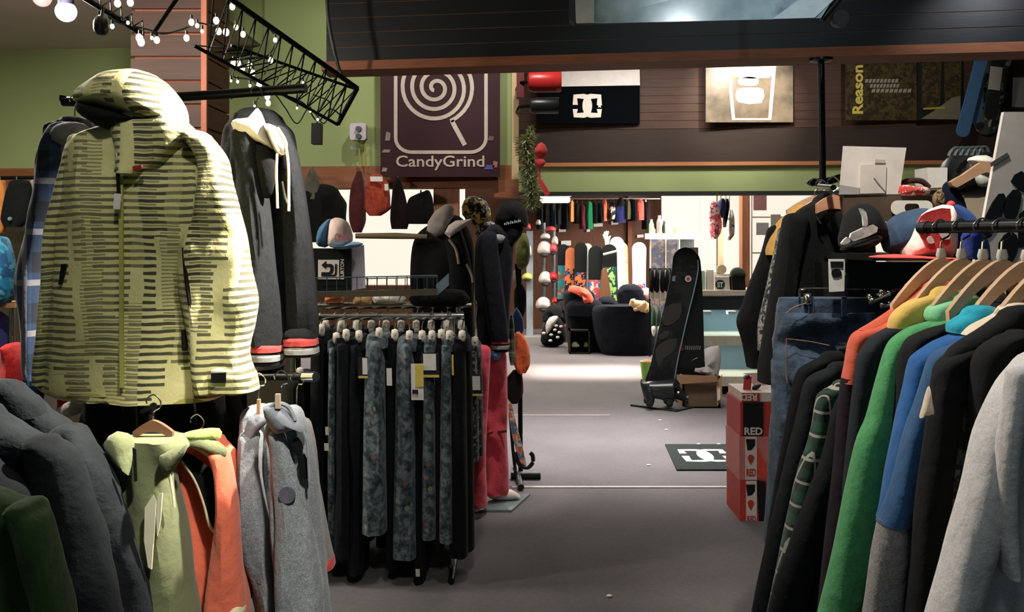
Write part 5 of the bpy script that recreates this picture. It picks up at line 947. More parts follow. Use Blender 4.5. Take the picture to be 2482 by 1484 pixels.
bulbs = [(240, 40, .5), (250, 62, .8), (272, 64, .8), (285, 8, 1.2), (316, 6, 1.2), (310, 55, .6), (338, 92, 1.3), (342, 102, 1.3), (380, 97, 1.1), (368, 92, .6), (452, 92, 1.1), (464, 54, 1.1), (478, 62, .8), (490, 76, .7), (524, 50, 1.2), (530, 76, 1.2), (548, 78, 1.3), (572, 66, 1), (589, 83, 1.1), (563, 16, 1.2), (590, 24, .5), (667, 97, .9), (656, 146, 1.1), (566, 154, 1.2), (578, 153, 1), (588, 166, 1.0), (605, 158, 1.1), (613, 177, 1.1), (560, 196, .5), (576, 198, .6), (628, 206, 1.2), (606, 208, .6), (610, 222, .5), (648, 234, 1.2), (650, 250, 1.1), (734, 200, .5), (617, 257, .5), (720, 262, .5), (752, 270, .5), (770, 290, .6)]
for x, y, s in bulbs:
    Yb_ = 3.35+max(0, x-400)*.0022
    b = MB().ball(P(x, y, Yb_), .0105*s, 10, 6, (1, 1, 1.25)).build('bulb', BULB, fl); MB().lathe(P(x, y, Yb_)+Vector((0, 0, .011*s)), [(.005, 0), (.005, .016)], 6).build('socket', GWIRE, b)
wp = [(235, 10), (272, 55), (325, 70), (360, 78), (395, 88), (440, 78), (480, 62), (525, 66), (560, 20), (600, 40), (665, 90), (650, 140), (590, 150), (565, 190), (610, 200), (645, 230), (700, 240), (740, 260), (770, 300), (800, 270), (830, 290)]
MB().tube(curve([P(x, y-6, 3.36+max(0, x-400)*.0022) for x, y in wp], 5), .0035, 5).build('wire', GWIRE, fl)
wp = [(560, 240), (600, 215), (660, 225), (690, 260), (720, 300), (750, 262), (785, 300), (800, 250), (760, 230)]
MB().tube(curve([P(x, y, 3.38+(x-400)*.0022) for x, y in wp], 5), .003, 5).build('wire', GWIRE, fl)
def lamp(label, x, y, r, Y, col, s, pw, to):
    t = T('spot_lamp', label, 'lamp', P(x, y, Y)); c = P(x, y, Y); MB().ball(c, r*Y/F, 16, 10).build('globe', emit(col, s), t); MB().lathe(c+Vector((0, 0, r*Y/F*.7)), [(.03, 0), (.03, .03), (.018, .06), (.008, .2)], 12).build('lamp_holder', pl((40, 40, 60), .5), t)
    l = bpy.data.lights.new('spot_lamp_light', 'POINT'); l.energy = pw; l.color = lin(col); l.shadow_soft_size = .05; o = bpy.data.objects.new('spot_lamp_light', l); COL.objects.link(o); o.location = c-Vector((0, .08, .06))
lamp('glowing white globe lamp under the ceiling corner', 160, 28, 25, 3.6, (255, 240, 226), 1.4, 48, None); lamp('pinkish globe lamp cut by the top of the picture', 102, -6, 22, 3.8, (255, 190, 180), 1.2, 3, None)
cl = T('clip_lamp', 'black clip lamp hanging from the short truss', 'lamp', P(245, 85, 3.3)); MB().puff([(230, 50), (240, 38), (256, 45), (262, 70), (255, 84), (236, 84), (229, 70)], 3.3, .035, 4, 2).build('head', BLK, cl); MB().tube([P(245, 45, 3.3), P(250, 20, 3.32)], .006, 6).build('stem', BLK, cl)
# items on the green wall
em = T('emergency_light', 'white wall box with two black lamps on the green wall', 'lamp', P(868, 345, 5.9)); MB().slab(rr_poly(850, 300, 889, 341, 6), 5.93, .07).build('box', pl((176, 166, 176), .5), em, smooth=False)
for y in (312, 330): MB().lathe(P(868, y, 5.87), [(.018, 0), (.02, .02), (.0, .03)], 12, 'Y').build('lamp_head', BLK, em)
for x in (870, 885): MB().tube([P(x, 342, 5.95), P(x+2, 400, 5.95)], .006, 5).build('wire', pl((150, 140, 60), .6), em)
MB().slab([(852, 352), (864, 350), (866, 362), (850, 364)], 5.94, .02).build('tag', pl((120, 130, 120), .6), em, smooth=False)
sk = T('hanging_speaker', 'small black speaker box hanging from the truss wires', 'speaker', P(768, 350, 4.4)); MB().slab([(758, 300), (780, 300), (779, 350), (757, 350)], 4.4, .06).build('body', BLK, sk, smooth=False); MB().tube([P(768, 300, 4.4), P(772, 276, 4.2)], .004, 5).build('wire', BLK, sk)
cb = MB().tube(curve([P(790, -60, 4.42), P(795, 40, 4.42), P(812, 130, 4.42), P(830, 185, 4.45), P(864, 212, 4.36)], 5), .009, 8).build('conduit', pl((54, 66, 60), .5), None, 'grey conduit running down the end of the dark header to the truss', 'conduit')
# ================================================================ things hung in the timber opening
YO = 5.8; HK = pl((80, 70, 60), .5)
def hung(name, label, cat, poly, dep, mat, hook, Y=YO, wr=.03):
    t = T(name, label, cat, P(poly[0][0], max(p[1] for p in poly), Y)); MB().cloth(poly_rows(poly), Y, dep, n=22, amp=.04, kx=18, kz=3, seed=len(label), sub=3).build('cloth', mat, t)
    MB().tube([P(*hook, Y), P(hook[0], hook[1]-6, Y+.09)], .006, 6).build('peg', HK, t); return t
hung('knit_beanie', 'grey green pointed beanie hanging on the timber band', 'hat', [(732, 480), (738, 445), (750, 415), (758, 408), (768, 420), (776, 450), (778, 480), (755, 486)], .05, fab((86, 84, 70)), (758, 412))
hung('duffel_bag', 'large black duffel bag filling the left of the opening', 'bag', [(718, 580), (715, 500), (725, 475), (760, 468), (820, 470), (838, 485), (838, 540), (842, 570), (780, 590)], .12, fab((14, 16, 18)), (770, 470), 5.86)
hung('maroon_shirt', 'dark maroon top hanging between the duffel bag and the red top', 'top', [(850, 560), (848, 480), (858, 430), (872, 412), (882, 440), (886, 520), (880, 562)], .05, fab((70, 26, 26)), (870, 415))
t = hung('brick_red_shirt', 'brick red top with a white tag hanging in the opening', 'top', [(884, 520), (886, 450), (896, 430), (925, 428), (942, 445), (946, 510), (930, 522)], .05, fab((156, 62, 42), .3), (905, 430)); tag_card(t, 912, 428, 30, 12, YO-.07); tag_card(t, 936, 446, 9, 16, YO-.07)
hung('maroon_scarf', 'blackish maroon scarf hanging below the banner corner', 'scarf', [(946, 553), (950, 480), (956, 438), (966, 430), (975, 450), (988, 500), (992, 553), (968, 556)], .04, fab((38, 20, 26)), (965, 432))
hung('black_bag', 'black shoulder bag hanging beside the timber post', 'bag', [(985, 540), (986, 500), (996, 478), (1020, 470), (1040, 462), (1050, 490), (1048, 538), (1010, 545)], .08, fab((15, 17, 19)), (1020, 468), 5.84)
soft('pompom_hats', 'cluster of yellow and black patterned hats beyond the timber post', 'hat', [(1120, 520), (1125, 485), (1150, 475), (1180, 490), (1190, 520), (1185, 545), (1150, 548)], 6.4, .08, pattern('pomp', lambda: m_speckle((30, 36, 40), (190, 170, 80), (150, 146, 140), 20, .54)))
soft('grey_hats', 'grey white and black hats below the yellow patterned ones', 'hat', [(1150, 548), (1180, 535), (1205, 545), (1210, 575), (1185, 590), (1158, 580)], 6.4, .08, pattern('pomp2', lambda: m_speckle((60, 56, 58), (170, 160, 160), (28, 28, 30), 24, .5)))
hs = T('hat_stand', 'thin black stand carrying the hats beyond the timber post', 'stand', (P(1165, 0, 6.5).x, 6.5, 0)); MB().tube([Vector((P(1165, 0, 6.5).x, 6.5, 0)), P(1165, 478, 6.5)], .014, 8).build('post', BLKM, hs); MB().lathe((P(1165, 0, 6.5).x, 6.5, 0), [(.2, 0), (.2, .012), (.014, .03)], 16).build('foot', BLKM, hs)
# ================================================================ goods along the left wall
YL = 5.6
lr = T('wall_rail', 'wall rail of small garments under the timber band at the far left', 'rail', P(50, 432, YL)); MB().tube([P(-60, 432, YL), P(130, 430, YL)], .012, 8).build('rail', BLKM, lr)
for x in (-40, 110): MB().tube([P(x, 431, YL), P(x, 425, YL+.42)], .01, 6).build('bracket', BLKM, lr)
def small(name, label, cat, poly, Y, dep, mat, rail=None, grp=None):
    t = T(name, label, cat, P(sum(p[0] for p in poly)/len(poly), max(p[1] for p in poly), Y), grp); MB().cloth(poly_rows(poly), Y, dep, n=22, amp=min(.04, dep), kx=18, kz=3, seed=len(label), sub=3).build('cloth', mat, t)
    if rail: MB().tube([P(rail[0], rail[1], Y), P(rail[0], rail[1]+14, Y)], .004, 5).build('hook', CHROME, t)
    return t
small('wall_shirt', 'orange shirt edge at the far left of the wall rail', 'shirt', [(-12, 560), (-14, 470), (0, 438), (14, 445), (18, 500), (12, 560)], YL-.02, .03, fab((190, 120, 60)), (0, 428))
t = small('wall_shirt', 'black tee with a small teal emblem on the wall rail', 'shirt', [(2, 545), (14, 470), (24, 440), (50, 442), (72, 440), (78, 470), (70, 540), (34, 552)], YL-.06, .03, fab((14, 18, 18)), (40, 428)); MB().ball(P(24, 531, YL-.1), .014, 8, 5).build('emblem', fab((90, 140, 140)), t)
small('wall_shirt', 'beige shirt edge behind the plaid jacket', 'shirt', [(72, 500), (76, 445), (90, 438), (100, 470), (96, 520)], YL, .03, fab((150, 140, 120)), (86, 428))
TEAL = pattern('teal', lambda: m_speckle((24, 110, 150), (20, 70, 110), (60, 140, 160), 14, .5))
small('teal_jacket', 'teal blue patterned jacket at the left edge below the wall rail', 'jacket', [(-30, 740), (-30, 600), (-5, 575), (14, 590), (32, 640), (38, 700), (20, 735)], 4.6, .08, TEAL, (-10, 562))
tb = T('wooden_table', 'tan wooden table edge at the far left behind the plaid jacket', 'table', (P(0, 0, 4.7).x, 4.7, 0)); MB().hexa([P(-80, 748, 4.6), P(40, 746, 4.6), P(40, 740, 5.0), P(-80, 742, 5.0), P(-80, 736, 4.6), P(40, 734, 4.6), P(40, 729, 5.0), P(-80, 731, 5.0)]).build('top', TAN, tb, smooth=False)
MB().tube([P(30, 746, 4.7), Vector((P(30, 0, 4.7).x, 4.7, 0))], .016, 8).build('leg', CHROME, tb); MB().tube([P(-60, 746, 4.7), Vector((P(-60, 0, 4.7).x, 4.7, 0))], .016, 8).build('leg', CHROME, tb)
small('violet_shirt', 'violet top hanging under the wooden table', 'top', [(-20, 850), (-18, 765), (0, 758), (18, 770), (20, 835), (0, 850)], 4.75, .05, fab((70, 74, 150)), (0, 752))
small('red_jacket', 'bright red jacket hanging below the plaid jacket', 'jacket', [(-20, 960), (0, 860), (30, 835), (55, 850), (64, 920), (50, 980), (10, 985)], 4.4, .1, fab((190, 40, 40)), (30, 800))
small('blue_shorts', 'blue shorts glimpsed below the plaid jacket hem', 'shorts', [(62, 938), (75, 915), (110, 912), (122, 925), (118, 945), (85, 948)], 3.4, .05, fab((36, 92, 140)), (90, 905))
small('white_card', 'tall white swing card hanging under the yellow jacket hem', 'card', [(103, 1015), (108, 945), (135, 942), (134, 1018)], 3.36, .006, WHT, (122, 925))
small('red_shirt', 'red shirt shoulder glimpsed beside the white swing card', 'shirt', [(80, 985), (90, 950), (140, 938), (180, 940), (178, 970), (150, 985), (110, 1000)], 3.42, .05, fab((176, 40, 40)), (150, 922))
small('knit_hat', 'grey and white hat glimpsed under the yellow jacket hem', 'cap', [(135, 1010), (150, 985), (175, 970), (200, 968), (205, 990), (185, 1008), (150, 1012)], 3.36, .04, fab((160, 156, 150)), (180, 922))
for k, (x, m) in enumerate(((250, fab((14, 16, 17))), (300, fab((22, 22, 22))), (420, fab((18, 17, 17))), (490, fab((14, 17, 19))), (550, fab((20, 20, 22))))):
    small('dark_coat', ['black coat deep under the yellow jacket, furthest left', 'black coat beside the hidden rack post', 'black coat behind the lime jacket hanger', 'black coat behind the coral jacket', 'black coat behind the grey sweatshirts'][k], 'coat', [(x-60, 1500), (x-55, 1050), (x-40, 960), (x, 935), (x+40, 960), (x+55, 1050), (x+60, 1500)], 3.35+.02*(k % 2), .09, m, (x, 920))
bl = T('coat_rail', 'low black coat rail hidden behind the yellow jacket hem', 'rail', (P(400, 0, 3.36).x, 3.36, 0)); MB().tube([P(60, 921, 3.36), P(600, 921, 3.36)], .012, 8).build('rail', BLKM, bl)
for x in (100, 590): MB().tube([P(x, 921, 3.36), Vector((P(x, 0, 3.36).x, 3.36, 0))], .014, 8).build('leg', BLKM, bl)
# ================================================================ far room
YF = 15.4
rail = T('back_rail', 'long rail of jackets on the brown back wall', 'rail', P(1430, 482, YF)); MB().tube([P(1290, 484, YF), P(1600, 482, YF)], .02, 8).build('rail', CHROME, rail)
for x in (1300, 1440, 1590): MB().tube([P(x, 483, YF), P(x, 483, YF+.55)], .02, 6).build('bracket', BLKM, rail)
gl = [(1300, 1318, 494, 556, (22, 28, 28), 'black jacket, first on the back rail'), (1316, 1334, 492, 548, (40, 30, 32), 'dark brown jacket, second on the back rail'), (1332, 1350, 494, 556, (38, 54, 62), 'slate jacket on the back rail'), (1346, 1362, 494, 545, (44, 46, 40), 'olive grey jacket on the back rail'), (1358, 1379, 494, 556, (14, 20, 26), 'black navy jacket beside the orange one'),
      (1377, 1392, 488, 538, (226, 138, 80), 'bright orange jacket on the back rail'), (1390, 1408, 496, 542, (20, 24, 22), 'black jacket right of the orange one'), (1404, 1420, 500, 556, (92, 28, 40), 'maroon jacket on the back rail'), (1417, 1437, 492, 556, (18, 104, 66), 'emerald green jacket on the back rail'), (1434, 1449, 492, 542, (20, 50, 42), 'deep green jacket on the back rail'), (1446, 1460, 494, 540, (18, 26, 24), 'black jacket beside the first coral one'),
      (1457, 1471, 486, 536, (222, 112, 80), 'first coral jacket on the back rail'), (1486, 1516, 498, 540, (34, 36, 88), 'navy purple jacket on the back rail'), (1512, 1528, 488, 532, (70, 70, 44), 'olive jacket on the back rail'), (1524, 1542, 486, 536, (14, 18, 18), 'black jacket left of the second coral one'), (1538, 1560, 488, 534, (222, 88, 76), 'second coral jacket on the back rail'), (1557, 1574, 492, 556, (40, 26, 34), 'dark wine jacket, last on the back rail')]
for i, (x0, x1, y0, y1, c, lab) in enumerate(gl):
    t = T('rail_jacket', lab, 'jacket', P((x0+x1)/2, y1, YF), 'jackets on the back rail'); MB().cloth([(y0, x0+4, x1-4), (y0+6, x0+1, x1-1), ((y0+y1)/2, x0, x1), (y1, x0, x1)], YF, .2, n=14, amp=.05, sub=3, seed=i).build('body', fab(c), t)
    MB().tube([P((x0+x1)/2, y0+1, YF), P((x0+x1)/2, 481, YF)], .01, 5).build('hook', CHROME, t)
t = T('rail_jacket', 'black and white spotted jacket on the back rail', 'jacket', P(1480, 532, YF), 'jackets on the back rail'); MB().cloth([(492, 1474, 1488), (500, 1471, 1491), (532, 1470, 1491)], YF-.02, .2, n=14, amp=.04).build('body', pattern('spot', lambda: m_speckle((20, 26, 26), (190, 180, 170), (40, 44, 44), 9, .53)), t); MB().tube([P(1480, 493, YF), P(1480, 481, YF)], .01, 5).build('hook', CHROME, t)
tb = T('tube_light', 'white fluorescent tube lamp above the back rail', 'lamp', P(1345, 492, 13.3)); MB().slab(rr_poly(1308, 477, 1382, 492, 6), 13.3, .08).build('diffuser', emit((255, 236, 220), 1.6), tb, smooth=False); MB().slab([(1306, 474), (1384, 473), (1384, 477), (1306, 478)], 13.3, .1).build('housing', WHT, tb, smooth=False); MB().tube([P(1345, 474, 13.3), Vector((P(1345, 0, 13.3).x, 13.3, 3.4))], .01, 5).build('cable', WHT, tb)
ht = T('mannequin_head_hat', 'round black hat on the back rail shelf', 'hat', P(1505, 500, 15.1)); MB().puff([(1496, 500), (1497, 485), (1505, 478), (1512, 486), (1513, 500)], 15.1, .1, 4, 2).build('crown', fab((14, 18, 18)), ht); MB().tube([P(1505, 490, 15.1), P(1505, 484, 15.45)], .012, 6).build('peg', HK, ht)
for k, (x, y, w, h) in enumerate(((1363, 559, 17, 8), (1426, 559, 8, 7), (1450, 546, 22, 8), (1490, 541, 17, 8), (1552, 573, 16, 7), (1372, 590, 24, 12))):
    MB().slab([(x-w/2, y-h/2), (x+w/2, y-h/2-1), (x+w/2, y+h/2-1), (x-w/2, y+h/2)], 15.95, .02).build('price_card', WHT, None, ['white price card under the black navy jacket', 'small white price card under the emerald jacket', 'wide white price card under the deep green jacket', 'white price card under the navy purple jacket', 'white price card above the white snowboard', 'white card above the teal tipped snowboard'][k], 'card', 'price cards on the back wall', smooth=False)
MB().box((P(1522, 0, 15.9).x, 15.9, 0), (P(1532, 0, 15.9).x, 16, 3.0)).build('trim_6', wood((120, 70, 46), 'Z', .2), kind='structure', smooth=False)
# snowboards along the back
GR1 = pattern('gr1', lambda: m_speckle((24, 26, 30), (206, 110, 60), (60, 84, 140), 6, .52)); GR2 = pattern('gr2', lambda: m_speckle((24, 60, 50), (150, 200, 110), (40, 60, 60), 6, .5)); GR3 = pattern('gr3', lambda: m_speckle((60, 100, 160), (206, 80, 70), (226, 214, 200), 7, .5)); GR4 = pattern('gr4', lambda: m_speckle((214, 200, 150), (230, 224, 210), (150, 140, 90), 8, .5))
sb = [(1366, 592, 1364, 740, 30, 14.3, (20, 24, 32), 'navy snowboard with a brown and teal graphic, leftmost at the back wall', (.35, .9, pattern('gr5', lambda: m_speckle((110, 90, 76), (40, 130, 140), (150, 130, 116), 6, .5)))), (1384, 600, 1376, 770, 26, 14.2, (206, 116, 74), 'orange snowboard leaning at the back wall', (.3, .8, GR1)), (1408, 588, 1406, 770, 32, 14.1, (16, 20, 20), 'black snowboard with a flame graphic, left of the white one', (.4, .9, GR1)), (1424, 590, 1420, 740, 24, 14.15, (214, 204, 194), 'white snowboard peeking between two black ones', None),
      (1444, 596, 1440, 780, 36, 14.0, (18, 24, 26), 'black snowboard with a small emblem and blue graphic', (.45, .95, GR3)), (1476, 592, 1484, 790, 38, 13.95, (14, 18, 20), 'black snowboard with a green leaf graphic', (.28, .95, GR2)), (1494, 574, 1508, 770, 36, 14.15, (226, 216, 206), 'large white snowboard rising behind the leaf graphic one', None), (1508, 588, 1514, 760, 26, 14.2, (226, 206, 130), 'pale yellow snowboard right of the large white one', (.2, .8, GR4)), (1549, 587, 1549, 770, 36, 14.6, (230, 220, 208), 'white snowboard with blue and red base standing apart', (.55, .95, GR3))]
for (x0, y0, x1, y1, w, Y, c, lab, g_) in sb: board('display_snowboard', lab, x0, y0, x1, y1, w, Y, pl(c, .4), 'snowboards along the back wall', g_)
rs = T('board_rack', 'low wooden rack under the back wall snowboards', 'rack', (P(1450, 0, 14.3).x, 14.3, 0)); MB().box((P(1350, 0, 14.3).x, 13.9, 0), (P(1575, 0, 14.3).x, 14.75, .25)).build('base', wood((80, 52, 38), 'X', .3), rs, smooth=False); MB().slab([(1458, 655), (1470, 650), (1482, 724), (1452, 724)], 13.8, .1).build('post', wood((110, 74, 50), 'Z', .3), rs, smooth=False); MB().tube([P(1462, 617, 13.85), P(1497, 608, 13.85)], .02, 6).build('arm', pl((210, 200, 186), .4), rs); MB().slab([(1452, 724), (1482, 724), (1482, 840), (1452, 840)], 13.8, .1).build('post', wood((110, 74, 50), 'Z', .3), rs, smooth=False)
# white hand form
ha = P(1472, 590, 14.0); k = 14.0/F; hv = [ha+Vector((x*k, 0, z*k)) for x, z in ((0, -14), (-2, 4), (-4, 14), (-11, 22), (-7, 29), (-2, 31), (3, 30), (8, 19))]
skin(hv, [(0, 1), (1, 2), (2, 3), (2, 4), (2, 5), (2, 6), (1, 7)], [.035, .03, .04, .012, .012, .012, .012, .012], 1).build('hand_form', pl((226, 216, 208), .4), None, 'white hand form reaching up above the snowboards', 'hand form')
# helmet tower
YH = 14.5; hw = T('helmet_tower', 'grey floor tower holding rows of helmets', 'stand', (P(1300, 0, YH).x, YH, 0)); MB().box((P(1276, 0, YH).x, YH-.03, .05), (P(1292, 0, YH).x, YH+.05, P(0, 560, YH).z)).build('panel', pl((150, 160, 168), .4), hw, smooth=False)
MB().box((P(1270, 0, YH).x, YH-.3, 0), (P(1322, 0, YH).x, YH+.3, .05)).build('base', pl((150, 146, 140), .5), hw, smooth=False); MB().tube([Vector((P(1318, 0, YH+.1).x, YH+.1, .05)), P(1318, 540, YH+.1)], .03, 8).build('post', pl((110, 120, 126), .4), hw); MB().tube([Vector((P(1342, 0, YH+.1).x, YH+.1, .05)), P(1342, 560, YH+.1)], .03, 8).build('post', pl((110, 120, 126), .4), hw)
hl_ = [(1320, 604, 34, 40, (224, 216, 206), 'white helmet, highest of the white column'), (1322, 676, 32, 36, (224, 216, 206), 'white helmet in the middle of the white column'), (1317, 738, 36, 36, (228, 220, 210), 'white helmet, lowest of the white column'), (1340, 604, 22, 28, (206, 84, 90), 'pinkish red helmet beside the highest white one'), (1340, 672, 24, 26, (196, 50, 56), 'red helmet beside the middle white one'), (1345, 730, 16, 20, (190, 50, 60), 'small red helmet above the dark boots'), (1278, 672, 26, 20, (206, 210, 110), 'lime yellow helmet near the mannequin'), (1335, 556, 26, 16, (200, 70, 76), 'red goggle helmet high on the tower'), (1280, 550, 14, 18, (196, 80, 84), 'red helmet edge behind the black knit cap'), (1305, 540, 12, 16, (226, 214, 200), 'small white helmet on top of the tower'), (1322, 574, 24, 18, (214, 204, 196), 'pair of white goggles on the tower'), (1345, 585, 16, 26, (220, 210, 200), 'tall white helmet at the tower edge'), (1282, 610, 14, 34, (210, 214, 214), 'pale helmet behind the fur hat')]
for (x, y, w, h, c, lab) in hl_:
    t = T('display_helmet', lab, 'helmet', P(x, y+h/2, YH-.1), 'helmets on the tower'); MB().puff([(x-w/2, y+h*.2), (x-w*.48, y-h*.15), (x-w*.25, y-h*.45), (x+w*.1, y-h*.5), (x+w*.4, y-h*.3), (x+w*.5, y+h*.1), (x+w*.38, y+h*.3), (x-w*.1, y+h*.32)], YH-.1, .12, 4, 2).build('shell', pl(c, .3), t)
    if w > 20: MB().puff([(x-w*.3, y+h*.25), (x+w*.35, y+h*.22), (x+w*.2, y+h*.5), (x-w*.2, y+h*.5)], YH-.12, .07, 3, 2).build('lining', pl((50, 52, 60), .6), t)
    MB().tube([P(x, y+h*.1, YH-.05), P(min(max(x, 1285), 1342), y+h*.1, YH+.1)], .012, 5).build('peg', CHROME, t)
# dark boots and board bag on the floor
bt = T('board_bag', 'black board bag with white spots lying against the sofa', 'bag', P(1340, 838, 13.4)); MB().puff([(1310, 825), (1318, 790), (1330, 768), (1350, 762), (1368, 790), (1372, 825), (1350, 840), (1322, 840)], 13.4, .22, 5, 2, wr=.06).build('bag', fab((18, 20, 22)), bt)
MB().puff([(1322, 790), (1332, 770), (1350, 766), (1352, 775), (1338, 795), (1326, 810)], 13.2, .05, 4, 2).build('white_panel', fab((200, 192, 188)), bt)
for (x, y) in ((1318, 808), (1336, 812), (1345, 800), (1356, 806), (1334, 826), (1348, 790), (1360, 792), (1352, 818)): MB().ball(P(x, y, 13.17), .03, 8, 5, (1, .3, .7)).build('spot', WHT, bt)
soft('black_boot', 'black snowboard boot above the spotted board bag', 'boot', [(1315, 780), (1318, 758), (1332, 742), (1348, 738), (1365, 748), (1366, 770), (1345, 772), (1330, 782)], 13.5, .15, fab((26, 26, 26)), wr=.06)
soft('black_boot', 'second black snowboard boot touching the sofa back', 'boot', [(1345, 765), (1350, 735), (1368, 730), (1376, 750), (1375, 780), (1360, 785)], 13.6, .15, fab((30, 28, 26)), wr=.06)
# sofa and armchair
NVY = fab((22, 26, 40), .25, 12)
so = T('armchair', 'navy armchair turned away with an orange jacket over its back', 'armchair', (P(1405, 0, 13.0).x, 13.0, 0)); MB().cloth([(705, 1372, 1432), (715, 1366, 1440), (760, 1370, 1442), (800, 1374, 1442), (848, 1378, 1440)], 13.0, .28, n=30, amp=.02, p=.5, dome=False).build('back', NVY, so)
MB().cloth([(738, 1374, 1460), (748, 1372, 1468), (765, 1374, 1470)], 12.75, .16, n=26, amp=.01, p=.6).build('armrest', NVY, so); MB().cloth([(765, 1378, 1460), (805, 1380, 1465), (848, 1382, 1465)], 12.85, .2, n=26, amp=.01, p=.5, dome=False).build('side', fab((16, 18, 28)), so)
oj = T('orange_jacket', 'orange jacket thrown over the back of the navy armchair', 'jacket', P(1410, 740, 12.8)); MB().puff([(1376, 705), (1385, 692), (1405, 695), (1425, 703), (1438, 722), (1438, 740), (1418, 742), (1410, 722), (1392, 712)], 12.68, .1, 4, 2, wr=.06).build('jacket', fab((220, 90, 66)), oj)
so = T('tub_chair', 'navy tub chair with the tan dog on its arm', 'armchair', (P(1512, 0, 12.6).x, 12.6, 0)); MB().cloth([(738, 1442, 1575), (746, 1434, 1584), (760, 1432, 1590), (800, 1438, 1590), (835, 1446, 1588), (856, 1456, 1582)], 12.7, .42, n=36, amp=.02, p=.7, dome=False).build('tub', NVY, so)
MB().cloth([(702, 1500, 1556), (710, 1494, 1562), (740, 1498, 1568)], 12.95, .14, n=26, amp=.02, p=.6).build('back_cushion', NVY, so); MB().cloth([(730, 1450, 1490), (738, 1446, 1500), (752, 1446, 1500)], 12.9, .2, n=26, amp=.02, p=.6).build('armrest', NVY, so)
soft('pink_cushion', 'dusty pink cushion behind the dog on the tub chair', 'cushion', [(1548, 728), (1548, 708), (1560, 698), (1574, 700), (1576, 722), (1562, 730)], 12.95, .1, fab((190, 150, 146)))
kd = 12.35/F; D0 = P(1550, 742, 12.35)
dv = [D0+Vector((x*kd, d, z*kd)) for x, z, d in ((0, -3, 0), (12, -2, 0), (25, -5, .02), (-9, 1, 0), (-16, 6, -.03), (-24, 1, -.05), (-21, 17, -.07), (-12, 17, .03), (-12, -11, -.08), (16, -11, -.08))]
dg_ = T('small_dog', 'small tan dog curled up asleep on the tub chair arm', 'dog', P(1552, 754, 12.35)); skin(dv, [(0, 1), (1, 2), (0, 3), (3, 4), (4, 5), (4, 6), (4, 7), (3, 8), (1, 9)], [.082, .09, .062, .064, .058, .026, .02, .02, .024, .026], 2).build('body', fab((226, 190, 140), .2, 20), dg_)
MB().ball(D0+Vector((-24*kd, -.05, -1*kd)), .012, 8, 5).build('nose', BLK, dg_)
sbx = T('shoe_box', 'open dark display box of sneakers in front of the armchair', 'box', (P(1405, 0, 12.55).x, 12.55, 0)); a, b = P(1380, 846, 12.5), P(1430, 800, 12.5)
for q in ((a.x, 12.5, 0, b.x, 12.8, .02), (a.x, 12.5, b.z-.02, b.x, 12.8, b.z), (a.x, 12.5, 0, a.x+.02, 12.8, b.z), (b.x-.02, 12.5, 0, b.x, 12.8, b.z), (a.x, 12.78, 0, b.x, 12.8, b.z)): MB().box(q[:3], q[3:]).build('panel', pl((28, 26, 22), .6), sbx, smooth=False)
soft('white_sneaker', 'white sneaker with lime trim inside the display box', 'shoe', [(1385, 841), (1387, 831), (1395, 828), (1402, 834), (1404, 841)], 12.6, .05, pl((214, 214, 190), .5), wr=0); soft('lime_sneaker', 'lime green sneaker beside the white one', 'shoe', [(1415, 842), (1418, 830), (1424, 830), (1428, 840)], 12.62, .05, pl((150, 180, 70), .5), wr=0)
# glove rack with cards right of the chairs
for k, (x, c, lab) in enumerate(((1580, (22, 24, 24), 'black gloves on a white card, left of the small rack'), (1592, (18, 30, 26), 'dark green gloves on a white card'), (1606, (28, 26, 30), 'black mittens on a white card'), (1618, (24, 28, 30), 'charcoal gloves on a white card, nearest the big board'))):
    t = T('carded_gloves', lab, 'gloves', P(x, 730, 12.2), 'carded gloves'); MB().puff([(x-6, 705), (x-5, 660), (x, 650), (x+5, 660), (x+6, 705)], 12.2, .05, 3, 2, wr=.02).build('gloves', fab(c), t); MB().slab([(x-5, 703), (x+5, 703), (x+5, 724), (x-5, 724)], 12.2, .01).build('card', pl((206, 204, 186), .5), t, smooth=False)
gr = T('glove_rack', 'thin black rack of carded gloves beside the tub chair', 'rack', (P(1600, 0, 12.3).x, 12.3, 0)); MB().tube([P(1574, 652, 12.25), P(1626, 652, 12.25)], .012, 6).build('bar', BLKM, gr); MB().tube([P(1575, 652, 12.25), Vector((P(1575, 0, 12.25).x, 12.25, 0))], .014, 6).build('leg', BLKM, gr); MB().tube([P(1625, 652, 12.25), Vector((P(1625, 0, 12.25).x, 12.25, 0))], .014, 6).build('leg', BLKM, gr)
for k, x in enumerate((1584, 1598)):
    t = T('green_sock', ['green sock with a white toe hanging from the glove rack, left', 'green sock with a white toe hanging from the glove rack, right'][k], 'sock', P(x, 814, 12.1)); MB().puff([(x-5, 795), (x-5, 760), (x, 740), (x+5, 760), (x+5, 795)], 12.1, .04, 3, 2).build('leg', fab((44, 84, 56)), t); MB().puff([(x-5, 792), (x+5, 790), (x+5, 808), (x, 816), (x-4, 808)], 12.08, .045, 3, 2).build('toe', fab((230, 226, 214)), t); MB().tube([P(x, 745, 12.1), P(x, 652, 12.24)], .005, 5).build('hook', CHROME, t)
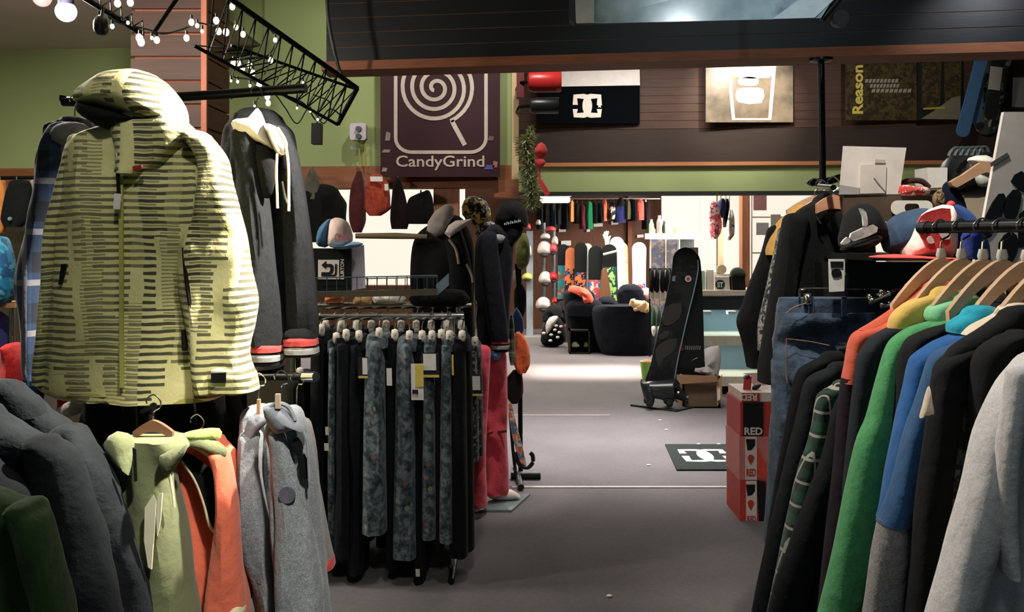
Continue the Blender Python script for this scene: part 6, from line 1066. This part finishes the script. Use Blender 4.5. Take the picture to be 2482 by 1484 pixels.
# shelf with goods in front of the window
shf = T('goods_shelf', 'white shelf of small goods in front of the bright window', 'shelf', P(1640, 580, 13.0)); MB().box((P(1568, 0, 13).x, 12.85, P(0, 580, 13).z), (P(1692, 0, 13).x, 13.2, P(0, 566, 13).z)).build('board', pl((232, 224, 212), .5), shf, smooth=False)
for x in (1576, 1645): MB().tube([P(x, 578, 13.1), Vector((P(x, 0, 13.1).x, 13.1, 0))], .014, 6).build('leg', pl((160, 150, 140), .4), shf)
fr_ = T('picture_window', 'dim framed picture panel under the white shelf', 'picture', P(1612, 700, 13.25)); MB().slab([(1576, 580), (1642, 580), (1640, 842), (1576, 842)], 13.3, .03).build('picture', pattern('trees', lambda: m_speckle((84, 84, 86), (120, 106, 96), (70, 76, 100), 10, .5)), fr_, smooth=False); MB().slab([(1612, 580), (1615, 580), (1615, 690), (1612, 690)], 13.28, .02).build('mullion', pl((170, 160, 150), .5), fr_, smooth=False)
MB().slab([(1649, 577), (1682, 577), (1682, 602), (1649, 602)], 13.2, .03).build('chalk_board', pl((40, 46, 44), .6), None, 'small dark board hanging under the white shelf', 'board', smooth=False)
MB().slab([(1672, 600), (1692, 600), (1692, 640), (1686, 640), (1686, 716), (1680, 716), (1680, 640), (1672, 640)], 9.3, .02).build('brown_card', pl((110, 96, 78), .6), None, 'brown card just behind the tip of the big black snowboard', 'card', smooth=False)
goods = [(1579, 548, 12, 34, (128, 196, 118), 'mint green bottle at the left of the white shelf'), (1584, 560, 10, 14, (236, 214, 150), 'cream jar beside the mint bottle'), (1598, 540, 14, 44, (120, 112, 110), 'grey figure on the white shelf'), (1610, 530, 10, 30, (34, 38, 38), 'black bottle on the white shelf'), (1620, 550, 20, 32, (196, 194, 130), 'pale green round tin on the white shelf'), (1641, 554, 16, 22, (150, 160, 110), 'sage green box on the white shelf'), (1600, 560, 10, 12, (226, 210, 200), 'white cup at the front of the shelf')]
for (x, y, w, h, c, lab) in goods:
    b0 = P(x, 566, 13); r = w/2*13/F; H = h*13/F; o = MB(); o.lathe(b0, [(r*.9, 0), (r, .02), (r, H*.6), (r*.75, H*.75), (r*.5, H*.85), (r*.5, H), (.01, H)], 12).build('shelf_good', pl(c, .4), None, lab, 'goods', 'small goods on the white shelf')
for k, (poly, c, lab) in enumerate((([(1722, 570), (1720, 500), (1730, 488), (1742, 505), (1750, 545), (1742, 575), (1730, 582)], m_speckle((190, 80, 90), (226, 190, 190), (150, 60, 70), 14, .5), 'red and white patterned shirt hanging before the bright window'), ([(1737, 515), (1740, 488), (1755, 482), (1760, 505), (1752, 530)], fab((34, 40, 90)), 'navy shirt hanging beside the patterned one'), ([(1752, 545), (1755, 490), (1764, 482), (1768, 500), (1762, 530), (1757, 552)], fab((16, 22, 24)), 'black shirt hanging at the window corner'), ([(1762, 580), (1764, 520), (1772, 505), (1780, 530), (1778, 575), (1770, 582)], pattern('wsp', lambda: m_speckle((206, 200, 190), (90, 96, 90), (230, 224, 214), 12, .55)), 'white speckled shirt hanging at the window corner'))):
    t = T('window_shirt', lab, 'shirt', P(poly[0][0], 582, 12.0+.1*k), 'shirts by the window'); MB().cloth(poly_rows(poly), 12.0+.1*k, .06, n=20, amp=.05, kx=14, seed=k, sub=3).build('cloth', c, t); MB().tube([P((poly[2][0]+poly[1][0])/2, poly[2][1]+6, 12.0+.1*k), P((poly[2][0]+poly[1][0])/2, 474, 12.1)], .006, 5).build('hook', CHROME, t)
wr_ = T('window_rail', 'thin rail of shirts hanging before the bright window', 'rail', P(1745, 474, 12.1)); MB().tube([P(1640, 473, 12.1), P(1810, 472, 12.1)], .012, 6).build('rail', CHROME, wr_)
for x in (1650, 1800): MB().tube([P(x, 473, 12.1), Vector((P(x, 0, 12.1).x, 12.1, 3.4))], .008, 6).build('hanger_rod', CHROME, wr_)
for k, (x, y, w, h, c) in enumerate(((1842, 492, 32, 36, (196, 150, 150)), (1848, 555, 30, 30, (200, 204, 206)), (1880, 540, 24, 40, (206, 196, 180)))): MB().slab([(x-w/2, y-h/2), (x+w/2, y-h/2), (x+w/2, y+h/2), (x-w/2, y+h/2)], 12.395, .01).build('window_sticker', pl(c, .5), None, ['pink and blue leaflet stuck in the corner window', 'pale blue leaflet below the pink one in the window', 'cream leaflet right of the blue one in the window'][k], 'leaflet', smooth=False)
# counter
YC_ = 9.25; xa, xb = P(1688, 0, YC_).x, P(1905, 0, YC_).x
ct = T('display_counter', 'glass fronted display counter with cream shelves', 'counter', (xa+.4, YC_+.3, 0)); zt = P(0, 716, YC_).z
GLA = NT('glass'); GLA.b.inputs['Transmission Weight'].default_value = .85; GLA = GLA.out((.8, .9, .92), .05, 0, 0, .5)
MB().box((xa-.03, YC_-.05, zt), (xb, YC_+.6, zt+.05)).build('top', pl((222, 214, 200), .4), ct, smooth=False); MB().box((xa, YC_, zt-.15), (xb, YC_+.55, zt)).build('front_band', pl((62, 76, 78), .4), ct, smooth=False)
for z0 in (P(0, 838, YC_).z, P(0, 936, YC_).z): MB().box((xa, YC_-.01, z0), (xb, YC_+.55, z0+.1)).build('shelf', pl((216, 212, 190), .5), ct, smooth=False)
MB().box((xa+.02, YC_+.02, .3), (xb-.02, YC_+.035, zt-.15)).build('glass_front', GLA, ct, smooth=False); MB().box((xa+.02, YC_+.5, .1), (xb-.02, YC_+.54, zt-.15)).build('back', pl((96, 122, 132), .6), ct, smooth=False)
MB().box((xa, YC_+.04, 0), (xb, YC_+.5, P(0, 936, YC_).z)).build('plinth', pl((16, 20, 22), .6), ct, smooth=False)
for x in (xa, xb-.03): MB().box((x, YC_, .1), (x+.03, YC_+.03, zt)).build('post', pl((120, 130, 128), .3, .6), ct, smooth=False)
for x in (1712, 1772): MB().slab([(x-10, 754), (x+10, 754), (x+9, 762), (x-9, 762)], YC_+.2, .1).build('lit_label', pl((236, 230, 214), .4), ct, smooth=False)
area('case_light', (xa+.45, YC_+.25, zt-.16), (.8, .1), 4.5, (.95, 1, .98)); area('case_light', (xa+.45, YC_+.25, P(0, 840, YC_).z), (.8, .1), 2.2, (.95, 1, .98))
def onc(name, lab, cat, x, w, h, mat, prof=None, Y=YC_+.15):
    b0 = P(x, 0, Y); b0.z = zt+.05; r = w/2*Y/F; H = h*Y/F; prof = prof or [(r*.95, 0), (r, .01), (r, H*.9), (r*.85, H), (.01, H)]
    return MB().lathe(b0, prof if prof[0][0] < 1 else prof, 14).build(name, mat, None, lab, cat, 'items on the display counter')
onc('green_cup', 'green and white cup at the left of the counter', 'cup', 1700, 18, 46, pl((170, 206, 180), .4)); onc('white_jar', 'white jar on the counter', 'jar', 1720, 20, 48, pl((226, 220, 210), .4)); onc('white_jar', 'white jar with a pink mark on the counter', 'jar', 1738, 18, 40, pl((230, 214, 208), .4), None, YC_+.35)
sp_ = T('logo_box', 'white box with a round ST logo on the counter', 'box', P(1755, 712, YC_)); a = P(1738, 0, YC_+.05); b = P(1775, 0, YC_+.05); MB().box((a.x, YC_+.05, zt+.05), (b.x, YC_+.2, zt+.19)).build('box', pl((222, 216, 204), .5), sp_, smooth=False); MB().lathe((P(1748, 0, YC_).x, YC_+.045, zt+.11), [(.0, -.004), (.05, -.004), (.05, .004), (0, .004)], 20, 'Y').build('logo_disc', pl((44, 66, 66), .4), sp_); text_mb('ST', (P(1748, 0, YC_).x-.03, YC_+.04, zt+.08), (1, 0, 0), (0, 0, 1), w=.06, h=.055, bold=.03).build('lettering', WHT, sp_, smooth=False)
tn = T('round_tin', 'round pale tin standing on edge behind the logo box', 'tin', (P(1748, 0, YC_+.3).x, YC_+.3, zt+.05)); c = P(1748, 0, YC_+.3); MB().lathe((c.x, YC_+.27, zt+.26), [(.05, 0), (.05, .05), (.045, .055), (.01, .055)], 18, 'Y').build('tin', pl((196, 176, 140), .3), tn); MB().box((c.x-.08, YC_+.25, zt+.05), (c.x+.08, YC_+.36, zt+.21)).build('stand', pl((220, 214, 204), .5), tn, smooth=False)
mh = T('dark_wig_stand', 'dark fringed display hat on the counter', 'hat', (P(1782, 0, YC_+.1).x, YC_+.1, zt+.05)); MB().puff([(1768, 668), (1775, 652), (1790, 648), (1805, 656), (1808, 672), (1788, 676)], YC_+.1, .07, 4, 2).build('crown', fab((60, 66, 54)), mh)
for k in range(7): x = 1770+k*5.5; MB().tube([P(x, 670, YC_+.05), P(x+1, 690, YC_+.05), P(x+2, 708, YC_+.06)], .012, 6).build('fringe', fab((36, 34, 32)), mh)
MB().slab([(1690, 712), (1745, 702), (1800, 708), (1800, 716), (1690, 718)], YC_+.02, .1, sub=2).build('paper_sheet', pl((226, 222, 210), .6), None, 'crumpled white paper along the counter front', 'paper')
# big snowboards held by the pig statue
YP = 8.6; BB = pattern('bigb', lambda: m_speckle((14, 18, 18), (30, 34, 32), (20, 24, 24), 5, .5))
b1 = T('standing_snowboard', 'tall black snowboard with a pale edge and a round emblem standing by the pig', 'snowboard', (P(1605, 0, YP).x, YP, 0)); out = [(1628, 655), (1632, 622), (1645, 605), (1662, 600), (1680, 606), (1691, 625), (1692, 655), (1683, 700), (1668, 760), (1654, 820), (1642, 875), (1633, 930), (1566, 932), (1578, 880), (1596, 800), (1612, 735)]
MB().slab(out, YP, .02, 0, 3).build('deck', BB, b1); MB().tube(curve(pxs([(1691, 630), (1692, 655), (1683, 702), (1668, 762), (1654, 822), (1642, 877), (1634, 928)], YP-.012), 4), .006, 6).build('steel_edge', pl((150, 176, 196), .3, .4), b1)
MB().lathe(P(1668, 676, YP-.014), [(0, -.002), (.032, -.002), (.032, .002), (0, .002)], 16, 'Y').build('emblem', pl((190, 176, 170), .5), b1); MB().lathe(P(1668, 676, YP-.017), [(0, -.002), (.016, -.002), (.016, .002), (0, .002)], 12, 'Y').build('emblem', pl((170, 60, 56), .5), b1)
MB().slab([(1630, 670), (1638, 668), (1636, 682), (1629, 682)], YP-.014, .003).build('sticker', pl((110, 126, 124), .5), b1, smooth=False)
for p in ([(1612, 745), (1650, 735), (1648, 770), (1620, 790), (1604, 780)], [(1588, 850), (1606, 830), (1640, 820), (1634, 850), (1608, 870), (1596, 890)], [(1600, 810), (1622, 800), (1616, 818), (1600, 824)]): MB().slab(p, YP-.013, .003, sub=2).build('cloud_graphic', pl((52, 50, 46), .5), b1)
b2_ = T('standing_snowboard', 'second black snowboard behind, with a red patch near its foot', 'snowboard', (P(1675, 0, YP+.1).x, YP+.1, 0)); MB().slab([(1670, 640), (1682, 615), (1694, 622), (1700, 660), (1704, 760), (1706, 850), (1704, 930), (1640, 932), (1650, 840), (1668, 740)], YP+.06, .02, 0, 3).build('deck', pl((15, 19, 20), .4), b2_)
MB().slab([(1648, 828), (1656, 826), (1656, 850), (1648, 852)], YP+.045, .003).build('red_patch', pl((150, 40, 44), .5), b2_, smooth=False); [MB().slab([(1660+q*5, 848), (1661+q*5, 838+(q % 3)), (1663.5+q*5, 838), (1662.5+q*5, 848)], YP+.045, .003).build('small_print', pl((120, 120, 116), .6), b2_, smooth=False) for q in range(8)]
kp = 8.45/F; pg = T('pig_statue', 'black pig statue standing on a dark mat at the foot of the boards', 'statue', (P(1605, 0, 8.45).x, 8.45, .02)); p0 = P(1600, 950, 8.45)
pv = [p0+Vector((x*kp, d, z*kp)) for x, z, d in ((0, 0, 0), (-20, 3, 0), (-36, 4, 0), (20, 2, 0), (34, 2, 0), (46, -6, 0), (56, -13, 0), (63, -17, 0), (-30, -34, -.08), (-30, -34, .08), (20, -34, -.08), (20, -34, .08), (-46, 20, 0), (-44, 30, .02), (-26, -14, -.07), (-26, -14, .07), (19, -14, -.07), (19, -14, .07))]
skin(pv, [(0, 1), (1, 2), (0, 3), (3, 4), (4, 5), (5, 6), (6, 7), (1, 14), (14, 8), (1, 15), (15, 9), (3, 16), (16, 10), (3, 17), (17, 11), (2, 12), (12, 13)], [.118, .122, .08, .115, .09, .06, .042, .04, .03, .03, .03, .03, .01, .008, .05, .05, .048, .048], 2).build('body', pl((24, 29, 30), .3), pg)
for d in (-.07, .07): MB().slab([(1628, 936), (1636, 916), (1648, 930), (1644, 944)], 8.45+d, .02, .3).build('ear', pl((20, 24, 25), .35), pg)
MB().lathe(P(1664, 967, 8.45), [(.038, -.01), (.04, .01), (.01, .012)], 12, 'X').build('snout', pl((34, 38, 38), .3), pg)
for d in (-.075,): MB().ball(p0+Vector((40*kp, d-.01, 2*kp)), .012, 8, 5).build('eye', pl((226, 226, 220), .3), pg)
mt = MB().hexa([P(1528, 984, 8.6)*Vector((1, 1, 0)), P(1640, 1000, 8.3)*Vector((1, 1, 0)), P(1692, 985, 8.55)*Vector((1, 1, 0)), P(1585, 970, 8.9)*Vector((1, 1, 0))]+[v*Vector((1, 1, 0))+Vector((0, 0, .018)) for v in (P(1528, 984, 8.6), P(1640, 1000, 8.3), P(1692, 985, 8.55), P(1585, 970, 8.9))]).build('statue_mat', pl((28, 34, 34), .7), None, 'dark square mat under the pig statue', 'mat', smooth=False)
bk = T('lime_bucket', 'lime green bucket beside the big snowboards', 'bucket', (P(1568, 0, 10.2).x, 10.2, 0)); r = 16*10.2/F; MB().lathe((P(1568, 0, 10.2).x, 10.2, 0), [(r*.72, 0), (r, .2), (r*1.05, .2), (r*1.05, .215), (r*.93, .21), (r*.66, .01)], 18).build('pail', pl((150, 200, 84), .4), bk); MB().ball(Vector((P(1568, 0, 10.2).x, 10.2, .21)), r*.8, 10, 6, (1, 1, .4)).build('contents', fab((196, 120, 90)), bk)
cbx = T('cardboard_box', 'open cardboard box with white paper beside the pig statue', 'box', (P(1700, 0, 8.6).x, 8.6, 0)); a, b = P(1650, 0, 8.6), P(1740, 0, 8.6); zb = P(0, 908, 8.6).z
KR = pl((150, 116, 86), .85); KD = pl((96, 78, 58), .85)
for q, m in (((a.x, 8.5, 0, b.x, 8.52, zb), KD), ((a.x, 8.88, 0, b.x, 8.9, zb), KR), ((a.x, 8.5, 0, a.x+.015, 8.9, zb), KR), ((b.x-.015, 8.5, 0, b.x, 8.9, zb), KR), ((a.x, 8.5, 0, b.x, 8.9, .015), KR)): MB().box(q[:3], q[3:]).build('side', m, cbx, smooth=False)
MB().slab([(1640, 908), (1736, 912), (1742, 925), (1640, 932)], 8.46, .008).build('flap', KR, cbx, smooth=False); MB().slab([(1738, 985), (1736, 930), (1750, 908), (1750, 968)], 8.48, .008).build('flap', pl((176, 140, 104), .85), cbx, smooth=False); MB().slab([(1738, 945), (1746, 940), (1746, 968), (1739, 972)], 8.465, .006).build('label', WHT, cbx, smooth=False)
MB().puff([(1655, 870), (1700, 850), (1742, 838), (1748, 870), (1742, 905), (1738, 925), (1690, 922), (1662, 905)], 8.7, .05, 4, 2, wr=.05).build('white_paper', pl((206, 200, 198), .6), None, 'large crumpled white paper sticking out of the cardboard box', 'paper')
# DC floor mat
def fp(x, y, z=.0): p = P(x, y, FL(y)); return Vector((p.x, p.y, z))
dm = T('floor_mat', 'dark green DC logo floor mat on the carpet', 'mat', fp(1730, 1110)); MB().hexa([fp(1640, 1142, .001), fp(1885, 1142, .001), fp(1885, 1080, .001), fp(1612, 1080, .001), fp(1640, 1142, .011), fp(1885, 1142, .011), fp(1885, 1080, .011), fp(1612, 1080, .011)]).build('mat', fab((42, 52, 50), .2, 80), dm, smooth=False)
o0 = fp(1662, 1125, .0125); ux = (fp(1786, 1125)-fp(1662, 1125)); uy = Vector((0, fp(1700, 1092).y-fp(1700, 1125).y, 0))
def flo(parent, w):
    D = [(.09, .46), (.09, .1), (.38, .1)]+[(.38+.2*math.sin(t), .5-.4*math.cos(t)) for t in (math.pi*k/10 for k in range(1, 10))]+[(.38, .9), (.09, .9), (.09, .64)]
    for s in (0, 1):
        pts = [o0+ux*(u if not s else 1-u)+uy*v+Vector((0, 0, .0005*s)) for u, v in D]; A, B = [], []
        for i, p in enumerate(pts):
            d = (pts[min(i+1, len(pts)-1)]-pts[max(i-1, 0)]).normalized(); n = Vector((-d.y, d.x, 0))*w/2; A.append(p+n); B.append(p-n)
        MB().loft([[A[i], B[i], B[i]-Vector((0, 0, .002)), A[i]-Vector((0, 0, .002))] for i in range(len(pts))]).build('logo', pl((190, 184, 176), .7), parent, smooth=False)
flo(dm, .055)
for k, (x, y) in enumerate(((1615, 1043), (1572, 1129), (1693, 1078), (1742, 1078), (1600, 1020), (1477, 1447))): MB().ball(fp(x, y, .005), .012, 6, 4, (1.3, 1, .4)).build('paper_scrap', WHT, None, ['small paper scrap on the carpet behind the mat', 'small paper scrap left of the mat corner', 'paper scrap at the back edge of the mat, left', 'paper scrap at the back edge of the mat, right', 'tiny scrap between the pig and the mat', 'tiny scrap on the dark carpet in front'][k], 'scrap', 'paper scraps on the carpet')
